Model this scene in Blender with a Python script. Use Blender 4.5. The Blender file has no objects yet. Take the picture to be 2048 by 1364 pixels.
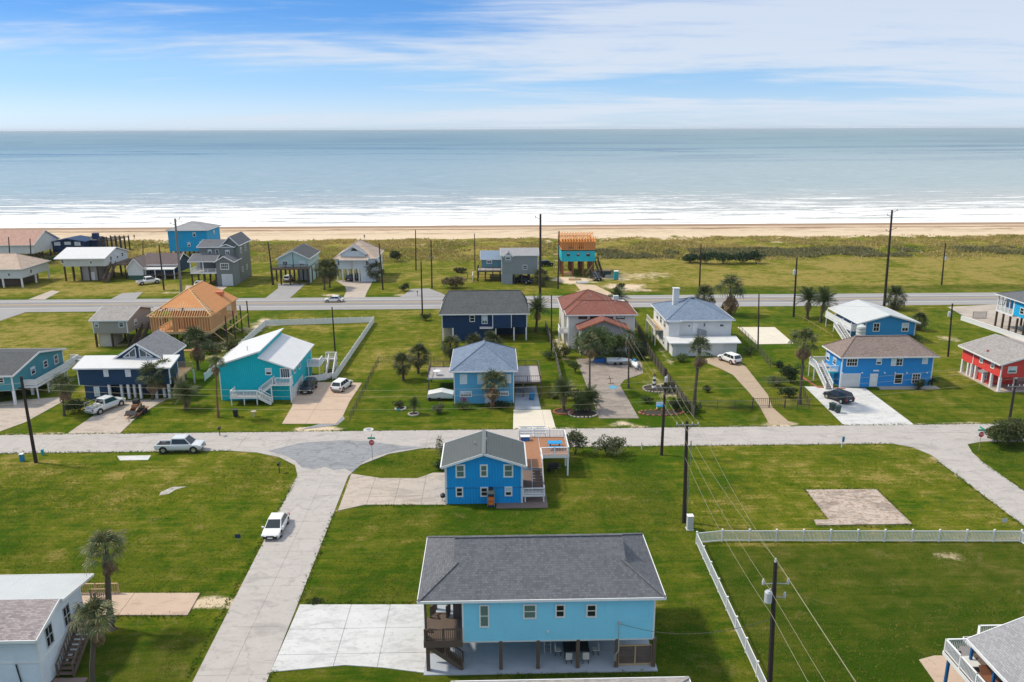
import bpy, bmesh, math, random
import numpy as np
from mathutils import Vector, Matrix

random.seed(7)
np.random.seed(7)
scn = bpy.context.scene
COL = scn.collection
rad = math.radians

# ------------------------------------------------------------------ camera
CAM_H = 40.0
F_PX, CX, CY = 1593.0, 1024.0, 682.0
PITCH, YAW, ROLL = rad(14.94), rad(1.35), rad(0.19)
FW = Vector((math.sin(YAW) * math.cos(PITCH), math.cos(YAW) * math.cos(PITCH), -math.sin(PITCH)))
_r0 = Vector((math.cos(YAW), -math.sin(YAW), 0))
_u0 = _r0.cross(FW)
RT = _r0 * math.cos(ROLL) - _u0 * math.sin(ROLL)
UP = _u0 * math.cos(ROLL) + _r0 * math.sin(ROLL)
cam_d = bpy.data.cameras.new('camera')
cam_d.sensor_width = 36.0
cam_d.lens = 36.0 * F_PX / 2048.0
cam_d.clip_start = 0.5
cam_d.clip_end = 60000
cam = bpy.data.objects.new('camera', cam_d)
COL.objects.link(cam)
mw = Matrix((RT, UP, -FW)).transposed().to_4x4()
mw.translation = (0, 0, CAM_H)
cam.matrix_world = mw
scn.camera = cam

# ------------------------------------------------------------------ light, sky, exposure
SUN = Vector((-0.60, 0.17, 0.78)).normalized()
sun_d = bpy.data.lights.new('sun', 'SUN')
sun_d.energy = 2.4
sun_d.angle = rad(4.5)
sun_d.color = (1.0, 0.90, 0.72)
sun = bpy.data.objects.new('sun', sun_d)
sun.rotation_euler = SUN.to_track_quat('Z', 'Y').to_euler()
sun.location = (-60, 20, 90)
COL.objects.link(sun)

world = bpy.data.worlds.new("World")
scn.world = world
world.use_nodes = True
wn, wl = world.node_tree.nodes, world.node_tree.links
wn.clear()


def wnode(t, **kw):
    n = wn.new(t)
    for k, v in kw.items():
        setattr(n, k, v)
    return n


def wmath(op, a, b=None, clamp=False):
    n = wnode('ShaderNodeMath', operation=op, use_clamp=clamp)
    for i, v in enumerate((a, b)):
        if v is None:
            continue
        if isinstance(v, (int, float)):
            n.inputs[i].default_value = v
        else:
            wl.new(v, n.inputs[i])
    return n.outputs[0]


sky = wnode('ShaderNodeTexSky', sky_type='NISHITA')
sky.sun_disc = False
sky.sun_elevation = math.asin(SUN.z)
sky.sun_rotation = math.atan2(SUN.x, SUN.y)
sky.air_density = 1.0
sky.dust_density = 0.3
sky.ozone_density = 3.0
tc = wnode('ShaderNodeTexCoord')
sep = wnode('ShaderNodeSeparateXYZ')
wl.new(tc.outputs['Generated'], sep.inputs[0])
zc = wmath('MAXIMUM', sep.outputs[2], 0.0)
# cirrus: noise on a flat cloud layer (direction divided by height), so it thins and stretches towards the horizon
den = wmath('ADD', zc, 0.075)
cu = wmath('DIVIDE', sep.outputs[0], den)
cv = wmath('DIVIDE', sep.outputs[1], den)
cmb = wnode('ShaderNodeCombineXYZ')
wl.new(cu, cmb.inputs[0]); wl.new(cv, cmb.inputs[1])
mp = wnode('ShaderNodeMapping')
mp.inputs['Rotation'].default_value = (0, 0, rad(-8))
mp.inputs['Scale'].default_value = (0.20, 0.42, 1)
mp.inputs['Location'].default_value = (8.8, 2.9, 0)
wl.new(cmb.outputs[0], mp.inputs[0])
n1 = wnode('ShaderNodeTexNoise'); n1.inputs['Scale'].default_value = 1.0
n1.inputs['Detail'].default_value = 9; n1.inputs['Roughness'].default_value = 0.62; n1.inputs['Distortion'].default_value = 0.6
wl.new(mp.outputs[0], n1.inputs['Vector'])
mp2 = wnode('ShaderNodeMapping')
mp2.inputs['Scale'].default_value = (0.7, 2.4, 1); mp2.inputs['Rotation'].default_value = (0, 0, rad(9)); mp2.inputs['Location'].default_value = (17.6, 2.9, 0)
wl.new(cmb.outputs[0], mp2.inputs[0])
n2 = wnode('ShaderNodeTexNoise'); n2.inputs['Scale'].default_value = 1.4
n2.inputs['Detail'].default_value = 8; n2.inputs['Roughness'].default_value = 0.6
wl.new(mp2.outputs[0], n2.inputs['Vector'])
band = wmath('ADD', wmath('MULTIPLY', n1.outputs['Fac'], 0.80), wmath('MULTIPLY', n2.outputs['Fac'], 0.20))
# the cirrus is thicker to the west of south and clears towards the east
band = wmath('ADD', band, wmath('ADD', wmath('MULTIPLY', sep.outputs[0], 0.10), wmath('MULTIPLY', zc, 0.16)))
mr = wnode('ShaderNodeMapRange', interpolation_type='SMOOTHSTEP')
mr.inputs['From Min'].default_value = 0.44; mr.inputs['From Max'].default_value = 0.62
mr.inputs['To Min'].default_value = 0.0; mr.inputs['To Max'].default_value = 0.86
wl.new(band, mr.inputs['Value'])
# tint of the clear air: the pale layer over the sea fades into blue
ramp = wnode('ShaderNodeValToRGB')
cr = ramp.color_ramp
cr.interpolation = 'EASE'
cr.elements[0].position = 0.0; cr.elements[0].color = (0.62, 0.82, 1.04, 1)
cr.elements[1].position = 0.20; cr.elements[1].color = (0.07, 0.33, 0.98, 1)
e = cr.elements.new(0.55); e.color = (0.26, 0.52, 0.98, 1)
e = cr.elements.new(0.06); e.color = (0.32, 0.63, 1.05, 1)
e = cr.elements.new(0.13); e.color = (0.075, 0.38, 1.02, 1)
wl.new(zc, ramp.inputs[0])
bw = wnode('ShaderNodeRGBToBW'); wl.new(sky.outputs[0], bw.inputs[0])
tint = wnode('ShaderNodeMix', data_type='RGBA', blend_type='MULTIPLY'); tint.inputs[0].default_value = 1.0
wl.new(ramp.outputs[0], tint.inputs[6])
lum = wnode('ShaderNodeCombineColor')
# keep the sky's own brightness, take most of its hue from the ramp
gain = wmath('ADD', wmath('MULTIPLY', bw.outputs[0], 0.50), 1.85)
for i in range(3):
    wl.new(gain, lum.inputs[i])
wl.new(lum.outputs[0], tint.inputs[7])
mixb = wnode('ShaderNodeMix', data_type='RGBA'); mixb.inputs[0].default_value = 0.85
wl.new(sky.outputs[0], mixb.inputs[6]); wl.new(tint.outputs[2], mixb.inputs[7])
cloud = wnode('ShaderNodeMix', data_type='RGBA', blend_type='MIX')
wl.new(mr.outputs[0], cloud.inputs[0])
wl.new(mixb.outputs[2], cloud.inputs[6])
cloud.inputs[7].default_value = (3.95, 4.35, 4.95, 1)
bg = wnode('ShaderNodeBackground'); bg.inputs['Strength'].default_value = 0.125
wl.new(cloud.outputs[2], bg.inputs['Color'])
wo = wnode('ShaderNodeOutputWorld'); wl.new(bg.outputs[0], wo.inputs[0])

scn.view_settings.view_transform = 'Standard'
scn.view_settings.look = 'None'
scn.view_settings.exposure = 0.56
scn.view_settings.gamma = 1.0
scn.view_settings.use_curve_mapping = False
scn.render.engine = 'CYCLES'


# ------------------------------------------------------------------ survey helpers: sight lines from the camera station
def _ray(px, py):
    return FW + RT * ((px - CX) / F_PX) - UP * ((py - CY) / F_PX)


def G(px, py, z=0.0):
    """ground (or level z) point on a sight line"""
    d = _ray(px, py); t = (z - CAM_H) / d.z
    return (d.x * t, d.y * t)


def V(px, py, Y):
    """x, z where a sight line meets the wall plane y = Y"""
    d = _ray(px, py); t = Y / d.y
    return (d.x * t, CAM_H + d.z * t)


def S(px, py, X):
    """y, z where a sight line meets the wall plane x = X"""
    d = _ray(px, py); t = X / d.x
    return (d.y * t, CAM_H + d.z * t)


# ------------------------------------------------------------------ mesh builder
class MB:
    def __init__(s):
        s.v, s.f, s.m = [], [], []

    def poly(s, pts, m=0):
        i = len(s.v); s.v += [tuple(p) for p in pts]
        s.f.append(tuple(range(i, i + len(pts)))); s.m.append(m); return s

    def box(s, x0, x1, y0, y1, z0, z1, m=0):
        if x1 < x0: x0, x1 = x1, x0
        if y1 < y0: y0, y1 = y1, y0
        if z1 < z0: z0, z1 = z1, z0
        i = len(s.v)
        s.v += [(x0, y0, z0), (x1, y0, z0), (x1, y1, z0), (x0, y1, z0), (x0, y0, z1), (x1, y0, z1), (x1, y1, z1), (x0, y1, z1)]
        for q in ((0, 3, 2, 1), (4, 5, 6, 7), (0, 1, 5, 4), (1, 2, 6, 5), (2, 3, 7, 6), (3, 0, 4, 7)):
            s.f.append(tuple(i + k for k in q)); s.m.append(m)
        return s

    def bar(s, p, q, w, h=None, m=0):
        """rectangular bar from p to q, w wide (horizontal), h high"""
        h = h or w
        p, q = Vector(p), Vector(q); d = (q - p)
        if d.length < 1e-6: return s
        d.normalize()
        a = d.cross(Vector((0, 0, 1)))
        if a.length < 1e-3: a = Vector((1, 0, 0))
        a.normalize(); b = a.cross(d)
        i = len(s.v)
        for c in (p, q):
            for sa, sb in ((-1, -1), (1, -1), (1, 1), (-1, 1)):
                s.v.append(tuple(c + a * (sa * w / 2) + b * (sb * h / 2)))
        for k in ((0, 1, 2, 3), (7, 6, 5, 4), (0, 4, 5, 1), (1, 5, 6, 2), (2, 6, 7, 3), (3, 7, 4, 0)):
            s.f.append(tuple(i + t for t in k)); s.m.append(m)
        return s

    def tube(s, p, q, r0, r1=None, n=8, m=0, caps=True):
        r1 = r0 if r1 is None else r1
        p, q = Vector(p), Vector(q); d = (q - p)
        if d.length < 1e-6: return s
        d.normalize()
        a = d.cross(Vector((0, 0, 1)))
        if a.length < 1e-3: a = Vector((1, 0, 0))
        a.normalize(); b = a.cross(d)
        i = len(s.v)
        for c, r in ((p, r0), (q, r1)):
            for k in range(n):
                t = 2 * math.pi * k / n
                s.v.append(tuple(c + a * (r * math.cos(t)) + b * (r * math.sin(t))))
        for k in range(n):
            k2 = (k + 1) % n
            s.f.append((i + k, i + n + k, i + n + k2, i + k2)); s.m.append(m)
        if caps:
            s.f.append(tuple(i + k for k in range(n))); s.m.append(m)
            s.f.append(tuple(i + n + k for k in reversed(range(n)))); s.m.append(m)
        return s

    def path(s, pts, r, n=6, m=0):
        """connected tube through points; r is one radius or a list"""
        pts = [Vector(p) for p in pts]
        rs = r if isinstance(r, (list, tuple)) else [r] * len(pts)
        i0 = len(s.v)
        for j, c in enumerate(pts):
            d = (pts[min(j + 1, len(pts) - 1)] - pts[max(j - 1, 0)]).normalized()
            a = d.cross(Vector((0, 0, 1)))
            if a.length < 0.05: a = d.cross(Vector((0, 1, 0)))
            a.normalize(); b = a.cross(d)
            for k in range(n):
                t = 2 * math.pi * k / n
                s.v.append(tuple(c + a * (rs[j] * math.cos(t)) + b * (rs[j] * math.sin(t))))
        for j in range(len(pts) - 1):
            for k in range(n):
                k2 = (k + 1) % n
                s.f.append((i0 + j * n + k, i0 + (j + 1) * n + k, i0 + (j + 1) * n + k2, i0 + j * n + k2)); s.m.append(m)
        s.f.append(tuple(i0 + k for k in range(n))); s.m.append(m)
        s.f.append(tuple(i0 + (len(pts) - 1) * n + k for k in reversed(range(n)))); s.m.append(m)
        return s

    def slab(s, pts, z0, z1, m=0):
        """upright prism over a plan outline"""
        a = sum(pts[k][0] * pts[(k + 1) % len(pts)][1] - pts[(k + 1) % len(pts)][0] * pts[k][1] for k in range(len(pts)))
        if a < 0: pts = list(reversed(pts))
        s.poly([(p[0], p[1], z1) for p in pts], m)
        for k in range(len(pts)):
            p, q = pts[k], pts[(k + 1) % len(pts)]
            s.poly([(p[0], p[1], z0), (q[0], q[1], z0), (q[0], q[1], z1), (p[0], p[1], z1)], m)
        return s

    def extr(s, prof, axis, a, b, m=0):
        """profile (two coords) pushed along axis 'x' or 'y' from a to b"""
        def P(u, w, t):
            return (t, u, w) if axis == 'x' else (u, t, w)
        n = len(prof)
        A = [P(u, w, a) for u, w in prof]; B = [P(u, w, b) for u, w in prof]
        s.poly(A, m); s.poly(list(reversed(B)), m)
        for k in range(n):
            k2 = (k + 1) % n
            s.poly([A[k2], A[k], B[k], B[k2]], m)
        return s

    def build(s, name, mats, parent=None, smooth=False, bevel=0, local=False, fix=True):
        off = Vector((0, 0, 0)) if (local or parent is None) else parent_loc(parent)
        me = bpy.data.meshes.new(name)
        vs = [(v[0] - off[0], v[1] - off[1], v[2] - off[2]) for v in s.v] if off.length else s.v
        me.from_pydata(vs, [], s.f)
        if not isinstance(mats, (list, tuple)): mats = [mats]
        for x in mats: me.materials.append(x)
        if len(mats) > 1: me.polygons.foreach_set('material_index', s.m)
        if fix:
            b = bmesh.new(); b.from_mesh(me)
            bmesh.ops.recalc_face_normals(b, faces=b.faces)
            b.to_mesh(me); b.free()
        uvs(me)
        if smooth: me.polygons.foreach_set('use_smooth', [True] * len(me.polygons))
        me.update()
        o = bpy.data.objects.new(name, me)
        COL.objects.link(o)
        if parent is not None: o.parent = parent
        if bevel:
            md = o.modifiers.new('bevel', 'BEVEL'); md.width = bevel; md.segments = 2; md.limit_method = 'ANGLE'; md.angle_limit = rad(35)
        return o


def uvs(me):
    """metric uv on every face: u runs level, v runs up the face"""
    uv = me.uv_layers.new(name='UVMap')
    co = [v.co for v in me.vertices]
    d = uv.data
    for p in me.polygons:
        n = p.normal
        if abs(n.z) > 0.995 or n.length < .5:
            for li in p.loop_indices:
                c = co[me.loops[li].vertex_index]; d[li].uv = (c.x, c.y)
        else:
            u = Vector((-n.y, n.x, 0)).normalized(); w = n.cross(u)
            for li in p.loop_indices:
                c = co[me.loops[li].vertex_index]; d[li].uv = (c.dot(u), c.dot(w))


_loc = {}


def parent_loc(o):
    while o is not None:
        if o.name in _loc: return _loc[o.name]
        o = o.parent
    return Vector((0, 0, 0))


def thing(name, label, cat, loc=(0, 0, 0), group=None, local=False):
    o = bpy.data.objects.new(name, None)
    o.empty_display_size = 0.5
    COL.objects.link(o)
    o.location = loc
    _loc[o.name] = Vector((0, 0, 0)) if local else Vector(loc)
    o['label'] = label; o['category'] = cat
    if group: o['group'] = group
    return o


def tag(o, label, cat, group=None):
    o['label'] = label; o['category'] = cat
    if group: o['group'] = group
    return o


def struct(o):
    o['kind'] = 'structure'; return o


def stuff(o):
    o['kind'] = 'stuff'; return o


def kids(o):
    return [c for c in bpy.data.objects if c.parent == o]


def clone(root, loc, rz=0.0, scale=None, label=None, group=None):
    """copy of a thing with copies of its parts and sub-parts"""
    r = root.copy(); COL.objects.link(r); r.location = loc; r.rotation_euler = (0, 0, rz)
    if scale is not None: r.scale = scale if isinstance(scale, (tuple, list)) else (scale,) * 3
    if label: r['label'] = label
    if group: r['group'] = group
    for c in root.children:
        d = c.copy(); COL.objects.link(d); d.parent = r
        for g in c.children:
            e2 = g.copy(); COL.objects.link(e2); e2.parent = d
    return r


# ------------------------------------------------------------------ materials
class NT:
    def __init__(s, name):
        s.mat = bpy.data.materials.new(name); s.mat.use_nodes = True
        s.n, s.l = s.mat.node_tree.nodes, s.mat.node_tree.links
        s.b = s.n['Principled BSDF']; s.out = s.n['Material Output']

    def node(s, t, ins=None, **kw):
        x = s.n.new(t)
        for k, v in kw.items(): setattr(x, k, v)
        for k, v in (ins or {}).items(): s.set(x.inputs[k], v)
        return x

    def set(s, sock, v):
        if hasattr(v, 'is_linked'): s.l.new(v, sock)
        elif isinstance(v, (tuple, list)) and len(v) == 3 and sock.type == 'RGBA': sock.default_value = (*v, 1)
        else: sock.default_value = v

    def math(s, op, a, b=None, c=None, clamp=False):
        x = s.node('ShaderNodeMath', operation=op, use_clamp=clamp)
        for i, v in enumerate((a, b, c)):
            if v is not None: s.set(x.inputs[i], v)
        return x.outputs[0]

    def mix(s, f, a, b, blend='MIX'):
        x = s.node('ShaderNodeMix', data_type='RGBA', blend_type=blend)
        s.set(x.inputs[0], f); s.set(x.inputs[6], a); s.set(x.inputs[7], b)
        return x.outputs[2]

    def noise(s, vec, scale, detail=4, rough=.55, dist=0.0):
        x = s.node('ShaderNodeTexNoise', {'Scale': scale, 'Detail': detail, 'Roughness': rough, 'Distortion': dist})
        if vec is not None: s.l.new(vec, x.inputs['Vector'])
        return x.outputs['Fac']

    def ramp(s, v, lo, hi, a=0.0, b=1.0, smooth=True):
        x = s.node('ShaderNodeMapRange', {'From Min': lo, 'From Max': hi, 'To Min': a, 'To Max': b})
        if smooth: x.interpolation_type = 'SMOOTHSTEP'
        s.set(x.inputs['Value'], v); return x.outputs[0]

    def mapping(s, vec, scale=(1, 1, 1), rot=(0, 0, 0), loc=(0, 0, 0)):
        x = s.node('ShaderNodeMapping', {'Scale': scale, 'Rotation': rot, 'Location': loc})
        s.l.new(vec, x.inputs[0]); return x.outputs[0]

    def bump(s, h, strength=.5, dist=.02):
        x = s.node('ShaderNodeBump', {'Strength': strength, 'Distance': dist})
        s.l.new(h, x.inputs['Height']); s.l.new(x.outputs[0], s.b.inputs['Normal']); return x

    def sepxyz(s, vec):
        x = s.node('ShaderNodeSeparateXYZ'); s.l.new(vec, x.inputs[0]); return x.outputs

    @property
    def uv(s): return s.node('ShaderNodeTexCoord').outputs['UV']

    @property
    def objc(s): return s.node('ShaderNodeTexCoord').outputs['Object']

    @property
    def pos(s): return s.node('ShaderNodeNewGeometry').outputs['Position']


M = {}


def paint(name, col, rough=.55, siding=None, pitch=.19, wear=.14, spec=.3, dirt=True):
    """painted board, trim, plaster or metal: slight weathering, optional lap ('h') or batten ('v') relief"""
    t = NT(name); uv = t.uv
    n = t.noise(uv, .7, 6, .6); n2 = t.noise(uv, 9, 3, .6)
    st = t.noise(t.mapping(uv, (2.2, .22, 1)), 1.0, 5, .65)
    lo = tuple(c * (1 - wear * 1.3) for c in col); hi = tuple(min(1, c * (1 + wear * .7)) for c in col)
    c = t.mix(n, lo, hi)
    if dirt: c = t.mix(t.ramp(st, .52, .76, 0, .34), c, tuple(x * .62 + .012 for x in col))
    t.set(t.b.inputs['Base Color'], c)
    t.set(t.b.inputs['Roughness'], t.ramp(n2, .3, .7, rough - .08, rough + .1))
    t.b.inputs['Specular IOR Level'].default_value = spec
    if siding:
        s = t.sepxyz(uv)[1 if siding == 'h' else 0]
        fr = t.math('FRACT', t.math('DIVIDE', s, pitch))
        if siding == 'h': h = t.math('SUBTRACT', 1.0, fr)
        elif siding == 'v': h = t.ramp(t.math('ABSOLUTE', t.math('SUBTRACT', fr, .5)), .36, .44, 0, 1)
        t.bump(h, 1.0, pitch * .2)
    M[name] = t.mat; return t.mat


def flat(name, col, rough=.5, metal=0.0, spec=.4, var=.08):
    t = NT(name)
    n = t.noise(t.objc, 3, 4)
    t.set(t.b.inputs['Base Color'], t.mix(n, tuple(c * (1 - var) for c in col), tuple(min(1, c * (1 + var)) for c in col)))
    t.b.inputs['Roughness'].default_value = rough; t.b.inputs['Metallic'].default_value = metal
    t.b.inputs['Specular IOR Level'].default_value = spec
    M[name] = t.mat; return t.mat


def shingle(name, col, row=.145, w=.32, var=.34, patch=.16):
    t = NT(name); uv = t.uv
    br = t.node('ShaderNodeTexBrick', {'Scale': 1.0, 'Mortar Size': .014, 'Brick Width': w, 'Row Height': row, 'Bias': 0.0,
                                       'Color1': tuple(c * (1 - var) for c in col), 'Color2': tuple(min(1, c * (1 + var)) for c in col), 'Mortar': tuple(c * .5 for c in col)})
    br.offset_frequency = 2; br.offset = .37
    t.l.new(uv, br.inputs['Vector'])
    n = t.noise(uv, .5, 5, .6); n3 = t.noise(uv, 26, 3, .7); st = t.noise(t.mapping(uv, (1.6, .12, 1)), 1.0, 4, .6)
    c = t.mix(t.ramp(n, .3, .7, 0, patch * 2), br.outputs['Color'], tuple(x * 1.25 + .01 for x in col))
    c = t.mix(t.ramp(st, .5, .75, 0, .35), c, tuple(x * .68 for x in col))
    c = t.mix(t.ramp(n3, .35, .7, 0, .45), c, tuple(min(1, x * 1.5 + .01) for x in col))
    t.set(t.b.inputs['Base Color'], c)
    t.b.inputs['Roughness'].default_value = .85; t.b.inputs['Specular IOR Level'].default_value = .25
    fr = t.math('FRACT', t.math('DIVIDE', t.sepxyz(uv)[1], row))
    t.bump(t.math('ADD', t.math('SUBTRACT', 1.0, fr), t.math('MULTIPLY', n3, .9)), .8, .014)
    M[name] = t.mat; return t.mat


def metal_roof(name, col, rough=.42, wear=.1):
    t = NT(name); uv = t.uv
    n = t.noise(uv, .6, 6, .6); st = t.noise(t.mapping(uv, (2.5, .1, 1)), 1.0, 5, .65)
    c = t.mix(n, tuple(x * (1 - wear) for x in col), tuple(min(1, x * (1 + wear)) for x in col))
    c = t.mix(t.ramp(st, .52, .8, 0, .4), c, tuple(x * .7 for x in col))
    t.set(t.b.inputs['Base Color'], c); t.b.inputs['Roughness'].default_value = rough
    fr = t.math('FRACT', t.math('DIVIDE', t.sepxyz(uv)[0], .3))
    t.bump(t.ramp(t.math('ABSOLUTE', t.math('SUBTRACT', fr, .5)), .3, .48, 0, 1), .8, .03)
    M[name] = t.mat; return t.mat


def wood(name, col, plank=.14, var=.3, rough=.8):
    t = NT(name); uv = t.uv
    g = t.noise(t.mapping(uv, (1.5, 18, 1)), 1.0, 5, .6); n = t.noise(uv, 1.3, 4)
    c = t.mix(g, tuple(x * (1 - var) for x in col), tuple(min(1, x * (1 + var)) for x in col))
    c = t.mix(t.ramp(n, .5, .75, 0, .3), c, tuple(x * .6 for x in col))
    t.set(t.b.inputs['Base Color'], c); t.b.inputs['Roughness'].default_value = rough; t.b.inputs['Specular IOR Level'].default_value = .2
    if plank:
        fr = t.math('FRACT', t.math('DIVIDE', t.sepxyz(uv)[1], plank))
        t.bump(t.ramp(t.math('ABSOLUTE', t.math('SUBTRACT', fr, .5)), .4, .49, 1, 0), .9, .02)
    M[name] = t.mat; return t.mat


def concrete(name, col, stain=.35, scale=1.0, rough=.85, rust=None, crack=.15, lo=.52):
    t = NT(name); p = t.pos
    n = t.noise(p, .35 * scale, 7, .62, .4); n2 = t.noise(p, 2.5 * scale, 6, .65); n3 = t.noise(p, 30, 3, .6)
    st = t.noise(t.mapping(p, (.6, 1.6, 1)), .5 * scale, 6, .7, 1.2)
    c = t.mix(n, tuple(x * .84 for x in col), tuple(min(1, x * 1.12) for x in col))
    c = t.mix(t.ramp(st, lo, lo + .2, 0, stain), c, tuple(x * .55 for x in col))
    c = t.mix(t.ramp(n2, lo + .06, lo + .2, 0, stain * .8), c, rust or tuple(x * .6 for x in col))
    c = t.mix(t.ramp(n3, .4, .8, 0, .3), c, tuple(x * .68 for x in col))
    vo = t.node('ShaderNodeTexVoronoi', {'Scale': .22 * scale}, feature='DISTANCE_TO_EDGE')
    wv = t.node('ShaderNodeVectorMath', operation='ADD'); t.l.new(p, wv.inputs[0])
    nz = t.node('ShaderNodeTexNoise', {'Scale': 1.3, 'Detail': 4}); t.l.new(p, nz.inputs['Vector']); t.l.new(nz.outputs['Color'], wv.inputs[1]); t.l.new(wv.outputs[0], vo.inputs['Vector'])
    c = t.mix(t.math('MULTIPLY', t.ramp(vo.outputs['Distance'], .022, .006), t.math('MULTIPLY', t.ramp(n, .42, .6), crack)), c, tuple(x * .45 for x in col))
    t.set(t.b.inputs['Base Color'], c); t.b.inputs['Roughness'].default_value = rough; t.b.inputs['Specular IOR Level'].default_value = .2
    t.bump(t.math('ADD', n2, n3), .35, .012)
    M[name] = t.mat; return t.mat


def glass(name, col=(.012, .016, .02), rough=.06):
    t = NT(name)
    t.set(t.b.inputs['Base Color'], t.mix(t.noise(t.objc, .8, 3), tuple(c * .6 for c in col), tuple(c * 1.8 for c in col)))
    t.b.inputs['Roughness'].default_value = rough; t.b.inputs['Specular IOR Level'].default_value = .6
    M[name] = t.mat; return t.mat


def leaf(name, col, var=.45, rough=.6, dry=None, trans=.25):
    t = NT(name)
    g = t.node('ShaderNodeNewGeometry'); r = g.outputs['Random Per Island']
    n = t.noise(t.objc, .9, 3)
    f = t.math('ADD', t.math('MULTIPLY', r, .7), t.math('MULTIPLY', n, .35), clamp=True)
    c = t.mix(f, tuple(x * (1 - var) for x in col), tuple(x * (1 + var) for x in col))
    if dry: c = t.mix(t.ramp(r, .84, .9), c, dry)
    t.set(t.b.inputs['Base Color'], c); t.b.inputs['Roughness'].default_value = rough; t.b.inputs['Specular IOR Level'].default_value = .3
    tr = t.node('ShaderNodeBsdfTranslucent'); t.set(tr.inputs[0], c)
    mx = t.node('ShaderNodeMixShader'); mx.inputs[0].default_value = trans
    t.l.new(t.b.outputs[0], mx.inputs[1]); t.l.new(tr.outputs[0], mx.inputs[2]); t.l.new(mx.outputs[0], t.out.inputs[0])
    M[name] = t.mat; return t.mat


# paints
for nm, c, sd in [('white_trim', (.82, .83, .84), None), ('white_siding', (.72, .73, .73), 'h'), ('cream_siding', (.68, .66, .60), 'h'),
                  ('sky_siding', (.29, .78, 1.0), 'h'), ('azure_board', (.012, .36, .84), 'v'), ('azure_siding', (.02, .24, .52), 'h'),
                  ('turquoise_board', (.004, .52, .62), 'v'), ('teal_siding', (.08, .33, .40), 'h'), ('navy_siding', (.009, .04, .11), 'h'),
                  ('slate_navy_siding', (.015, .055, .12), 'h'), ('mid_blue_siding', (.11, .42, .66), 'h'), ('cobalt_siding', (.02, .28, .68), 'h'),
                  ('royal_siding', (.025, .27, .56), 'h'), ('red_siding', (.70, .06, .05), 'h'), ('grey_siding', (.30, .34, .37), 'h'),
                  ('olive_grey_siding', (.19, .215, .21), 'h'), ('mint_siding', (.45, .60, .58), 'h'), ('taupe_siding', (.42, .40, .385), 'h'),
                  ('pale_siding', (.62, .66, .66), 'h'), ('stucco', (.60, .55, .50), None), ('wrap_board', (.02, .50, .60), None),
                  ('brown_panel', (.16, .11, .09), 'v'), ('bright_blue', (.01, .38, .72), 'h'), ('ice_siding', (.70, .78, .84), 'h'),
                  ('green_base', (.05, .12, .09), 'h'), ('blue_teal_siding', (.11, .27, .32), 'h'), ('orange_trim', (.62, .20, .10), None),
                  ('blue_post', (.012, .12, .32), None), ('grey_door', (.60, .63, .65), 'h')]:
    paint(nm, c, siding=sd, pitch=.3 if sd == 'v' else .19)
paint('painted_steel', (.55, .57, .58), rough=.4)
# roofs
shingle('charcoal_shingle', (.12, .125, .14), row=.2, w=.24, var=.32); shingle('slate_shingle', (.085, .09, .095)); shingle('grey_shingle', (.20, .20, .215))
shingle('brown_shingle', (.23, .18, .16)); shingle('tan_shingle', (.46, .36, .29)); shingle('pink_shingle', (.42, .26, .21))
shingle('red_shingle', (.205, .08, .06)); shingle('blue_shingle', (.16, .21, .29)); shingle('light_shingle', (.29, .29, .305), var=.22)
shingle('taupe_shingle', (.30, .28, .27)); shingle('mauve_shingle', (.30, .26, .265), var=.42); shingle('dark_brown_shingle', (.13, .10, .10))
metal_roof('white_metal_roof', (.68, .68, .68)); metal_roof('green_grey_metal_roof', (.155, .175, .175), .5); metal_roof('blue_metal_roof', (.19, .26, .36), .45)
metal_roof('pale_metal_roof', (.56, .58, .58))
# woods
wood('brown_timber', (.135, .10, .08), plank=0); wood('brown_deck', (.15, .11, .09)); wood('grey_deck', (.45, .42, .42)); wood('orange_deck', (.38, .19, .11))
wood('new_lumber', (.80, .52, .27), plank=0, var=.22); wood('osb_sheathing', (.60, .275, .115), plank=1.22, var=.2); wood('dark_pile', (.07, .055, .045), plank=0)
wood('pole_wood', (.045, .036, .032), plank=0); wood('grey_pole_wood', (.22, .21, .20), plank=0); wood('fence_wood', (.10, .088, .075), plank=0)
wood('orange_lumber', (.86, .36, .10), plank=0, var=.25); wood('tan_timber', (.50, .36, .21), plank=0)
wood('palm_trunk', (.105, .088, .072), plank=.11, var=.4); wood('palm_trunk_red', (.22, .11, .07), plank=.11, var=.4); wood('bark', (.10, .08, .065), plank=0)
# mineral
concrete('street_concrete', (.47, .435, .415), .5, crack=.35, lo=.48); concrete('white_concrete', (.62, .62, .62), .5, crack=0, lo=.46); concrete('tan_concrete', (.50, .43, .37), .6, lo=.46)
concrete('grey_drive', (.35, .30, .265), .7, 1.2, lo=.44); concrete('pink_concrete', (.54, .41, .32), .6, 1.8, rust=(.64, .52, .42)); concrete('worn_slab', (.52, .44, .38), 1.0, 1.0, rust=(.26, .17, .11), lo=.42)
concrete('old_asphalt', (.30, .31, .33), .7, 1.6, crack=.8, lo=.46); concrete('highway_asphalt', (.27, .262, .27), .22, .5); concrete('shoulder_asphalt', (.34, .33, .33), .3, .5)
concrete('dirt_track', (.44, .34, .25), .5, 1.8); concrete('sand_lot', (.58, .45, .32), .4, 1.2); concrete('cool_slab', (.42, .46, .52), .4, 1.3)
concrete('brown_slab', (.22, .165, .15), .3); concrete('cream_concrete', (.70, .64, .54), .2)
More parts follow.
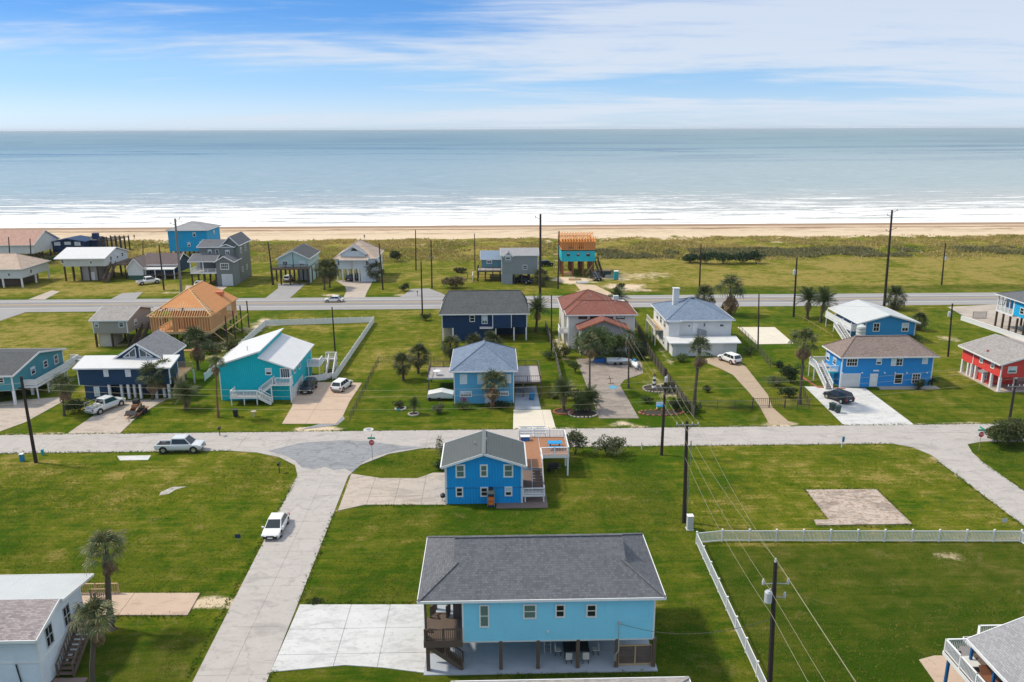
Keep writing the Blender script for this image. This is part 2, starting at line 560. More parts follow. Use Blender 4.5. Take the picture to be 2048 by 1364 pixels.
# misc
glass('window_glass'); glass('green_glass', (.10, .17, .15), .15); glass('grey_glass', (.06, .08, .10), .1); glass('blind_glass', (.48, .56, .62), .3)
glass('car_glass', (.02, .028, .035), .05)
flat('rubber', (.018, .018, .02), .8); flat('dark_void', (.03, .03, .033), .9); flat('black_metal', (.025, .025, .028), .5); flat('galvanised', (.42, .43, .44), .45, .6)
flat('alloy', (.5, .51, .52), .35, .8); flat('silver_paint', (.66, .69, .71), .28, .12); flat('white_paint', (.80, .80, .80), .25); flat('graphite_paint', (.035, .045, .06), .25, .3)
flat('black_paint', (.02, .022, .026), .22); flat('lamp_clear', (.75, .78, .8), .15); flat('lamp_red', (.35, .015, .012), .25); flat('rust', (.24, .10, .055), .85)
flat('sign_red', (.55, .02, .03), .4); flat('sign_white', (.82, .82, .82), .4); flat('sign_green', (.01, .30, .20), .4); flat('bin_green', (.03, .06, .06), .5)
flat('toilet_teal', (.02, .36, .42), .45); flat('bin_blue', (.02, .22, .42), .5); flat('transformer_grey', (.50, .52, .54), .4); flat('ceramic', (.55, .56, .57), .3)
flat('orange_plastic', (.75, .20, .05), .5); flat('table_blue', (.01, .28, .60), .5); flat('wire_metal', (.36, .33, .22), .5, .2); flat('wire_dark', (.05, .05, .05), .6)
flat('cushion_white', (.62, .62, .60), .9); flat('navy_plastic', (.03, .05, .12), .5); flat('red_paint', (.50, .03, .03), .4); flat('tarp_blue', (.02, .14, .42), .5)
flat('brick_red', (.36, .13, .08), .85); flat('soil', (.05, .04, .03), .95); flat('flower_pink', (.55, .10, .16), .8); flat('stone', (.42, .38, .33), .9); flat('mailbox_black', (.03, .03, .03), .5)
flat('teal_metal', (.05, .32, .36), .5); flat('marker_white', (.72, .70, .62), .5); flat('dead_frond', (.26, .18, .10), .9, var=.3)
leaf('sabal_leaf', (.068, .09, .033), dry=(.22, .17, .08)); leaf('phoenix_leaf', (.075, .105, .035)); leaf('fan_leaf', (.078, .108, .042), dry=(.26, .19, .10))
leaf('fan_leaf_light', (.15, .19, .085), dry=(.34, .26, .14)); leaf('bush_dark', (.040, .066, .024)); leaf('bush_mid', (.085, .125, .035)); leaf('bush_grey', (.13, .15, .075))
leaf('bush_olive', (.085, .10, .030)); leaf('round_tree_leaf', (.085, .11, .035), dry=(.14, .14, .05)); leaf('hedge_leaf', (.028, .060, .026))
leaf('brush_leaf', (.15, .125, .06), dry=(.28, .20, .12)); leaf('dune_leaf', (.46, .36, .12), dry=(.55, .40, .20)); leaf('scrub_leaf', (.20, .20, .085), dry=(.34, .27, .14)); leaf('dune_leaf_green', (.30, .28, .07), dry=(.26, .2, .08))
leaf('lawn_leaf', (.15, .22, .010), var=.3); leaf('lawn_leaf_dry', (.23, .21, .045), var=.3); leaf('lawn_leaf_dark', (.09, .155, .012), var=.3)
leaf('dead_leaf', (.24, .165, .095), var=.4)

# ================================================================== THE SETTING
def vnoise(x, y, seed=0, octs=4, per=1.0):
    """value noise on numpy arrays, 0..1"""
    rs = np.random.RandomState(seed); T = rs.rand(256, 256)
    out = np.zeros_like(x, dtype=float); amp = 1.0; tot = 0
    fx, fy = x / per, y / per
    for _ in range(octs):
        xi, yi = np.floor(fx).astype(int), np.floor(fy).astype(int)
        a, b = fx - xi, fy - yi
        a = a * a * (3 - 2 * a); b = b * b * (3 - 2 * b)
        g = lambda i, j: T[(xi + i) % 256, (yi + j) % 256]
        out += amp * ((g(0, 0) * (1 - a) + g(1, 0) * a) * (1 - b) + (g(0, 1) * (1 - a) + g(1, 1) * a) * b)
        tot += amp; amp *= .5; fx = fx * 2.03 + 17.1; fy = fy * 2.03 + 5.7
    return out / tot


def sstep(a, b, v):
    t = np.clip((v - a) / (b - a), 0, 1); return t * t * (3 - 2 * t)


def boxmask(x, y, x0, x1, y0, y1, s=1.0):
    return sstep(x0 - s, x0 + s, x) * (1 - sstep(x1 - s, x1 + s, x)) * sstep(y0 - s, y0 + s, y) * (1 - sstep(y1 - s, y1 + s, y))


SHORE, SEA_Z = 344.0, -0.9


def terrain_z(x, y):
    z = np.zeros_like(x)
    d = sstep(252, 270, y) * (1 - sstep(290, 304, y))
    z += d * (1.5 * vnoise(x, y, 3, 4, 13) + .35 * vnoise(x, y, 5, 3, 3) - .3)
    z += -0.9 * np.clip((y - 310) / 40.0, 0, 2)
    z += .15 * sstep(296, 304, y) * (vnoise(x, y, 8, 3, 5) - .5) * (1 - sstep(335, 342, y))
    # shallow swale between the highway and the field beyond it
    z += -.35 * np.exp(-((y - (199.5 - .004 * x)) / 1.6) ** 2) * sstep(28, 40, x)
    return z


def grid_mesh(name, xs, ys, zf, mat):
    X, Y = np.meshgrid(xs, ys)
    Z = zf(X, Y)
    nx, ny = len(xs), len(ys)
    co = np.stack([X, Y, Z], -1).reshape(-1, 3).astype(np.float32)
    i = np.arange(nx * ny).reshape(ny, nx)
    q = np.stack([i[:-1, :-1], i[:-1, 1:], i[1:, 1:], i[1:, :-1]], -1).reshape(-1, 4).astype(np.int32)
    me = bpy.data.meshes.new(name)
    me.vertices.add(len(co)); me.vertices.foreach_set('co', co.ravel())
    me.loops.add(q.size); me.loops.foreach_set('vertex_index', q.ravel())
    me.polygons.add(len(q)); me.polygons.foreach_set('loop_start', np.arange(0, q.size, 4, dtype=np.int32))
    me.update(calc_edges=True); me.validate()
    me.polygons.foreach_set('use_smooth', np.ones(len(q), bool))
    me.materials.append(mat)
    o = bpy.data.objects.new(name, me); COL.objects.link(o)
    return o, X, Y


# ---- grass ground
t = NT('grass_ground')
p = t.pos
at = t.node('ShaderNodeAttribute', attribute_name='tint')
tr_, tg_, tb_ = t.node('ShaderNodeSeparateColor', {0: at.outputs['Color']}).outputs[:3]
nl = t.noise(p, .07, 5, .6, .6); nm = t.noise(p, .45, 6, .62, .5); nf = t.noise(p, 3.2, 5, .7); nh = t.noise(p, 11, 4, .75)
mow = t.math('ADD', t.math('MULTIPLY', t.noise(t.mapping(p, (.10, 1.1, 1), rot=(0, 0, .1)), 1.0, 5, .66, .7), .6), t.math('MULTIPLY', t.noise(t.mapping(p, (.25, 2.6, 1), rot=(0, 0, -.25)), 1.0, 4, .7, .4), .4))
dry = t.math('ADD', tr_, t.math('ADD', t.math('MULTIPLY', t.math('SUBTRACT', nl, .5), 1.7), t.math('ADD', t.math('MULTIPLY', t.math('SUBTRACT', nm, .5), 1.7), t.math('MULTIPLY', t.math('SUBTRACT', mow, .5), 1.9))), clamp=True)
c = t.mix(t.ramp(dry, .0, .55), (.044, .102, .003), (.132, .155, .006))
c = t.mix(t.ramp(dry, .5, 1.0), c, (.33, .26, .07))
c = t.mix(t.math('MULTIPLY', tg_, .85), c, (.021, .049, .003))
c = t.mix(t.ramp(nf, .40, .66, 0, .7), c, t.mix(dry, (.024, .050, .003), (.105, .088, .022)))
c = t.mix(t.ramp(nh, .48, .74, 0, .75), c, t.mix(dry, (.115, .165, .018), (.36, .31, .11)))
weed = t.noise(p, .9, 4, .7, 1.5)
c = t.mix(t.ramp(weed, .57, .70, 0, .6), c, (.040, .075, .005))
bald = t.noise(p, .28, 6, .72, 1.2)
c = t.mix(t.ramp(bald, .57, .72, 0, .6), c, (.19, .155, .06))
sn = t.noise(p, .35, 6, .65, .5); sn2 = t.noise(p, 6, 4, .7)
sand = t.mix(sn, (.56, .43, .30), (.76, .63, .47))
sand = t.mix(t.ramp(sn2, .5, .8, 0, .35), sand, (.38, .28, .18))
yy = t.sepxyz(p)[1]
wl_ = t.noise(t.mapping(p, (.035, .5, 1)), 1.0, 6, .7, .8)
wn_ = t.math('ADD', yy, t.math('MULTIPLY', t.math('SUBTRACT', wl_, .5), 20.0))
weedline = t.math('MULTIPLY', t.ramp(wn_, 329.5, 331.5), t.ramp(wn_, 335.5, 333.5))
sand = t.mix(t.math('MULTIPLY', weedline, t.ramp(sn2, .3, .6, .35, .95)), sand, (.20, .085, .05))
wl2 = t.noise(t.mapping(p, (.06, .6, 1), loc=(7, 3, 0)), 1.0, 6, .75)
sand = t.mix(t.math('MULTIPLY', t.ramp(wl2, .50, .62), t.math('MULTIPLY', t.ramp(yy, 306, 318), t.ramp(yy, 340, 334))), sand, (.25, .165, .10))
sand = t.mix(t.ramp(yy, 336, 343), sand, (.33, .23, .16))
edge = t.math('ADD', tb_, t.math('ADD', t.math('MULTIPLY', t.math('SUBTRACT', nf, .5), .9), t.math('MULTIPLY', t.math('SUBTRACT', nm, .5), .9)))
c = t.mix(t.ramp(edge, .30, .80), c, sand)
t.set(t.b.inputs['Base Color'], c); t.b.inputs['Roughness'].default_value = .95; t.b.inputs['Specular IOR Level'].default_value = .03
t.bump(t.math('ADD', t.math('MULTIPLY', nf, 1.0), t.math('MULTIPLY', nh, .7)), .85, .10)

xs = np.concatenate([[-4000, -2500, -1500, -900, -600, -400, -300, -250], np.arange(-235, 235.1, .85), [250, 300, 400, 600, 900, 1500, 2500, 4000]])
ys = np.concatenate([[-500, -250, -120, -60, -20, 10, 25], np.arange(36, 110, .5), np.arange(110, 250, .8), np.arange(250, 356, .9)])
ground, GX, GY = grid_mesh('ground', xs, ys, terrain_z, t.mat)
struct(ground)
# ground tint by zone: R dry, G darker green, B bare
n1_, n2_, n3_ = vnoise(GX, GY, 11, 5, 18), vnoise(GX, GY, 12, 4, 5), vnoise(GX, GY, 13, 4, 2.2)
R_ = .34 + .35 * (n1_ - .5)
R_ += .16 * boxmask(GX, GY, 20, 56, 70, 97, 1.5) + .10 * boxmask(GX, GY, -90, -24, 64, 98, 2)
R_ += .20 * boxmask(GX, GY, -48, -6, 126, 178, 2) + .34 * boxmask(GX, GY, -300, -76, 122, 178, 3) + .1 * boxmask(GX, GY, 55, 140, 100, 178, 2)
R_ += .27 * sstep(194, 199, GY) + .22 * boxmask(GX, GY, 34, 400, 203, 250, 2) + .15 * boxmask(GX, GY, -140, -84, 196, 215, 2)
R_ += (.26 + 1.3 * (vnoise(GX, GY, 61, 4, 22) - .5)) * sstep(244, 262, GY)
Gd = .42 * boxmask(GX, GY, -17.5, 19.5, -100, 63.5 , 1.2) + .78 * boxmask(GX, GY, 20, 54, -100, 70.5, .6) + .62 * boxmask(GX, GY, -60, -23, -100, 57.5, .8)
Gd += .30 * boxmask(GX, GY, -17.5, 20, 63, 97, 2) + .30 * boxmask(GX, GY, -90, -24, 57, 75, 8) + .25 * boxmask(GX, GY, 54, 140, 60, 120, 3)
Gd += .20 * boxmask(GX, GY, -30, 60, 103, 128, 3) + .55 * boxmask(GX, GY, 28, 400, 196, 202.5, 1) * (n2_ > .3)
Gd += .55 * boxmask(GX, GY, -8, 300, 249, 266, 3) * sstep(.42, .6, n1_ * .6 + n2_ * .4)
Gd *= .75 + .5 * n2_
B_ = np.zeros_like(GX)
B_ = np.maximum(B_, sstep(289, 305, GY + 20 * (n2_ - .5) + 16 * (n1_ - .5)))
B_ = np.maximum(B_, .62 * sstep(.62, .74, n2_) * sstep(268, 284, GY))


def spot(px, py, rx, ry, a=1.0):
    gx, gy = G(px, py)
    d = np.sqrt(((GX - gx) / rx) ** 2 + ((GY - gy) / ry) ** 2)
    return a * (1 - sstep(.0, 1.35, d + .9 * (n3_ - .5) + .9 * (n2_ - .5)))


for sx, sy, rx, ry, a in [(520, 650, 4.2, 9, .85), (450, 690, 8, 10, .55), (1150, 560, 9, 7, 1), (1255, 575, 7, 8, .8), (1290, 550, 14, 9, .52), (1180, 585, 4, 6, .9),
                          (640, 858, 4.4, 1.6, .9), (545, 868, 4, 1.0, .6), (1245, 848, 2.6, 1.8, .75), (1560, 850, 4, 1.8, .75), (430, 1205, 4, 1.3, .95), (1900, 1112, 3.4, 1.4, .42),
                          (1735, 700, 5, 3, .55), (1900, 678, 6, 4, .5), (660, 590, 5, 2, .7), (340, 585, 6, 2, .55), (1120, 690, 2.2, 14, .66), (1275, 690, 1.2, 26, .6), (1330, 710, 1.4, 14, .5),
                          (1330, 780, 4, 7, .52), (1140, 780, 2, 9, .5), (720, 560, 5, 3, .4), (815, 590, 4, 2, .6), (230, 690, 5, 3, .6), (1210, 555, 10, 7, .8)]:
    B_ = np.maximum(B_, spot(sx, sy, rx, ry, a))
# trodden verge along the streets
B_ = np.maximum(B_, .60 * np.exp(-((GY - 103.1) / .7) ** 2) * sstep(.40, .62, n2_))
B_ = np.maximum(B_, .60 * np.exp(-((GX + 17.0) / .45) ** 2) * (GY < 88) * sstep(.30, .6, n2_))
B_ = np.maximum(B_, .62 * np.exp(-((GX + 23.6) / .55) ** 2) * (GY > 76) * (GY < 92))
B_ = np.maximum(B_, .55 * np.exp(-((GX - 54.6) / .5) ** 2) * (GY < 92) * sstep(.35, .6, n2_))
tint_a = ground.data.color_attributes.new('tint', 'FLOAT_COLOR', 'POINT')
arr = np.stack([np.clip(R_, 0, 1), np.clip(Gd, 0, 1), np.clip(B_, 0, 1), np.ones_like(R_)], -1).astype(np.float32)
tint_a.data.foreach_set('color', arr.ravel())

# ---- sea
t = NT('sea_water')
p = t.pos; yy = t.sepxyz(p)[1]
big = t.noise(t.mapping(p, (.0016, .006, 1)), 1.0, 5, .6, .5)
yw = t.math('ADD', yy, t.math('MULTIPLY', t.math('SUBTRACT', big, .5), 260.0))
far = t.ramp(yw, 480, 1900)
c = t.mix(far, (.29, .37, .36), (.15, .27, .30))
c = t.mix(t.math('MULTIPLY', t.ramp(big, .50, .60, 0, .9), t.ramp(yy, 800, 1500)), c, (.035, .12, .20))
c = t.mix(t.ramp(yw, 345, 640, .9, 0), c, (.47, .445, .40))
rip = t.noise(t.mapping(p, (.05, .32, 1)), 1.0, 7, .68, .3)
c = t.mix(t.math('MULTIPLY', t.ramp(rip, .52, .68, 0, .65), t.ramp(yy, 1900, 600)), c, (.60, .62, .62))
f1 = t.noise(t.mapping(p, (.011, .10, 1)), 1.0, 7, .66, 1.6)
f2 = t.noise(t.mapping(p, (.05, .40, 1)), 1.0, 6, .70, .6)
f3 = t.noise(t.mapping(p, (.30, 1.4, 1)), 1.0, 4, .7)
fm = t.math('ADD', t.math('MULTIPLY', f1, .55), t.math('ADD', t.math('MULTIPLY', f2, .33), t.math('MULTIPLY', f3, .12)))
thr = t.ramp(yy, 344, 600, .43, .64, smooth=False)
dk = t.noise(t.mapping(p, (.03, .22, 1), loc=(3, 9, 0)), 1.0, 6, .68, .4)
c = t.mix(t.ramp(dk, .52, .70, 0, .6), c, (.10, .155, .18))
foam = t.ramp(t.math('SUBTRACT', fm, thr), -.012, .03)
foam = t.math('MULTIPLY', foam, t.ramp(yy, 860, 660))
c = t.mix(foam, c, (.88, .88, .87))
t.set(t.b.inputs['Base Color'], c)
t.set(t.b.inputs['Roughness'], t.math('ADD', t.math('MULTIPLY', foam, .5), t.ramp(yy, 400, 3000, .22, .34)))
t.b.inputs['IOR'].default_value = 1.33; t.b.inputs['Specular IOR Level'].default_value = .45
bn = t.noise(t.mapping(p, (.10, .30, 1)), 1.0, 6, .7); bn2 = t.noise(t.mapping(p, (.5, 1.1, 1)), 1.0, 4, .7)
t.bump(t.math('ADD', t.math('MULTIPLY', bn, 1.6), t.math('MULTIPLY', bn2, .35)), .5, .6)
gx_ = [260 * 1.35 ** k for k in range(1, 19)]
xs = np.concatenate([[-v for v in reversed(gx_)], np.arange(-260, 261, 4.0), gx_])
gy_ = []; v = 620.0
while v < 60000: gy_.append(v); v *= 1.14
ys = np.concatenate([np.arange(336, 620, .9), gy_])


def sea_z(x, y):
    ph = 5.0 * vnoise(x, y, 21, 3, 90) + 1.5 * vnoise(x, y, 22, 3, 22)
    s = np.sin(y / 3.6 + ph)
    w = np.sign(s) * np.abs(s) ** 1.0
    crest = np.clip(np.sin(y / 7.2 + ph * 1.3), 0, 1) ** 4
    amp = sstep(346, 372, y) * (1 - .8 * sstep(480, 620, y))
    return SEA_Z + amp * (.10 * w + .42 * crest * vnoise(x, y, 25, 3, 40)) * (np.abs(x) < 700)


sea, _, _ = grid_mesh('sea', xs, ys, sea_z, t.mat)
struct(sea)


# ---- sea air: thin haze that only tells over kilometres
t = NT('sea_haze'); t.n.remove(t.b)
pv = t.node('ShaderNodeVolumePrincipled', {'Color': (.86, .93, 1.0), 'Density': .00005, 'Anisotropy': .1}); t.l.new(pv.outputs[0], t.out.inputs['Volume'])
hz = bpy.data.meshes.new('haze'); L_ = 63000.0
hz.from_pydata([(x, y, z) for z in (-4.0, 46.0) for x, y in ((-L_, -L_), (L_, -L_), (L_, L_), (-L_, L_))], [], [(3, 2, 1, 0), (4, 5, 6, 7), (0, 1, 5, 4), (1, 2, 6, 5), (2, 3, 7, 6), (3, 0, 4, 7)])
hz.materials.append(t.mat); haze = bpy.data.objects.new('haze', hz); COL.objects.link(haze); haze['kind'] = 'stuff'

# ---- roads, drives and slabs
def sheet(name, pts, z, mat, thick=0.0, parent=None):
    b = MB()
    if thick: b.slab(pts, z - thick, z)
    else:
        a = sum(pts[k][0] * pts[(k + 1) % len(pts)][1] - pts[(k + 1) % len(pts)][0] * pts[k][1] for k in range(len(pts)))
        b.poly([(x, y, z) for x, y in (pts if a > 0 else list(reversed(pts)))])
    return b.build(name, mat, parent, fix=False)


def clip_poly(poly, a, b, c):
    """keep the part of poly with a*x+b*y<=c"""
    out = []
    for i in range(len(poly)):
        p, q = poly[i], poly[(i + 1) % len(poly)]
        dp, dq = a * p[0] + b * p[1] - c, a * q[0] + b * q[1] - c
        if dp <= 0: out.append(p)
        if dp * dq < 0:
            s_ = dp / (dp - dq); out.append((p[0] + (q[0] - p[0]) * s_, p[1] + (q[1] - p[1]) * s_))
    return out


def panelled(name, pts, z, mat, xcuts=(), ycuts=(), gap=.03, thick=.12, label=None):
    """concrete poured in panels: each panel its own piece, joints between them show the bed below"""
    bed = sheet(name, pts, z - .03, M['joint_dark'])
    struct(bed)
    X = [-1e5] + sorted(xcuts) + [1e5]; Y = [-1e5] + sorted(ycuts) + [1e5]
    for i in range(len(X) - 1):
        for j in range(len(Y) - 1):
            q = clip_poly(pts, -1, 0, -(X[i] + gap / 2)); q = clip_poly(q, 1, 0, X[i + 1] - gap / 2) if q else q
            q = clip_poly(q, 0, -1, -(Y[j] + gap / 2)) if q else q; q = clip_poly(q, 0, 1, Y[j + 1] - gap / 2) if q else q
            if len(q) >= 3:
                ar = abs(sum(q[k][0] * q[(k + 1) % len(q)][1] - q[(k + 1) % len(q)][0] * q[k][1] for k in range(len(q)))) / 2
                if ar < .05: continue
                dz = random.uniform(-.004, .004)
                b = MB(); b.slab(q, z - thick, z + dz)
                b.build('concrete_panel', mat, bed, fix=False)
    return bed


flat('joint_dark', (.26, .235, .215), .95)


def GP(*pp): return [G(*q) for q in pp]


def hw(row7, row19, x):
    a, b = G(700, row7), G(1900, row19)
    return a[1] + (b[1] - a[1]) * (x - a[0]) / (b[0] - a[0])


def hwstrip(name, n, f, z, mat, x0=-700, x1=700, w=None):
    """strip of the highway between two surveyed rows (or w wide about one)"""
    if w: pts = [(x0, hw(*n, x0) - w / 2), (x1, hw(*n, x1) - w / 2), (x1, hw(*n, x1) + w / 2), (x0, hw(*n, x0) + w / 2)]
    else: pts = [(x0, hw(*n, x0)), (x1, hw(*n, x1)), (x1, hw(*f, x1)), (x0, hw(*f, x0))]
    return struct(sheet(name, pts, z, mat))


EDGE_N, EDGE_F = (619.5, 610), (595, 586)
LINE_N, LINE_F, LINE_C = (612, 603), (600, 591.6), (605.3, 596.4)
hwstrip('highway', EDGE_N, EDGE_F, .05, M['shoulder_asphalt'])
hwstrip('highway_lane', LINE_N, LINE_F, .056, M['highway_asphalt'])
paint('road_white', (.74, .74, .74), .7); paint('road_yellow', (.62, .42, .10), .7)
hwstrip('edge_line', LINE_N, None, .064, M['road_white'], w=.24)
hwstrip('edge_line', LINE_F, None, .064, M['road_white'], w=.24)
for dx in (-.22, .22):
    a_ = [(x, hw(*LINE_C, x) + dx * 1.2) for x in (-700, 700)]
    struct(sheet('centre_line', [(a_[0][0], a_[0][1] - .1), (a_[1][0], a_[1][1] - .1), (a_[1][0], a_[1][1] + .1), (a_[0][0], a_[0][1] + .1)], .064, M['road_yellow']))

# cross street, the two side streets; joints every few metres
cross_pts = [(-260, 96.6), (-34.2, 96.3), (-30.5, 95.6), (-27.2, 94.0), (-24.6, 91.4), (-23.6, 88.4), (-17.5, 88.0), (-16.6, 91.2), (-13.5, 94.6), (-9.5, 96.3), (52.0, 95.9),
             (54.0, 94.6), (55.0, 92.2), (55.1, 90.4), (60.3, 90.4), (60.6, 92.6), (61.6, 95.4), (64, 96.2), (260, 96.2), (260, 102.3), (-260, 103.0)]
panelled('cross_street', cross_pts, .055, M['street_concrete'], [-70 + 6.1 * k for k in range(26)], [99.5], gap=.02)
left_pts = [(-23.6, 88.38), (-23.35, 75), (-22.8, 52), (-22.5, 20), (-17.0, 20), (-17.25, 52), (-17.3, 62), (-17.5, 87.98)]
panelled('side_street', left_pts, .05, M['street_concrete'], [-20.3], [34 + 6.1 * k for k in range(9)], gap=.02)
panelled('side_street', [(54.9, 90.38), (54.7, 60), (54.5, 20), (60, 20), (60.0, 80), (60.2, 90.38)], .05, M['street_concrete'], [57.4], [54 + 6.1 * k for k in range(6)], gap=.02)
struct(sheet('asphalt_patch', GP((535, 903), (575, 893), (605, 886), (690, 881), (740, 884), (800, 892), (850, 895), (790, 903), (745, 915), (718, 931), (705, 946), (690, 938), (668, 941), (650, 934), (625, 940), (604, 936), (590, 922), (570, 912)), .066, M['old_asphalt']))
struct(sheet('side_road', [G(50, 625), G(0, 642), G(-150, 690), G(-260, 690), G(-120, 628), G(-60, 622), G(30, 619)], .045, M['shoulder_asphalt']))

# drives beyond the highway
for nm, pp, mt in [('driveway', [(56, 599), (90, 599), (120, 583), (104, 581)], 'tan_concrete'), ('driveway', [(222, 598), (272, 598), (286, 584), (243, 587)], 'shoulder_asphalt'),
                   ('driveway', [(366, 597), (420, 597), (456, 573), (372, 571)], 'tan_concrete'), ('driveway', [(530, 597), (578, 597), (587, 590), (612, 567), (556, 567), (556, 577)], 'shoulder_asphalt'),
                   ('driveway', [(687, 595), (730, 595), (733, 586), (746, 562), (671, 561), (690, 573), (693, 582)], 'tan_concrete'), ('driveway', [(800, 594), (896, 593), (882, 586), (858, 577), (822, 578), (810, 588)], 'shoulder_asphalt'),
                   ('driveway', [(1155, 592), (1232, 591), (1210, 580), (1190, 570), (1150, 568), (1160, 580)], 'sand_lot')]:
    struct(sheet(nm, GP(*pp), .03, M[mt], .0))
# drives of the middle row
for nm, pp, mt, xc, yc in [
    ('driveway', [(-60, 880), (0, 863), (50, 845), (135, 798), (128, 794), (40, 800), (-60, 812)], 'tan_concrete', 0, 0),
    ('driveway', [(128, 872), (191, 829), (222, 803), (338, 797), (320, 806), (276, 832), (240, 867)], 'tan_concrete', 4, 5),
    ('driveway', [(564, 848), (585, 812), (584, 801), (603, 764), (724, 766), (699, 804), (686, 832), (672, 848)], 'pink_concrete', 5, 6),
    ('apron', [(599, 860), (640, 848), (672, 848.5), (686, 832), (690, 838), (676, 850)], 'old_asphalt', 0, 0),
    ('driveway', [(1027, 820), (1101, 820), (1113, 862), (1026, 862)], 'cream_concrete', 4.5, 5),
    ('driveway', [(1031, 772), (1072, 772), (1082, 819), (1029, 819)], 'cool_slab', 3, 4),
    ('driveway', [(1152, 718), (1163, 745), (1198, 837), (1278, 837), (1240, 771), (1249, 760), (1286, 747), (1284, 727), (1270, 716)], 'grey_drive', 4.5, 5),
    ('driveway', [(1609, 773), (1731, 777), (1830, 851), (1688, 851)], 'white_concrete', 4.2, 5),
    ('court_slab', [(1475, 654.6), (1549.6, 654.6), (1588, 687.6), (1513, 688.7)], 'cream_concrete', 5, 6),
]:
    P_ = GP(*pp)
    if xc:
        x0_, x1_, y0_, y1_ = min(q[0] for q in P_), max(q[0] for q in P_), min(q[1] for q in P_), max(q[1] for q in P_)
        panelled(nm, P_, .05, M[mt], list(np.arange(x0_ + xc, x1_, xc)), list(np.arange(y0_ + yc, y1_, yc)))
    else: struct(sheet(nm, P_, .04, M[mt], .03))
struct(sheet('dirt_drive', GP((1400, 720), (1442, 711), (1475, 724), (1492, 734), (1536, 790), (1545, 815), (1584, 849), (1539, 849), (1518, 811), (1500, 787), (1466, 750), (1440, 737)), .02, M['dirt_track']))
struct(sheet('driveway', GP((1895, 614), (1920, 628), (2048, 690), (2300, 815), (2400, 760), (2090, 618), (1990, 609)), .03, M['tan_concrete'], .0))
# front drives and slabs
panelled('driveway', [G(*q) for q in [(703, 948), (762, 957), (835, 957), (866, 946), (893, 946), (893, 1010), (730, 1010), (676, 1022)]], .06, M['tan_concrete'], [-14.2, -11.2, -8.2], [82.4], gap=.035)
panelled('driveway', [G(*q) for q in [(600, 1210), (850, 1210), (853, 1347), (765, 1336), (690, 1331), (541, 1345)]], .06, M['white_concrete'], [-12.6, -9.2], [54.6, 57.9], gap=.035)
panelled('patio_slab', GP((138, 1188), (400, 1188), (375, 1232), (150, 1232)), .12, M['pink_concrete'], [-32.2], [], gap=.04)
panelled('foundation_slab', GP((1612, 981), (1752, 980), (1824, 1049), (1634, 1052), (1628, 1041), (1658, 1041)), .12, M['worn_slab'], [], [], gap=.03, thick=.3)
struct(sheet('concrete_pad', GP((234, 912), (302, 911), (296, 920), (240, 921)), .03, M['white_concrete'], .03))
struct(sheet('bare_patch', GP((322, 984), (345, 974), (375, 973), (352, 979), (338, 988), (318, 991)), .02, M['street_concrete']))
struct(sheet('garage_slab', GP((1838, 1320), (1868, 1312), (1960, 1312), (2100, 1450), (1930, 1450)), .05, M['pink_concrete'], .05))

# ================================================================== BUILDINGS
def walls(root, x0, x1, y0, y1, z0, z1, mat, name='wall', gable=None, rise=0.0):
    b = MB()
    if gable == 'x':
        ym = (y0 + y1) / 2; b.extr([(y0, z0), (y1, z0), (y1, z1), (ym, z1 + rise), (y0, z1)], 'x', x0, x1)
    elif gable == 'y':
        xm = (x0 + x1) / 2; b.extr([(x0, z0), (x1, z0), (x1, z1), (xm, z1 + rise), (x0, z1)], 'y', y0, y1)
    else: b.box(x0, x1, y0, y1, z0, z1)
    return b.build(name, M[mat], root)


def corner_boards(root, x0, x1, y0, y1, z0, z1, mat='white_trim', w=.13):
    e = .025
    for x in (x0, x1):
        sx = 1 if x == x0 else -1
        for y in (y0, y1):
            sy = 1 if y == y0 else -1
            MB().box(x - sx * e, x + sx * w, y - sy * e, y + sy * w, z0 + .01, z1 - .01).build('corner_board', M[mat], root)


def roof_gable(root, x0, x1, y0, y1, ze, rise, axis, ov=.45, ovg=.4, mat='slate_shingle', trim='white_trim', th=.14, name='roof', split=.5, rise2=None):
    """two pitched slabs; ridge along axis, placed at share split of the span"""
    b, f = MB(), MB()
    if axis == 'y': a0, a1, e0, e1 = x0, x1, y0 - ovg, y1 + ovg
    else: a0, a1, e0, e1 = y0, y1, x0 - ovg, x1 + ovg
    am = a0 + (a1 - a0) * split; zr = ze + rise
    s0, s1 = rise / (am - a0), rise / (a1 - am)
    l0, l1 = (a0 - ov, ze - s0 * ov), (a1 + ov, ze - s1 * ov)
    b.extr([l0, (am, zr), (am, zr + th), (l0[0], l0[1] + th)], axis, e0, e1)
    b.extr([(am, zr), l1, (l1[0], l1[1] + th), (am, zr + th)], axis, e0, e1)
    r = b.build(name, M[mat], root)

    def P(a, e, z): return (a, e, z) if axis == 'y' else (e, a, z)
    for e, sg in ((e0, -1), (e1, 1)):
        for (aa, za) in (l0, l1):
            f.bar(P(aa, e + sg * .03, za + th * .25), P(am, e + sg * .03, zr + th * .25), .055, .26)
    for (aa, za), sg in ((l0, -1), (l1, 1)):
        f.bar(P(aa + sg * .035, e0, za + th * .3), P(aa + sg * .035, e1, za + th * .3), .06, .22)
    f.build('fascia', M[trim], root)
    return r


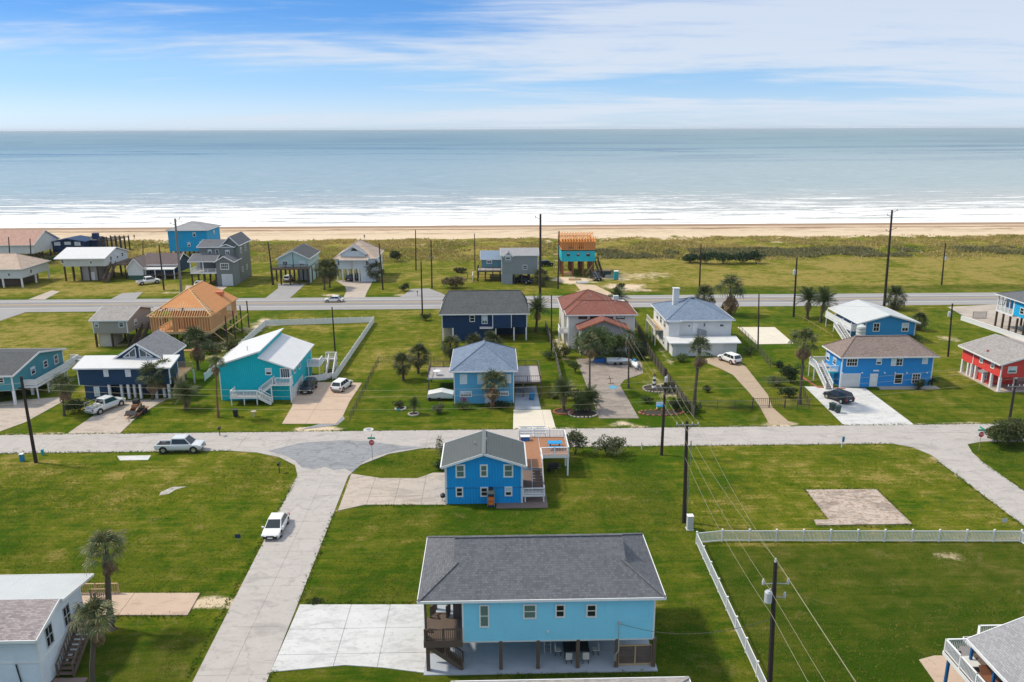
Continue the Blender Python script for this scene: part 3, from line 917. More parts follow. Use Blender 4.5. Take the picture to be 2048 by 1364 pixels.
def roof_hip(root, x0, x1, y0, y1, ze, rise, ov=.5, axis=None, mat='slate_shingle', trim='white_trim', ins=None, dutch=None, cap=None, name='roof'):
    X0, X1, Y0, Y1 = x0 - ov, x1 + ov, y0 - ov, y1 + ov
    if axis is None: axis = 'x' if X1 - X0 >= Y1 - Y0 else 'y'
    b = MB(); zr = ze + rise

    def P(a, c, z): return (a, c, z) if axis == 'x' else (c, a, z)
    A0, A1, C0, C1 = (X0, X1, Y0, Y1) if axis == 'x' else (Y0, Y1, X0, X1)
    cm = (C0 + C1) / 2; half = (C1 - C0) / 2
    i0 = ins if ins is not None else min(half, (A1 - A0) / 2 - .05)
    if dutch:
        d = dutch; zA = ze + rise * d / half; e = .02
        for c0, sg in ((C0, 1), (C1, -1)):
            b.poly([P(A0, c0, ze), P(A1, c0, ze), P(A1 - d, c0 + sg * d, zA), P(A1 - d + .3, c0 + sg * d, zA), P(A1 - d + .3, cm, zr), P(A0 + d - .3, cm, zr), P(A0 + d - .3, c0 + sg * d, zA), P(A0 + d, c0 + sg * d, zA)])
        for a0, sg in ((A0, 1), (A1, -1)):
            b.poly([P(a0, C0, ze), P(a0, C1, ze), P(a0 + sg * d, C1 - d, zA), P(a0 + sg * d, C0 + d, zA)])
            b.poly([P(a0 + sg * d, C0 + d, zA), P(a0 + sg * d, C1 - d, zA), P(a0 + sg * d, cm, zr - .03)])
    else:
        R0, R1 = A0 + i0, A1 - i0
        b.poly([P(A0, C0, ze), P(A1, C0, ze), P(R1, cm, zr), P(R0, cm, zr)])
        b.poly([P(A0, C1, ze), P(A1, C1, ze), P(R1, cm, zr), P(R0, cm, zr)])
        b.poly([P(A0, C0, ze), P(A0, C1, ze), P(R0, cm, zr)])
        b.poly([P(A1, C0, ze), P(A1, C1, ze), P(R1, cm, zr)])
    b.poly([P(A0, C0, ze), P(A1, C0, ze), P(A1, C1, ze), P(A0, C1, ze)])
    r = b.build(name, M[mat], root)
    # hip and ridge caps
    if cap is None: cap = mat
    h = MB()
    if not dutch:
        for a, c, q in ((A0, C0, R0), (A0, C1, R0), (A1, C0, R1), (A1, C1, R1)):
            h.bar(P(a, c, ze + .03), P(q, cm, zr + .03), .24, .05)
        h.bar(P(R0, cm, zr + .03), P(R1, cm, zr + .03), .26, .05)
    else:
        h.bar(P(A0 + dutch - .3, cm, zr + .03), P(A1 - dutch + .3, cm, zr + .03), .26, .05)
        for a, c, s1, s2 in ((A0, C0, 1, 1), (A0, C1, 1, -1), (A1, C0, -1, 1), (A1, C1, -1, -1)):
            h.bar(P(a, c, ze + .03), P(a + s1 * dutch, c + s2 * dutch, zA + .03), .24, .05)
    h.build('ridge_cap', M[cap], root)
    f = MB()
    for y, sg in ((Y0, -1), (Y1, 1)): f.bar((X0 - .04, y + sg * .03, ze - .07), (X1 + .04, y + sg * .03, ze - .07), .06, .2)
    for x, sg in ((X0, -1), (X1, 1)): f.bar((x + sg * .03, Y0, ze - .07), (x + sg * .03, Y1, ze - .07), .06, .2)
    f.build('fascia', M[trim], root)
    return r


def roof_shed(root, x0, x1, y0, y1, zlo, zhi, side, mat, trim='white_trim', th=.14, name='roof'):
    """single slope; side is where it is low: S N W E"""
    z = {'S': (zlo, zlo, zhi, zhi), 'N': (zhi, zhi, zlo, zlo), 'W': (zlo, zhi, zhi, zlo), 'E': (zhi, zlo, zlo, zhi)}[side]
    c = [(x0, y0), (x1, y0), (x1, y1), (x0, y1)]
    b = MB()
    lo = [(c[i][0], c[i][1], z[i]) for i in range(4)]; hi = [(c[i][0], c[i][1], z[i] + th) for i in range(4)]
    b.poly(hi); b.poly(lo)
    for i in range(4): b.poly([lo[i], lo[(i + 1) % 4], hi[(i + 1) % 4], hi[i]])
    r = b.build(name, M[mat], root)
    f = MB()
    n = [(0, -1), (1, 0), (0, 1), (-1, 0)]
    for i in range(4):
        p, q = lo[i], lo[(i + 1) % 4]; k = n[i]
        f.bar((p[0] + k[0] * .03, p[1] + k[1] * .03, p[2] + th * .4), (q[0] + k[0] * .03, q[1] + k[1] * .03, q[2] + th * .4), .055, .2)
    f.build('fascia', M[trim], root)
    return r


def opening(root, face, pl, a, b_, z0, z1, trim='white_trim', gl='window_glass', mun=(1, 2), tw=.11, name='window', pane='pane', sill=True, blind=True):
    """trim, sash bars and pane standing on a wall face (S W E N)"""
    if b_ < a: a, b_ = b_, a
    if z1 < z0: z0, z1 = z1, z0
    sg = {'S': -1, 'N': 1, 'W': -1, 'E': 1}[face]

    def bx(m, p, q, r, s, d0, d1):
        u, w = sorted((pl + sg * d0, pl + sg * d1))
        if face in 'SN': m.box(p, q, u, w, r, s)
        else: m.box(u, w, p, q, r, s)
    f = MB()
    bx(f, a, b_, z1 - tw, z1, -.03, .07); bx(f, a, b_, z0, z0 + tw, -.03, .08 if sill else .07)
    bx(f, a, a + tw, z0 + tw, z1 - tw, -.03, .068); bx(f, b_ - tw, b_, z0 + tw, z1 - tw, -.03, .068)
    iw, ih = b_ - a - 2 * tw, z1 - z0 - 2 * tw
    for k in range(1, mun[0]): x = a + tw + iw * k / mun[0]; bx(f, x - .025, x + .025, z0 + tw, z1 - tw, -.02, .05)
    for k in range(1, mun[1]): z = z0 + tw + ih * k / mun[1]; bx(f, a + tw, b_ - tw, z - .03, z + .03, -.02, .055)
    o = f.build(name, M[trim], root)
    g = MB(); bx(g, a + tw, b_ - tw, z0 + tw, z1 - tw, -.02, .02)
    g.build(pane, M[gl], o)
    if blind and gl in ('window_glass', 'green_glass', 'grey_glass') and random.random() < .5:
        h = MB(); bx(h, a + tw + .02, b_ - tw - .02, z1 - tw - ih * random.choice((.3, .48, .62)), z1 - tw - .01, .012, .028); h.build('blind', M['blind_glass'], o)
    return o


def winS(root, Y, px0, py0, px1, py1, **k):
    a, z1 = V(px0, py0, Y); b, z0 = V(px1, py1, Y)
    return opening(root, 'S', Y, a, b, z0, z1, **k)


def winX(root, face, X, px0, py0, px1, py1, **k):
    a, z1 = S(px0, py0, X); b, z0 = S(px1, py1, X)
    return opening(root, face, X, a, b, z0, z1, **k)


def door(root, face, pl, a, b_, z0, z1, mat='white_trim', trim='white_trim', handle=True, name='door', panels=2):
    sg = {'S': -1, 'N': 1, 'W': -1, 'E': 1}[face]

    def bx(m, p, q, r, s, d0, d1):
        u, w = sorted((pl + sg * d0, pl + sg * d1))
        if face in 'SN': m.box(p, q, u, w, r, s)
        else: m.box(u, w, p, q, r, s)
    if b_ < a: a, b_ = b_, a
    m = MB(); bx(m, a, b_, z0, z1, -.03, .03)
    h = (z1 - z0) / panels
    for k in range(panels): bx(m, a + .1, b_ - .1, z0 + h * k + .08, z0 + h * (k + 1) - .05, .02, .05)
    o = m.build(name, M[mat], root)
    f = MB(); bx(f, a - .1, a - .003, z0, z1 + .1, -.02, .06); bx(f, b_ + .003, b_ + .1, z0, z1 + .1, -.02, .06); bx(f, a - .003, b_ + .003, z1 + .003, z1 + .1, -.02, .06)
    f.build('door_frame', M[trim], o)
    if handle:
        k = MB(); bx(k, b_ - .16, b_ - .08, (z0 + z1) / 2 - .04, (z0 + z1) / 2 + .02, .04, .1); k.build('handle', M['galvanised'], o)
    return o


def garage(root, face, pl, a, b_, z0, z1, mat='white_siding'):
    return door(root, face, pl, a, b_, z0, z1, mat, 'white_trim', False, 'garage_door', 4)


def posts(root, pts, z0, z1, w=.3, mat='dark_pile', name='post', rnd=False):
    me = None
    for x, y in pts:
        if rnd:
            o = MB().tube((x, y, z0), (x, y, z1), w / 2, w / 2 * .92, 8).build(name, M[mat], root, smooth=False)
        elif me is None:
            o = MB().box(-w / 2, w / 2, -w / 2, w / 2, z0, z1).build(name, M[mat], root, local=True); me = o.data
            o.location = Vector((x, y, 0)) - parent_loc(root)
        else:
            o = bpy.data.objects.new(name, me); COL.objects.link(o); o.parent = root
            o.location = Vector((x, y, 0)) - parent_loc(root)


def deck(root, x0, x1, y0, y1, z, th=.25, mat='grey_deck', rim='white_trim', name='deck'):
    b = MB(); b.box(x0, x1, y0, y1, z - .05, z); o = b.build(name, M[mat], root)
    r = MB()
    r.box(x0 - .03, x1 + .03, y0 - .04, y0 + .003, z - th, z - .004); r.box(x0 - .03, x1 + .03, y1 - .003, y1 + .04, z - th, z - .004)
    r.box(x0 - .04, x0 + .003, y0 + .003, y1 - .003, z - th, z - .004); r.box(x1 - .003, x1 + .04, y0 + .003, y1 - .003, z - th, z - .004)
    r.box(x0, x1, y0 + .01, y1 - .01, z - th + .02, z - .054)
    r.build('rim_joist', M[rim], o)
    return o


def rail(root, pts, h=1.0, mat='white_trim', sp=.16, bal=.045, pw=.11, base=0.0, horizontal=False, solid=None):
    """guard rail through 3D foot points: posts and rails, balusters as one sub-part"""
    m, b = MB(), MB()
    for i in range(len(pts) - 1):
        p, q = Vector(pts[i]), Vector(pts[i + 1]); L = (q - p).length
        n = max(1, round(L / 1.9))
        for k in range(n + 1):
            if k == 0 and i > 0: continue
            c = p.lerp(q, k / n); m.box(c.x - pw / 2, c.x + pw / 2, c.y - pw / 2, c.y + pw / 2, c.z - base, c.z + h + .03)
        up = Vector((0, 0, h))
        m.bar(p + up, q + up, .13, .06); m.bar(p + Vector((0, 0, .12)), q + Vector((0, 0, .12)), .06, .07)
        if solid:
            b.bar(p + Vector((0, 0, .12 + (h - .15) / 2)), q + Vector((0, 0, .12 + (h - .15) / 2)), .035, h - .2)
        elif horizontal:
            for k in range(1, 5): b.bar(p + Vector((0, 0, .12 + (h - .12) * k / 5)), q + Vector((0, 0, .12 + (h - .12) * k / 5)), .04, .07)
        else:
            nb = max(1, int(L / sp))
            for k in range(nb):
                c = p.lerp(q, (k + .5) / nb); b.bar(c + Vector((0, 0, .14)), c + Vector((0, 0, h - .02)), bal)
    o = m.build('railing', M[mat], root)
    stuff(b.build('balusters', M[mat], o))
    return o


def stair(root, bot, top, width, mat='white_trim', tread='grey_deck', rails=True, rail_mat=None, single=False, rh=.95, bal_sp=.2):
    p, q = Vector(bot), Vector(top)
    d = Vector((q.x - p.x, q.y - p.y, 0)); run = d.length; d.normalize(); s = Vector((-d.y, d.x, 0))
    n = max(3, round((q.z - p.z) / .2))
    st = MB()
    for sg in (-1, 1):
        o = s * (sg * (width / 2 - .03)); st.bar(p + o + Vector((0, 0, .02)), q + o + Vector((0, 0, -.12)), .06, .28)
    so = st.build('stair', M[mat], root)
    T = MB()
    for k in range(n):
        c = p.lerp(q, (k + .5) / n); c.z = p.z + (q.z - p.z) * (k + 1) / n - .03
        if single:
            t = MB(); t.bar(c - s * (width / 2 - .07), c + s * (width / 2 - .07), run / n * 1.02, .05); t.build('tread', M[tread], so)
        else: T.bar(c - s * (width / 2 - .07), c + s * (width / 2 - .07), run / n * 1.02, .05)
    if not single: T.build('treads', M[tread], so)
    if rails:
        for sg in (-1, 1):
            o = s * (sg * width / 2)
            rail(root, [p + o + Vector((0, 0, .1)), q + o + Vector((0, 0, .02))], rh, rail_mat or mat, sp=bal_sp, pw=.09)
    return so


def vent(root, x, y, z, h=.35, r=.06, mat='galvanised'):
    MB().tube((x, y, z - .25), (x, y, z + h), r, r, 8).tube((x, y, z + h), (x, y, z + h + .08), r * 1.6, r * 1.2, 8).build('roof_vent', M[mat], root)


def gridpts(x0, x1, nx, y0, y1, ny):
    return [(x0 + (x1 - x0) * i / max(1, nx - 1), y0 + (y1 - y0) * j / max(1, ny - 1)) for i in range(nx) for j in range(ny)]


def house(name, label, x, y, cat='house', group=None):
    return thing(name, label, cat, (x, y, 0), group or 'beach houses of the street')


# ---------------------------------------------------------------- front row
# pale blue house on brown piles
Y0 = 52.3
r = house('stilt_house', 'pale sky blue house on brown piles with dark dutch hip roof and open ground floor', 3.4, 56.3)
x0, x1 = -2.55, 11.9
yb = 60.7
ze = V(837, 1203, Y0 - .55)[1]
zf = V(925, 1283, Y0)[1]
paint('sky_siding_plain', (.26, .72, .98), wear=.1)
walls(r, x0, x1, Y0, yb, zf, ze - .02, 'sky_siding')
sd = MB(); zq = zf + .02
while zq < ze - .22: sd.extr([(Y0 - .003, zq), (Y0 - .036, zq), (Y0 - .010, zq + .188), (Y0 - .003, zq + .188)], 'x', x0 + .1, x1 - .1); zq += .19
stuff(sd.build('lap_boards', M['sky_siding_plain'], r))
corner_boards(r, x0, x1, Y0 - .03, yb, zf, ze - .03, w=.1)
MB().box(x0 - .02, x1 + .02, Y0 - .03, Y0 - .001, zf - .1, zf + .02).build('skirt_board', M['pale_siding'], r)
walls(r, -5.15, x0 - .003, 57.2, yb, zf, ze - .02, 'sky_siding', name='rear_wall')
zr = V(1024, 1073, 56.5)[1]
roof_hip(r, -5.2, 11.95, Y0, 60.75, ze, zr - ze, .58, 'x', 'charcoal_shingle', dutch=2.85)
for bx_ in [(958, 1209, 979, 1254), (1046, 1208, 1073, 1237), (1110.5, 1208, 1130, 1234.5), (1172.5, 1208, 1193, 1234)]:
    winS(r, Y0 - .04, *bx_, gl='green_glass' if bx_[0] < 1100 else 'window_glass', blind=bx_[0] < 1000)
MB().box(-5.55, 12.25, 51.85, 61.0, 0, .09).build('floor_slab', M['cool_slab'], r)
fx = [V(p_, 1340, 52.35)[0] for p_ in (857, 937, 1002, 1076, 1155, 1232)] + [12.0]
posts(r, [(x, 52.4) for x in fx[:1] + fx[2:]] + [(x, 56.3) for x in fx[1:]] + [(x, 60.4) for x in fx], .09, zf - .003, .27, 'brown_timber')
posts(r, [(-5.3, 52.3)], zf, ze - .1, .17, 'brown_timber', 'porch_post')
zd = zf + .22
deck(r, -5.45, x0 - .06, 52.1, 55.0, zd, .55, 'brown_deck', 'brown_timber', 'landing')
rail(r, [(-5.4, 52.16, zd), (-4.0, 52.16, zd), (x0 - .08, 52.16, zd)], .95, 'brown_timber', sp=.15)
stair(r, (-4.55, 59.6, .1), (-4.55, 55.05, zd), 1.25, 'brown_timber', 'brown_deck', single=True, bal_sp=.3)
stair(r, (-2.6, 52.75, .1), (-5.2, 52.75, zd - .55), .9, 'brown_timber', 'brown_deck', single=True, bal_sp=.16, rh=.85)
MB().box(-5.2, -3.6, 53.4, 53.5, .8, zd - .7).build('stair_panel', M['tan_timber'], r)
MB().box(-3.4, -2.7, 55.0, 57.1, zd - .55, ze - .1).build('porch_wall', M['brown_panel'], r)
# storage cage under the house: frame and slats
cg = MB()
xa, xb = V(1237, 1300, 52.55)[0], V(1304, 1300, 52.55)[0]
for x in (xa, (xa + xb) / 2, xb): cg.box(x - .05, x + .05, 52.5, 52.6, .12, 1.85)
for z in (.16, 1.83): cg.box(xa, xb, 52.505, 52.595, z - .05, z + .05)
cgo = cg.build('storage_screen', M['tan_timber'], r)
for k in range(12):
    z = .26 + k * .125
    MB().box(xa + .05, xb - .05, 52.56, 52.59, z, z + .095).build('slat', M['brown_deck'], cgo)
# meter box, conduit and flood light on the front wall
xm_, zm_ = V(1239, 1245, Y0)
MB().box(xm_ - .1, xm_ + .1, Y0 - .14, Y0, zm_ - .12, zm_ + .16).tube((xm_ - .02, Y0 - .06, zm_ - .1), (xm_ - .02, Y0 - .06, 1.6), .035, n=8).tube((xm_ - .02, Y0 - .06, 1.6), (xm_ - .25, Y0 - .06, 1.25), .035, n=8).build('meter_riser', M['transformer_grey'], r)
MB().box(xm_ - .42, xm_ - .16, Y0 - .16, Y0 - .01, .75, 1.3).build('meter_box', M['galvanised'], r)
xl, zl = V(1096, 1262, Y0)
MB().box(xl - .09, xl + .09, Y0 - .12, Y0, zl - .06, zl + .09).build('wall_lamp', M['white_trim'], r)
xv, zv = V(1113, 1174, 53.9)
MB().path([(xv, 53.9, zv - .35), (xv, 53.9, zv + .12), (xv + .08, 53.85, zv + .2), (xv + .18, 53.75, zv + .14)], .075, 8).build('roof_vent', M['white_trim'], r)
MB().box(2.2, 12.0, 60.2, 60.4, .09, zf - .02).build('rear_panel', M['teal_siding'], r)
# dining set and ladder under the house
tb = thing('dining_table', 'dark outdoor dining table under the pale blue stilt house', 'table', (6.2, 54.0, .09))
MB().box(5.2, 7.2, 53.4, 54.6, .74, .8).build('table_top', M['black_metal'], tb)
for x in (5.3, 7.1):
    for y in (53.5, 54.5): MB().box(x - .04, x + .04, y - .04, y + .04, .09, .74).build('leg', M['black_metal'], tb)


def chair_proto():
    c = thing('outdoor_chair', 'outdoor dining chair with pale cushions at the table under the pale blue stilt house', 'chair', (0, 0, 0), 'chairs under the pale blue house', local=True)
    MB().box(-.25, .25, -.25, .25, .4, .47).build('seat', M['cushion_white'], c)
    MB().box(-.25, .25, .2, .26, .47, 1.0).build('backrest', M['cushion_white'], c)
    for sx in (-.21, .21):
        for sy in (-.2, .2): MB().box(sx - .025, sx + .025, sy - .025, sy + .025, 0, .4).build('leg', M['black_metal'], c)
    return c


ch = chair_proto()
for i, (cx_, cy_, a_) in enumerate([(5.55, 53.0, math.pi), (6.85, 53.0, math.pi), (5.6, 55.1, 0), (6.8, 55.1, 0), (4.8, 54.0, 1.57), (7.75, 54.0, -1.57)]):
    cl_ = 'outdoor chair with pale cushions at the dark table, ' + ['near side towards the ladder', 'near side towards the storage screen', 'far side towards the ladder', 'far side towards the storage screen', 'ladder end', 'storage screen end'][i]
    if i == 0: ch.location = (cx_, cy_, .09); ch.rotation_euler.z = a_; ch['label'] = cl_
    else: clone(ch, (cx_, cy_, .09), a_, label=cl_)
ld = thing('step_ladder', 'grey step ladder leaning under the pale blue stilt house beside the dining table', 'ladder', (4.0, 54.6, .09))
lb = MB()
for s_ in (-.25, .25): lb.bar((4.0 + s_, 54.2, .09), (4.0 + s_, 55.0, 2.0), .06)
lb.build('stile', M['galvanised'], ld)
for k in range(6): MB().bar((3.76, 54.32 + k * .13, .4 + k * .28), (4.24, 54.32 + k * .13, .4 + k * .28), .09, .04).build('rung', M['galvanised'], ld)

# mid blue gable house with deck
Y0 = 80.35
xw, xe_ = -5.4, 2.95
r = house('gable_house', 'bright azure two storey gable house with grey green ribbed metal roof on the corner lot', -1.2, 84)
zel = V(885, 936, Y0 - .45)[1]; zpk = V(967, 909, Y0 - .45)[1]
ye = 86.3
zb = zel + .12
walls(r, xw, xe_, Y0, ye, 0.02, zb, 'azure_board', gable='y', rise=zpk - zel - .12)
MB().box(xw - .01, xe_ + .01, Y0 - .045, Y0 - .002, V(960, 975.5, Y0)[1] - .05, V(960, 974.5, Y0)[1] + .03).build('belt_board', M['azure_siding'], r)
corner_boards(r, xw, xe_, Y0, ye, .05, zb - .02, w=.12)
roof_gable(r, xw, xe_, Y0, ye, zb, zpk - zb - .02, 'y', .42, .45, 'green_grey_metal_roof', th=.1)
xc_ = (xw + xe_) / 2
rb = MB()
sl = (zpk - zb - .02) / ((xe_ - xw) / 2)
yv = Y0 - .44
while yv < ye + .44:
    for sg in (-1, 1):
        rb.bar((xc_, yv, zpk + .1), (xc_ + sg * ((xe_ - xw) / 2 + .42), yv, zpk + .1 - sl * ((xe_ - xw) / 2 + .42)), .045, .05)
    yv += .3
stuff(rb.build('roof_ribs', M['green_grey_metal_roof'], r))
MB().bar((xc_, Y0 - .46, zpk + .13), (xc_, ye + .46, zpk + .13), .42, .06).build('ridge_cap', M['green_grey_metal_roof'], r)
gt = MB()
for x, sg in ((xw - .5, -1), (xe_ + .5, 1)): gt.bar((x, Y0 - .45, zb - .12), (x, ye + .45, zb - .12), .13, .13)
for x in (xw - .06, xe_ + .06): gt.bar((x, Y0 - .1, zb - .2), (x, Y0 - .1, .1), .08, .08)
gt.build('gutter', M['white_trim'], r)
o_ = (840, 830); k_ = 1 / 4.876


def zz(a, b, c, d, o=o_, k=k_): return (o[0] + a * k, o[1] + b * k, o[0] + c * k, o[1] + d * k)


for q in [(345, 482, 442, 612), (583, 482, 662, 603), (813, 480, 910, 607)]: winS(r, Y0, *zz(*q), gl='green_glass', tw=.16)
for q in [(347, 702, 422, 797), (587, 702, 665, 795), (825, 698, 900, 790)]: winS(r, Y0, *zz(*q), tw=.14)
vent(r, xc_ - 1.0, 83.2, zpk - .3); vent(r, xc_ + .3, 83.6, zpk + .1, .25)
zk = 2.65
deck(r, xe_ + .05, 5.4, 83.9, 93.2, zk, .3, 'orange_deck', 'white_trim')
deck(r, 5.46, 8.75, 87.4, 93.2, zk, .35, 'orange_deck', 'white_trim')
rail(r, [(5.4, 84.0, zk), (5.4, 87.4, zk)], .95, 'white_trim', sp=.18)
rail(r, [(5.4, 87.45, zk), (8.7, 87.45, zk), (8.7, 93.15, zk), (3.1, 93.15, zk)], .95, 'white_trim', sp=.18, bal=.05)
posts(r, [(5.5, 87.5), (8.65, 87.5), (8.65, 90.3), (8.65, 93.1), (5.5, 93.1), (5.5, 90.3), (3.2, 93.1)], 0, zk - .31, .2, 'white_trim')
stair(r, (4.75, 81.35, 1.0), (4.75, 83.95, zk), 1.25, 'grey_deck', 'brown_deck', single=True, bal_sp=.22)
deck(r, xe_ + .1, 5.45, 80.35, 81.35, 1.0, .22, 'grey_deck', 'white_trim', 'landing')
rail(r, [(xe_ + .15, 80.4, 1.0), (5.4, 80.4, 1.0), (5.4, 81.3, 1.0)], .75, 'white_trim', sp=.15)
posts(r, [(3.3, 80.5), (5.35, 80.5), (5.35, 81.25)], 0, .78, .13, 'white_trim')
MB().box(.1, 5.75, 79.1, 80.33, 0, .07).box(xe_ + .02, 5.75, 80.34, 93.0, 0, .07).build('patio', M['brown_slab'], r)
# slatted pergola screen at the street end of the deck
pg = MB()
for k in range(4): pg.bar((3.1, 94.3 + k * .75, 2.75), (6.6, 94.3 + k * .75, 2.75), .1, .14)
for x in (3.2, 4.9, 6.5): pg.bar((x, 93.3, 2.62), (x, 97 - .4, 2.62), .1, .14)
pgo = thing('pergola', 'white slatted pergola behind the bright azure gable house', 'pergola', (4.8, 95, 0))
pg.build('roof_slats', M['white_trim'], pgo)
posts(pgo, [(3.2, 93.45), (6.5, 93.45), (3.2, 95.7), (6.5, 95.7)], 0, 2.6, .13, 'white_trim')

# table set on the deck
tb = thing('picnic_table', 'blue picnic table on the orange deck of the azure gable house', 'table', (7.2, 89.6, zk))
MB().box(6.4, 8.1, 89.1, 90.1, zk + .7, zk + .76).build('table_top', M['table_blue'], tb)
for sy in (-.75, .75): MB().box(6.4, 8.1, 89.6 + sy - .14, 89.6 + sy + .14, zk + .42, zk + .47).build('bench', M['table_blue'], tb)
lg = MB()
for x in (6.7, 7.8):
    lg.bar((x, 88.85, zk), (x, 89.4, zk + .7), .07); lg.bar((x, 90.35, zk), (x, 89.8, zk + .7), .07); lg.bar((x, 88.85, zk + .4), (x, 90.35, zk + .4), .06)
lg.build('trestle', M['navy_plastic'], tb)
tb = thing('cooler_bench', 'dark blue storage bench at the railing of the orange deck', 'bench', (3.6, 92.2, zk))
MB().box(3.2, 4.3, 91.9, 92.5, zk, zk + .5).build('box_body', M['tarp_blue'], tb); MB().box(3.17, 4.33, 91.87, 92.53, zk + .503, zk + .57).build('lid', M['white_trim'], tb)
# tall stand against the front wall
sx_, _ = V(982, 990, 79.7)
st = thing('grill_stand', 'tall grey stand with two orange panels against the azure gable wall', 'stand', (sx_, 79.7, 0))
MB().box(sx_ - .36, sx_ + .36, 79.4, 79.98, .07, .25).build('base_box', M['navy_plastic'], st)
MB().box(sx_ - .42, sx_ - .34, 79.45, 79.9, .07, 1.75).box(sx_ + .34, sx_ + .42, 79.45, 79.9, .07, 1.75).build('upright', M['galvanised'], st)
for z in (.3, .78): MB().box(sx_ - .3, sx_ + .3, 79.42, 79.8, z, z + .4).build('panel', M['orange_plastic'], st)
MB().box(sx_ - .33, sx_ + .33, 79.5, 79.9, 1.28, 1.5).build('tray', M['navy_plastic'], st)
MB().box(sx_ - .33, sx_ + .33, 79.5, 79.9, 1.55, 2.0).build('hood', M['galvanised'], st)
MB().tube((sx_, 79.7, 2.0), (sx_, 79.7, 2.25), .28, .22, 12).build('cap', M['black_metal'], st)
wb = thing('wheelbarrow', 'dark garden cart standing under the raised deck', 'cart', (7.0, 88.6, 0))
MB().extr([(6.5, .45), (7.4, .45), (7.7, 1.0), (6.3, 1.0)], 'y', 88.2, 89.0).build('tray', M['black_metal'], wb)
MB().tube((6.45, 88.55, .25), (6.45, 88.65, .25), .25, n=14).build('wheel', M['rubber'], wb)
MB().bar((6.45, 88.6, .3), (7.9, 88.3, .7), .05).bar((6.45, 88.6, .3), (7.9, 88.9, .7), .05).bar((7.3, 88.35, 0), (7.3, 88.35, .5), .05).bar((7.3, 88.85, 0), (7.3, 88.85, .5), .05).build('handle', M['galvanised'], wb)
for k_i, (px_, py_, w_, h_) in enumerate([(886, 1003, .34, .7), (905, 1006, .28, .95)]):
    gx_, gy__ = G(px_, py_)
    kb = thing('kayak_cart' if k_i else 'barbecue', ['small black barbecue on the drive beside the azure gable house', 'black tyre leaning on the azure gable wall'][k_i], ['barbecue', 'tyre'][k_i], (gx_, gy__, 0))
    if k_i == 0:
        MB().tube((gx_, gy__, .55), (gx_, gy__, .85), .26, .3, 14).tube((gx_, gy__, .85), (gx_, gy__, 1.0), .3, .12, 14).build('kettle', M['black_metal'], kb)
        for a_ in (0, 2.1, 4.2): MB().bar((gx_, gy__, .55), (gx_ + .3 * math.cos(a_), gy__ + .3 * math.sin(a_), .06), .04).build('leg', M['galvanised'], kb)
    else:
        kb.name = 'tyre'; _loc[kb.name] = Vector((gx_, gy__, 0))
        tt = MB(); tt.path([(gx_ + .33 * math.cos(a_), gy__ + .1, .42 + .33 * math.sin(a_)) for a_ in np.linspace(0, 6.2832, 21)], .1, 8); tt.build('tread_ring', M['rubber'], kb)

# white house, corner of the view
r = house('white_house', 'white sided house with mauve shingle roof and pale metal porch roof behind palms', -39, 55)
ze = 4.6
ya = S(68, 1275, -33.25)[0]
yr_, zr_ = S(113, 1201, -33.4)
yb_ = 57.6
x1 = -33.45
walls(r, -50, x1, 51.2, yb_, 0.02, ze - .05, 'ice_siding')
b = MB(); b.extr([(51.2, ze - .05), (yr_, zr_ - .02), (yb_, ze + .35), (yb_, ze - .05)], 'x', -50, x1); b.build('gable_wall', M['ice_siding'], r)
corner_boards(r, -50, x1, 51.2, yb_, .05, ze - .1)
b = MB(); th = .14
b.extr([(50.7, ze - .25), (yr_, zr_), (yr_, zr_ + th), (50.7, ze - .25 + th)], 'x', -50.5, x1 + .25); b.build('roof', M['mauve_shingle'], r)
b = MB(); b.extr([(yr_ + .02, zr_ - .02), (58.9, ze + .15), (58.9, ze + .27), (yr_ + .02, zr_ + .11)], 'x', -50.5, x1 + .5); b.build('porch_roof', M['pale_metal_roof'], r)
f = MB(); f.bar((-50.5, 50.66, ze - .2), (x1 + .25, 50.66, ze - .2), .07, .22); f.bar((x1 + .28, 50.7, ze - .22), (x1 + .28, yr_, zr_ + .02), .06, .24); f.bar((x1 + .53, yr_, zr_ + .02), (x1 + .53, 58.9, ze + .2), .06, .2); f.bar((-50.5, 58.93, ze + .2), (x1 + .5, 58.93, ze + .2), .06, .2)
f.build('fascia', M['white_trim'], r)
MB().box(-50, x1 + .02, 51.14, 51.19, 2.25, 2.4).build('belt_board', M['white_trim'], r)
for ya_ in (52.2, 54.75): opening(r, 'E', x1, ya_, ya_ + .95, 2.7, 4.35, trim='transformer_grey', mun=(2, 2), tw=.05, blind=False, sill=False)
MB().box(x1 - .001, x1 + .03, 51.25, yb_, 2.25, 2.4).build('belt_board', M['white_trim'], r)
MB().tube((-35.0, 51.1, .1), (-35.2, 51.1, 2.2), .05, n=8).build('downpipe', M['black_metal'], r)
deck(r, x1 + .05, x1 + 1.6, 56.6, 58.8, 2.6, .25, 'brown_deck', 'tan_timber', 'landing')
stair(r, (x1 + .9, 52.4, .1), (x1 + .9, 56.55, 2.6), 1.2, 'brown_timber', 'brown_deck', single=True, rail_mat='brown_timber', bal_sp=.35)
posts(r, [(x1 + 1.55, 56.7), (x1 + 1.55, 58.7)], 0, 4.5, .15, 'brown_timber')
rail(r, [(x1 + .1, 58.75, 2.6), (x1 + 1.55, 58.75, 2.6)], .95, 'tan_timber')
MB().box(x1 + .1, x1 + 2.6, 50.4, 52.3, 0, .08).build('stair_slab', M['brown_slab'], r)
rb_ = thing('yard_railing', 'tan timber yard railing beside the pink patio slab', 'railing', (-36, 63.2, 0))
rail(rb_, [(-38.5, 63.6, .1), (-35.6, 63.6, .1), (-33.6, 63.6, .1)], 1.0, 'tan_timber', sp=.2, base=.1)
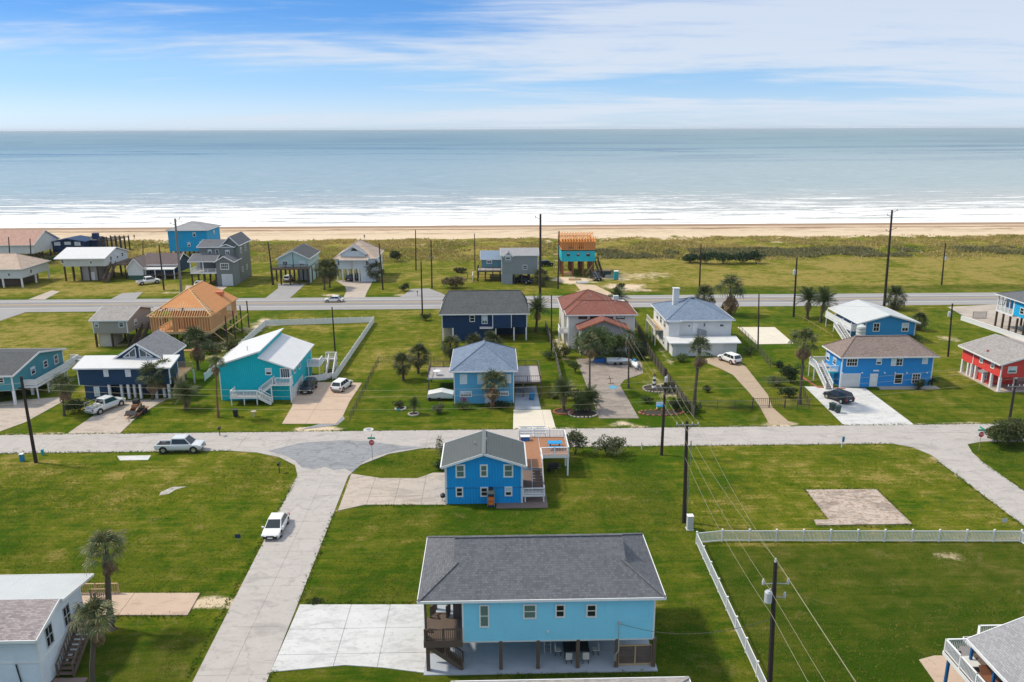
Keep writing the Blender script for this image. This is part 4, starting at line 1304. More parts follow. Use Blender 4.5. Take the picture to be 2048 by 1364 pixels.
# grey roofed house with white railed deck
r = house('porch_house', 'house with light grey shingle roof, blue posts and white railed deck', 39, 44)
zt = 4.0; zd = 3.0
ax, ay = G(1887, 1277, zt)
ax += .1; ay -= .05
sl_ = .33
ex0, ey1 = G(1934, 1281, 5.0)
ex1 = 58; ey0 = 30
roof_gable(r, ex0 + .3, ex0 + 11.3, 28, ey1 - .3, 5.13, 2.4, 'y', .3, .3, 'light_shingle')
walls(r, ex0 + 1.9, ex0 + 11, 28.2, ey1 - .4, .05, 5.1, 'white_siding')
MB().extr([(ex0 + .4, 5.105), (ex0 + 11.2, 5.105), (ex0 + 5.8, 7.45)], 'y', ey1 - .6, ey1 - .42).build('gable_wall', M['white_siding'], r)
deck(r, ax, ex0 + 1.88, 32, ay, zd, .3, 'brown_deck', 'white_trim')
deck(r, ex0 + 1.9, 46, ay + .05 - 1.2, ay + 1.6, zd, .3, 'brown_deck', 'white_trim', 'side_deck')
rail(r, [(ax + .06, 32.5, zd), (ax + .06, ay - .06, zd), (ex0 + 1.7, ay - .06, zd)], 1.0, 'white_trim', sp=.14, solid=False)
rail(r, [(ex0 + 1.9, ay - .06, zd), (ex0 + 2.9, ay + 1.5, zd), (46, ay + 1.5, zd)], 1.0, 'white_trim', sp=.14)
posts(r, [(ex0 + .55, ay - 1.5 - k * 2.6) for k in range(5)], zd, 5.25, .16, 'blue_post', 'porch_post')
posts(r, [(ax + .25, ay - .4 - k * 3.2) for k in range(4)], 0, zd - .3, .18, 'blue_post')
for y in (46.0, 42.5): opening(r, 'W', ex0 + 1.9, y - .6, y + .6, zd + .9, zd + 2.0)
for i_, (lx, ly) in enumerate([(ax + 1.1, ay - 1.5), (ax + 1.2, ay - 3.6)]):
    lc = thing('deck_lounger', ['striped grey deck lounger behind the white railing corner', 'brown wicker deck chair beside a blue porch post'][i_], 'lounger', (lx, ly, zd))
    MB().box(lx - .35, lx + .35, ly - .8, ly + .4, zd + .3, zd + .38).build('seat', M['cushion_white' if i_ == 0 else 'rust'], lc)
    MB().bar((lx, ly + .4, zd + .34), (lx, ly + .85, zd + .85), .7, .08).build('backrest', M['grey_deck' if i_ == 0 else 'rust'], lc)
    for sx in (-.3, .3):
        for sy in (-.7, .3): MB().box(lx + sx - .03, lx + sx + .03, ly + sy - .03, ly + sy + .03, zd, zd + .3).build('leg', M['black_metal'], lc)
# roof edge at the foot of the view
r = house('low_house', 'house whose pale grey beige roof edge just shows below the pale blue stilt house', 4.9, 38)
xr0, yr0 = G(903, 1363, 6.0); xr1, _ = G(1380, 1363, 6.0)
walls(r, xr0 + .5, xr1 - .5, 33, yr0 - .5, .02, 5.95, 'cream_siding')
roof_hip(r, xr0 + .5, xr1 - .5, 33, yr0 - .5, 5.98, 1.6, .5, 'x', 'taupe_shingle')

# ---------------------------------------------------------------- middle row
def px_of(o, k):
    return lambda a, b, c, d: (o[0] + a / k, o[1] + b / k, o[0] + c / k, o[1] + d / k)


# teal house with long deck
Y0 = 115.2
r = house('deck_house', 'teal house on white piles with slate roof and long white railed side deck', -79, 121)
x1 = V(24, 760, Y0)[0]; ze = V(22, 752, Y0 - .4)[1]; zf = V(24, 782, Y0)[1]
yb = G(125, 697, ze)[1] - .4
walls(r, -90, x1, Y0, yb, zf, ze, 'teal_siding', gable='x', rise=.01)
roof_gable(r, -90, x1, Y0, yb, ze, 1.5, 'x', .45, .45, 'slate_shingle')
MB().extr([(Y0, ze - .01), (yb, ze - .01), ((Y0 + yb) / 2, ze + 1.45)], 'x', x1 - .2, x1 - .003).build('gable_wall', M['teal_siding'], r)
corner_boards(r, -90, x1, Y0, yb, zf, ze - .05)
winS(r, Y0, -6, 755, 9, 766)
for (py, pz) in ((yb - 9, .9), (yb - 5.4, .9), (yb - 2.2, .6)): opening(r, 'E', x1, py - .6, py + .6, zf + pz, zf + 2.1)
posts(r, gridpts(-90 + .3, x1 - .2, 4, Y0 + .2, yb - .3, 4), 0, zf, .32, 'white_trim')
walls(r, -84, x1 - 1.2, yb - 5.5, yb - .5, .02, zf - .01, 'teal_siding', 'lower_wall')
dz = zf - .05
dx1 = G(174, 700, dz + .95)[0]
deck(r, x1 + .03, x1 + 1.9, Y0 + 2.6, yb - 2.2, dz, .35, 'grey_deck', 'white_trim')
deck(r, x1 + .03, dx1, yb - 2.14, yb + 2.2, dz, .35, 'orange_deck', 'white_trim', 'end_deck')
rail(r, [(x1 + .1, Y0 + 2.66, dz), (x1 + 1.84, Y0 + 2.66, dz), (x1 + 1.84, yb - 2.2, dz), (dx1 - .06, yb - 2.1, dz), (dx1 - .06, yb + 2.1, dz), (x1 + .1, yb + 2.1, dz)], .95, 'white_trim', solid=True)
posts(r, [(x1 + 1.7, Y0 + 3 + k * 3) for k in range(3)] + [(dx1 - .2, yb - 1.9), (dx1 - .2, yb + 2)], 0, dz - .36, .16, 'white_trim')
deck_bench = thing('deck_bench', 'pale bench on the end deck of the teal house', 'bench', (x1 + 2.2, yb + 1, dz))
MB().box(x1 + 1.4, x1 + 3.0, yb + .8, yb + 1.3, dz + .35, dz + .45).build('seat', M['cushion_white'], deck_bench); MB().box(x1 + 1.4, x1 + 3.0, yb + 1.3, yb + 1.4, dz + .35, dz + .9).build('backrest', M['cushion_white'], deck_bench)
for q in (x1 + 1.5, x1 + 2.9): MB().box(q - .04, q + .04, yb + .85, yb + 1.35, dz, dz + .35).build('leg', M['galvanised'], deck_bench)

# navy house
Y0 = 117.4
r = house('navy_house', 'dark navy house with flat white roof, grey gable and half open ground floor', -56, 121)
z_ = px_of((0, 650), 4.7025)
x0, x1 = V(156.5, 760, Y0)[0], V(341, 760, Y0)[0]
ze = V(154, 737, Y0 - .4)[1]; zf = V(160, 770, Y0)[1]
yb = G(190, 712, ze + .9)[1]
walls(r, x0, x1, Y0, yb, zf, ze - .05, 'slate_navy_siding'); corner_boards(r, x0, x1, Y0, yb, zf, ze - .08)
roof_shed(r, x0 - .35, x1 + .35, Y0 - .45, yb + .3, ze - .12, ze + .75, 'S', 'white_metal_roof')
pk = V(289, 679, yb + 1.5)[1]
gx0, gx1 = V(225, 714, yb - .2)[0], V(333, 714, yb - .2)[0]
walls(r, gx0 + .3, gx1 - .3, yb - .6, yb + 7.5, .05, ze + .5, 'slate_navy_siding', 'rear_wall', gable='y', rise=pk - ze - .6)
roof_gable(r, gx0 + .3, gx1 - .3, yb - .6, yb + 7.5, ze + .5, pk - ze - .6, 'y', .35, .3, 'grey_shingle')
gb = MB(); gxm = (gx0 + gx1) / 2
for sg in (-1, 1):
    a_, b_ = gxm + sg * .3, gxm + sg * 2.3
    zz0 = ze + .85; hh = (pk - ze - .6) * .62
    gb.poly([(a_, yb - .66, zz0), (b_, yb - .66, zz0), (a_, yb - .66, zz0 + hh)])
    wf = MB(); P3 = [(a_, yb - .68, zz0), (b_, yb - .68, zz0), (a_, yb - .68, zz0 + hh)]
    for i in range(3): wf.bar(P3[i], P3[(i + 1) % 3], .1, .12)
    wf.bar(((a_ + b_) / 2, yb - .68, zz0), ((a_ + b_) / 2, yb - .68, zz0 + hh * .5), .08)
    wo_ = wf.build('window', M['white_trim'], r)
    MB().poly([(a_, yb - .64, zz0), (b_, yb - .64, zz0), (a_, yb - .64, zz0 + hh)]).build('pane', M['grey_glass'], wo_)
for q in [(970, 420, 1025, 485), (1175, 420, 1235, 485)]: winS(r, Y0, *z_(*q), gl='blind_glass', mun=(2, 3))
lx1 = V(216, 790, Y0)[0]
walls(r, V(171, 790, Y0)[0], lx1, Y0 + .05, yb - .2, .02, zf - .003, 'slate_navy_siding', 'lower_wall')
walls(r, lx1 + .003, x1 - .3, yb - 1.2, yb - .25, .02, zf - .003, 'slate_navy_siding', 'back_wall')
winS(r, Y0 + .05, *z_(880, 580, 945, 670), gl='blind_glass', mun=(2, 3))
posts(r, [(V(p_, 790, Y0)[0], Y0 + .25) for p_ in (219, 257, 281, 312, 338)] + [(V(p_, 790, Y0)[0], yb - 2.5) for p_ in (240, 266, 325)], 0, zf - .003, .34, 'white_trim')
vent(r, (x0 + x1) / 2, Y0 + 2.5, ze + .3)
dz = zf + .3
ex = G(384, 704, dz + .9)[0]
deck(r, x1 + .4, ex, yb - 1.2, yb + 4.6, dz, .3, 'new_lumber', 'tan_timber', 'rear_deck')
rail(r, [(x1 + .45, yb + 4.5, dz), (ex - .1, yb + 4.5, dz), (ex - .1, yb - 1.1, dz)], .95, 'tan_timber')
stair(r, (x1 + .9, Y0 - .6, .1), (x1 + .9, yb - 1.25, dz), 1.0, 'tan_timber', 'tan_timber')
posts(r, [(ex - .15, yb - 1), (ex - .15, yb + 4.4), (x1 + .6, yb + 4.4)], 0, dz - .31, .2, 'pale_siding')

# turquoise clerestory house
Y0 = 116.2
r = house('turquoise_house', 'turquoise board house with split white metal roof, front balcony and white stairs', -36, 121)
z_ = px_of((380, 600), 4.7025)
x0, x1 = V(440.5, 770, Y0)[0], V(584, 770, Y0)[0]
xm, zpk = V(516, 703, Y0); zl = V(448, 729, Y0)[1]; zr0 = V(516, 713.5, Y0)[1]; ze1 = V(584, 735, Y0)[1]
yb = G(618, 688, ze1)[1]
yb = min(max(yb, Y0 + 9), Y0 + 14)
b = MB()
b.extr([(x0, .02), (x1, .02), (x1, ze1 - .12), (xm, zr0 - .12), (xm, zpk - .12), (x0, zl - .12)], 'y', Y0, yb); b.build('wall', M['turquoise_board'], r)
b = MB(); s_ = (zpk - zl) / (xm - x0)
b.extr([(x0 - .5, zl - .11 - s_ * .5), (xm + .35, zpk - .11 + s_ * .35), (xm + .35, zpk + .05 + s_ * .35), (x0 - .5, zl + .05 - s_ * .5)], 'y', Y0 - .45, yb + .45)
b.build('roof', M['white_metal_roof'], r)
b = MB(); s2 = (zr0 - ze1) / (x1 - xm)
b.extr([(xm + .003, zr0 - .11), (x1 + .5, ze1 - .11 - s2 * .5), (x1 + .5, ze1 + .03 - s2 * .5), (xm + .003, zr0 + .03)], 'y', Y0 - .45, yb + .45)
b.build('roof', M['white_metal_roof'], r)
f = MB()
f.bar((x0 - .5, Y0 - .48, zl - s_ * .5), (xm + .35, Y0 - .48, zpk + s_ * .35), .06, .22); f.bar((xm, Y0 - .48, zr0), (x1 + .5, Y0 - .48, ze1 - s2 * .5), .06, .22)
f.bar((x1 + .53, Y0 - .45, ze1 - s2 * .5), (x1 + .53, yb + .45, ze1 - s2 * .5), .06, .2); f.bar((x0 - .53, Y0 - .45, zl - s_ * .5), (x0 - .53, yb + .45, zl - s_ * .5), .06, .2)
f.build('fascia', M['white_trim'], r)
corner_boards(r, x0, x1, Y0, yb, .05, ze1 - .25)
winS(r, Y0, *z_(705, 640, 772, 705), tw=.13)
winS(r, Y0, *z_(845, 640, 945, 742), gl='grey_glass', mun=(4, 1), name='sliding_door', sill=False)
for yy_, za_ in ((Y0 + 2.2, 3.6), (Y0 + 5.2, 3.4)): opening(r, 'E', x1, yy_ - .5, yy_ + .5, za_, za_ + 1.3)
walls(r, x1 - .02, x1 + .02, Y0 + .3, Y0 + 7, .05, V(584, 776, Y0)[1], 'pale_siding', 'lower_panel')
bz = V(560, 768, Y0 - 1.2)[1]
bx0, bx1 = V(540, 770, Y0 - 1.3)[0], V(582, 770, Y0 - 1.3)[0]
deck(r, bx0, bx1, Y0 - 1.4, Y0 - .06, bz, .22, 'grey_deck', 'white_trim', 'balcony')
rail(r, [(bx0 + .9, Y0 - 1.34, bz), (bx1 - .06, Y0 - 1.34, bz), (bx1 - .06, Y0 - .1, bz)], 1.0, 'white_trim', horizontal=False, sp=.2)
posts(r, [(bx0 + .15, Y0 - 1.3), (bx1 - .12, Y0 - 1.3)], 0, bz - .23, .16, 'white_trim')
lz = 1.3
lx0, lx1 = V(461, 795, Y0 - 2.2)[0], V(515, 795, Y0 - 2.2)[0]
deck(r, lx0, lx1, Y0 - 2.3, Y0 - .06, lz, .25, 'grey_deck', 'white_trim', 'lower_deck')
rail(r, [(lx0 + .06, Y0 - .1, lz), (lx0 + .06, Y0 - 2.24, lz), (lx1 - .06, Y0 - 2.24, lz)], .95, 'white_trim', sp=.2)
posts(r, [(lx0 + .1, Y0 - 2.2), ((lx0 + lx1) / 2, Y0 - 2.2), (lx1 - .1, Y0 - 2.2)], 0, lz - .26, .14, 'white_trim')
stair(r, (lx1 + .05, Y0 - .7, lz), (bx0 + .4, Y0 - .7, bz), 1.0, 'white_trim', 'grey_deck')
stair(r, (lx1 + 2.0, Y0 - 1.8, .05), (lx1 + .05, Y0 - 1.8, lz), 1.0, 'white_trim', 'grey_deck')
dz = 2.6
bx = V(658, 720, yb + .5)[0]
deck(r, x1 + .1, x1 + 2.2, yb - 4, yb + .4, dz, .25, 'grey_deck', 'white_trim', 'back_deck')
rail(r, [(x1 + .2, yb - 3.95, dz), (x1 + 2.15, yb - 3.95, dz), (x1 + 2.15, yb - 1.6, dz)], .95, 'white_trim', sp=.2)
stair(r, (x1 + 3.6, yb - 3.8, .05), (x1 + 3.6, yb - .5, dz), 1.1, 'white_trim', 'brown_deck')
deck(r, x1 + 2.25, x1 + 4.2, yb - .45, yb + .6, dz, .25, 'grey_deck', 'white_trim', 'landing')
rail(r, [(x1 + 4.15, yb - .4, dz), (x1 + 4.15, yb + .55, dz), (x1 + 2.3, yb + .55, dz)], .95, 'white_trim', sp=.2)
posts(r, [(x1 + .3, yb - 3.9), (x1 + 2.1, yb - 3.9), (x1 + 2.1, yb + .3), (x1 + 4.1, yb - .4), (x1 + 4.1, yb + .5)], 0, dz - .26, .14, 'white_trim')
vent(r, xm - 2.5, Y0 + 3, zpk - .4)

# small grey stilt house
Y0 = 148
r = house('stilt_cabin', 'small taupe cabin on dark stilts with outside stair beside the timber framed house', -72, 152)
z_ = px_of((0, 420), 5.0525)
x0, x1 = V(185, 650, Y0)[0], V(254, 650, Y0)[0]
ze = V(185, 641, Y0 - .4)[1]; zf = V(190, 667, Y0)[1]; yb = Y0 + 11
walls(r, x0, x1, Y0, yb, zf, ze - .05, 'taupe_siding', gable='x', rise=1.0); corner_boards(r, x0, x1, Y0, yb, zf, ze - .1)
roof_gable(r, x0, x1, Y0, yb, ze - .05, 1.35, 'x', .4, .4, 'taupe_shingle')
for q in [(950, 1130, 1000, 1185), (1195, 1120, 1255, 1185)]: winS(r, Y0, *z_(*q), gl='grey_glass')
opening(r, 'E', x1, Y0 + 3, Y0 + 4.2, zf + .8, zf + 1.9)
posts(r, gridpts(x0 + .2, x1 - .2, 3, Y0 + .25, yb - .3, 3), 0, zf, .3, 'dark_pile')
walls(r, x0 + .5, x0 + 3.0, Y0 + .6, Y0 + 5, .02, zf - .01, 'stucco', 'store_room')
deck(r, x1 + .05, x1 + 3.2, Y0 + 4.5, yb, zf, .25, 'brown_deck', 'brown_timber')
stair(r, (x1 + 1.5, Y0 - 1.0, .05), (x1 + 1.5, Y0 + 4.5, zf), 1.2, 'brown_timber', 'brown_deck')
rail(r, [(x1 + .1, yb - .05, zf), (x1 + 3.1, yb - .05, zf), (x1 + 3.1, Y0 + 4.6, zf)], .95, 'brown_timber')
posts(r, [(x1 + 3, Y0 + 4.7), (x1 + 3, yb - .2), (x1 + 1.6, yb - .2)], 0, zf - .26, .2, 'dark_pile')

# timber framed house under construction
Y0 = 147
r = house('framed_house', 'unfinished timber framed house on piles with bare orange roof sheathing and rafters', -58, 156)
x0, x1 = V(302, 650, Y0)[0], V(421, 650, Y0)[0]
ze = V(302, 634, Y0 - .3)[1]; zf = V(305, 665, Y0)[1]
yb = G(480, 597, ze)[1]
fr = MB(); H_ = ze - zf
for (a, b_, ax_) in ((x0, x1, 'S'), (x0, x1, 'N')):
    y = Y0 if ax_ == 'S' else yb
    for z in (zf + .08, ze - .08, ze - .22): fr.bar((a, y, z), (b_, y, z), .14, .1)
for x in (x0, x1):
    for z in (zf + .08, ze - .08, ze - .22): fr.bar((x, Y0, z), (x, yb, z), .14, .1)
fr.build('wall_plate', M['new_lumber'], r)
stud_me = None


def stud(x, y):
    global stud_me
    if stud_me is None:
        o = MB().box(-.045, .045, -.07, .07, zf + .1, ze - .1).build('stud', M['new_lumber'], r, local=True); stud_me = o.data
    else:
        o = bpy.data.objects.new('stud', stud_me); COL.objects.link(o); o.parent = r
    o.location = Vector((x, y, 0)) - parent_loc(r)


n = int((x1 - x0) / .5)
for k in range(n + 1): stud(x0 + (x1 - x0) * k / n, Y0)
n = int((yb - Y0) / .55)
for k in range(1, n): stud(x1, Y0 + (yb - Y0) * k / n)
for k in range(1, n, 2): stud(x0, Y0 + (yb - Y0) * k / n)
for k in range(9): stud(x0 + (x1 - x0) * (k + .5) / 9, Y0 + 3.8)
MB().box(x0, x1, Y0 + .1, yb, zf - .12, zf + .02).build('floor_sheathing', M['osb_sheathing'], r)
fb = MB(); fb.box(x0 - .02, x1 + .02, Y0 - .1, Y0 + .06, zf - .35, zf - .004); fb.box(x1 - .06, x1 + .1, Y0 + .065, yb, zf - .35, zf - .004); fb.build('rim_joist', M['tan_timber'], r)
for (u0, u1) in ((.0, .12), (.36, .44), (.78, 1.0)):
    MB().box(x0 + (x1 - x0) * u0, x0 + (x1 - x0) * u1, Y0 + .08, Y0 + .1, zf + .03, ze - .1).build('sheathing_panel', M['osb_sheathing'], r)
MB().box(x0 + 2, x1 - 2, Y0 + 5.0, Y0 + 5.03, zf + .03, ze - .05).build('sheathing_panel', M['osb_sheathing'], r)
for (u0, u1) in ((0, .18), (.4, .62), (.8, 1)):
    MB().box(x1 - .1, x1 - .08, Y0 + (yb - Y0) * u0, Y0 + (yb - Y0) * u1, zf + .03, ze - .1).build('sheathing_panel', M['osb_sheathing'], r)
xr, zr = V(408, 573, Y0 + 8.0)
half = (x1 - x0) / 2 + .4
xm = (x0 + x1) / 2
rise = min(4.2, max(2.4, zr - ze)); R0 = Y0 - .4 + half; R1 = yb - 2.5
# lower rafters bare, sheathing laid above them
sh = MB(); th = .05
q = .30
L0 = (x0 - .4, Y0 - .4, ze); L1 = (x1 + .4, Y0 - .4, ze); A = (xm, R0, ze + rise)
def lp(p, s, f): return tuple(p[i] + (s[i] - p[i]) * f for i in range(3))
up = (0, 0, .06)
def lift(p): return (p[0], p[1], p[2] + .1)
sh.poly([lift(lp(L0, A, q)), lift(lp(L1, A, q)), lift(A)])
sh.poly([lift((x1 + .4, Y0 + 2, ze + 0)), lift((x1 + .4, yb, ze)), lift((xm, R1, ze + rise)), lift(A)])
sh.poly([lift((x0 - .4, Y0 + 2, ze)), lift((x0 - .4, yb, ze)), lift((xm, R1, ze + rise)), lift(A)])
sh.poly([lift((x0 - .4, yb, ze)), lift((x1 + .4, yb, ze)), lift((xm, R1, ze + rise))])
sho = sh.build('roof_sheathing', M['osb_sheathing'], r)
md = sho.modifiers.new('solid', 'SOLIDIFY'); md.thickness = .03; md.offset = -1
n = 26
for k in range(n + 1):
    x = x0 - .4 + (2 * half) * k / n
    f_ = 1 - abs(x - xm) / half
    if f_ < .05: continue
    MB().bar((x, Y0 - .5, ze - .03), (x, Y0 - .4 + half * f_, ze + rise * f_ - .03), .06, .16).build('rafter', M['new_lumber'], r)
for k in range(24):
    y = Y0 + .4 + (yb - Y0) * k / 24
    f_ = min(1, max(0, (y - (Y0 - .4)) / half))
    if y < R0: MB().bar((x1 + .5, y, ze - .03), (x1 + .4 - half * f_, y, ze + rise * f_ - .03), .06, .16).build('rafter', M['new_lumber'], r)
    else: MB().bar((x1 + .5, y, ze - .03), (x1 - .7, y, ze + rise * 1.1 / half - .03), .06, .16).build('rafter', M['new_lumber'], r)
for k in range(15):
    c = Vector(lp(L1, A, .06 + .9 * k / 15)); MB().bar((c.x + .05, c.y, c.z + .17), (c.x + .05, c.y + 1.15, c.z + .17), .12, .07).build('batten', M['new_lumber'], r)
h = MB(); h.bar(lift(L0), lift(A), .12, .2); h.bar(lift(L1), lift(A), .12, .2); h.bar(lift(A), (xm, R1, ze + rise + .1), .12, .2); h.build('hip_board', M['new_lumber'], r)
# hatch of stacked boards on the far end of the roof
MB().box(xm + .5, x1 - 1.2, yb - 4.5, yb - 3.2, ze + 1.6, ze + 2.3).build('roof_crate', M['orange_trim'], r)
posts(r, gridpts(x0 + .3, x1 - .2, 5, Y0 + .3, yb - .3, 5) , 0, zf - .12, .3, 'dark_pile', 'pile', rnd=True)
posts(r, [(x1 + 2.2, Y0 + 2 + k * 4.6) for k in range(4)], 0, zf + 2.6, .28, 'dark_pile', 'pile', rnd=True)
br = MB()
for k in range(4): br.bar((x1 + .1, Y0 + 1 + k * 4, zf - .3), (x1 + 2.2, Y0 + 2 + k * 4.6, .4), .05, .12)
br.build('brace', M['new_lumber'], r)
MB().bar((x1 + 2.2, Y0 + 2, zf - .2), (x1 + 2.2, Y0 + 15.8, zf - .2), .06, .25).build('brace', M['new_lumber'], r)
for k, (ux, uy, L, a_) in enumerate([(1.5, -2.0, 3, .4), (3.8, -1.2, 4, -.2), (6.5, -2.5, 3.5, .1), (9.5, -1.5, 4, .5), (12, -2.6, 3, -.4)]):
    lbp = thing('lumber_pile', ['short cut lumber below the framed house', 'long pale lumber below the framed house', 'flat lumber pile below the framed house', 'skewed lumber pile below the framed house', 'far end lumber pile below the framed house'][k], 'lumber', (x0 + ux, Y0 + uy, 0), 'lumber piles at the building site')
    for j in range(5): MB().bar((x0 + ux - L / 2, Y0 + uy + .16 * j, .08 + .1 * (j % 2)), (x0 + ux + L / 2, Y0 + uy + .16 * j + a_, .08 + .1 * (j % 2)), .14, .08).build('plank', M['new_lumber'], lbp)

# dark navy house with grey roof
Y0 = 150.3
r = house('large_navy_house', 'large dark navy house with wide slate roof and white columned carport', -2, 156)
z_ = px_of((680, 560), 4.1326)
x0, x1 = V(884, 650, Y0)[0], V(1054, 650, Y0)[0]
ze = V(880, 629, Y0 - .5)[1]; yb = Y0 + 11.5; zf = V(884, 656, Y0)[1]
zr = V(960, 581, (Y0 + yb) / 2)[1]
walls(r, x0, x1, Y0, yb, zf, ze - .02, 'navy_siding'); corner_boards(r, x0, x1, Y0, yb, zf, ze - .05)
roof_hip(r, x0, x1, Y0, yb, ze, zr - ze, .5, 'x', 'slate_shingle', ins=1.6)
xa, xb = V(908, 670, Y0)[0], V(989, 670, Y0)[0]
walls(r, xa, xb, Y0 + .003, yb - .1, .02, zf - .003, 'navy_siding', 'lower_wall')
walls(r, x0 + .2, xa - .003, Y0 + 3, yb - .3, .02, zf - .003, 'stucco', 'back_wall'); walls(r, xb + .003, x1 - .2, Y0 + 5, yb - .3, .02, zf - .003, 'navy_siding', 'back_wall')
posts(r, [(x0 + .15, Y0 + .15), (xa - .2, Y0 + .15), (V(1028, 670, Y0)[0], Y0 + .15), (x1 - .15, Y0 + .15), (xb + .25, Y0 + .15)], 0, zf - .003, .26, 'white_trim')
for q in [(1070, 290, 1115, 345), (1295, 300, 1328, 343)]: winS(r, Y0, *z_(*q))
winS(r, Y0, *z_(1170, 288, 1220, 362), gl='green_glass', name='glass_door', mun=(2, 3), sill=False)
bz = zf + .25
deck(r, V(960, 655, Y0)[0], V(985, 655, Y0)[0], Y0 - 1.1, Y0 - .05, bz, .2, 'grey_deck', 'white_trim', 'balcony')
xa2, xb2 = V(985, 640, Y0)[0], V(1023, 640, Y0)[0]
walls(r, xa2, xb2, Y0 - .55, Y0 - .003, zf, ze - .1, 'navy_siding', 'bay'); corner_boards(r, xa2, xb2, Y0 - .55, Y0 - .003, zf, ze - .12, w=.1)
for q in [(952, 595), (1000, 612), (1010, 625)]: xx, zz_ = V(q[0], q[1], Y0 + 2.5); vent(r, xx, Y0 + 2.5, zz_ - .1)

# mid blue hip house with side decks
Y0 = 113.5
r = house('hip_roof_house', 'mid blue house with blue hip roof, shuttered windows and two side decks', -1.5, 118)
z_ = px_of((680, 560), 4.1326)
x0, x1 = V(908, 780, Y0)[0], V(1028, 780, Y0)[0]
ze = V(902, 743, Y0 - .5)[1]
yb = G(905, 698, ze)[1] - .5
zr = V(968, 684, (Y0 + yb) / 2)[1]
walls(r, x0, x1, Y0, yb, .02, ze - .02, 'mid_blue_siding'); corner_boards(r, x0, x1, Y0, yb, .05, ze - .05)
roof_hip(r, x0, x1, Y0, yb, ze, max(1.4, zr - ze), .55, 'y', 'blue_shingle', ins=(yb - Y0) * .46)
for q in [(990, 780, 1052, 860), (1135, 780, 1195, 860), (1340, 780, 1415, 852)]: winS(r, Y0, *z_(*q), gl='blind_glass', mun=(1, 1), tw=.07)
for q in [(990, 918, 1092, 966), (1300, 918, 1395, 955)]: winS(r, Y0, *z_(*q), gl='grey_glass', mun=(4, 1), tw=.14)
xa, zt_ = V(971, 786, Y0); xb, _ = V(982, 786, Y0); door(r, 'S', Y0, xa, xb, .05, zt_, 'white_trim')
zd = 2.5
MB().box(V(968, 770, Y0)[0], V(972, 770, Y0)[0], Y0 - .05, Y0 - .002, zd, ze - .1).build('trim_board', M['white_trim'], r)
wx = V(856, 735, Y0 + 7)[0]
deck(r, wx, x0 - .05, Y0 + 5.2, yb - .5, zd, .25, 'grey_deck', 'grey_deck', 'side_deck')
rail(r, [(wx + .06, Y0 + 5.25, zd), (wx + .06, yb - .55, zd), (x0 - .1, yb - .55, zd)], .95, 'brown_timber', sp=.3, bal=.03)
posts(r, [(wx + .15, Y0 + 5.4), (wx + .15, yb - .7)], 0, zd - .26, .18, 'brown_timber')
exd = V(1082, 757, Y0 + 3.0)[0]
deck(r, x1 + .05, exd, Y0 + 2.6, yb - .2, zd, .25, 'grey_deck', 'brown_deck', 'side_deck')
rail(r, [(x1 + .1, Y0 + 2.66, zd), (exd - .06, Y0 + 2.66, zd), (exd - .06, yb - .25, zd), (x1 + .1, yb - .25, zd)], .95, 'brown_timber', sp=.3, bal=.03)
posts(r, [(exd - .15, Y0 + 2.8), (exd - .15, yb - .4), (x1 + 1.5, Y0 + 2.8)], 0, zd - .26, .2, 'brown_timber')
walls(r, x1 + .3, exd - .4, yb - 1.0, yb - .6, .05, zd - .3, 'grey_siding', 'carport_wall')
bo = thing('covered_boat', 'small boat under a tan cover beside the mid blue hip roofed house', 'boat', (wx + 1.6, Y0 + 2.2, 0))
MB().extr([(wx + .2, .5), (x0 - .3, .5), (x0 - .2, 1.0), (wx + 2.4, 1.45), (wx + .3, 1.05)], 'y', Y0 + 1.4, Y0 + 3.4).build('cover', M['cushion_white'], bo, bevel=.12)
MB().box(wx + .1, x0 - .2, Y0 + 1.5, Y0 + 1.62, .3, .45).box(wx + .1, x0 - .2, Y0 + 3.2, Y0 + 3.32, .3, .45).build('trailer_frame', M['galvanised'], bo)
for x in (wx + .6, wx + 2.0): MB().tube((x, Y0 + 1.3, .28), (x, Y0 + 1.45, .28), .28, n=12).build('wheel', M['rubber'], bo)
tbx = thing('deck_table', 'round white table on the shaded side deck of the mid blue house', 'table', (wx + 1.4, Y0 + 6.6, zd))
MB().tube((wx + 1.4, Y0 + 6.6, zd + .68), (wx + 1.4, Y0 + 6.6, zd + .73), .6, n=16).build('table_top', M['white_trim'], tbx); MB().tube((wx + 1.4, Y0 + 6.6, zd), (wx + 1.4, Y0 + 6.6, zd + .68), .06, n=8).build('leg', M['galvanised'], tbx)

# red roofed house
Y0 = 143.5
r = house('red_roof_house', 'cream house with brick red hip roof and orange trimmed porch gable', 20, 150)
z_ = px_of((1060, 560), 4.5475)
x0, x1 = V(1137, 645, Y0)[0], V(1269, 645, Y0)[0]
ze = V(1136, 630.5, Y0 - .5)[1]; yb = Y0 + 13
zr = V(1205, 600.5, Y0 + 5)[1]
walls(r, x0, x1, Y0, yb, .02, ze - .02, 'cream_siding'); corner_boards(r, x0, x1, Y0, yb, .05, ze - .05)
roof_hip(r, x0, x1, Y0, Y0 + 10, ze, zr - ze, .5, 'x', 'red_shingle', ins=3.4)
zr2 = V(1192, 579, Y0 + 9.5)[1]
roof_hip(r, x0 - .6, x1 - 2.5, Y0 + 3.5, yb + 2, ze + .05, max(2.2, zr2 - ze), .3, 'x', 'red_shingle', ins=5.4)
walls(r, x0 - .5, x1 - 2.6, Y0 + 4, yb + 1.8, .02, ze, 'cream_siding', 'rear_wall')
for q in [(440, 327, 520, 355), (545, 327, 625, 355), (675, 327, 755, 355), (782, 327, 862, 355)]: winS(r, Y0, *z_(*q), tw=.07, mun=(2, 1), trim='brown_panel')
Yp = Y0 - 4.2
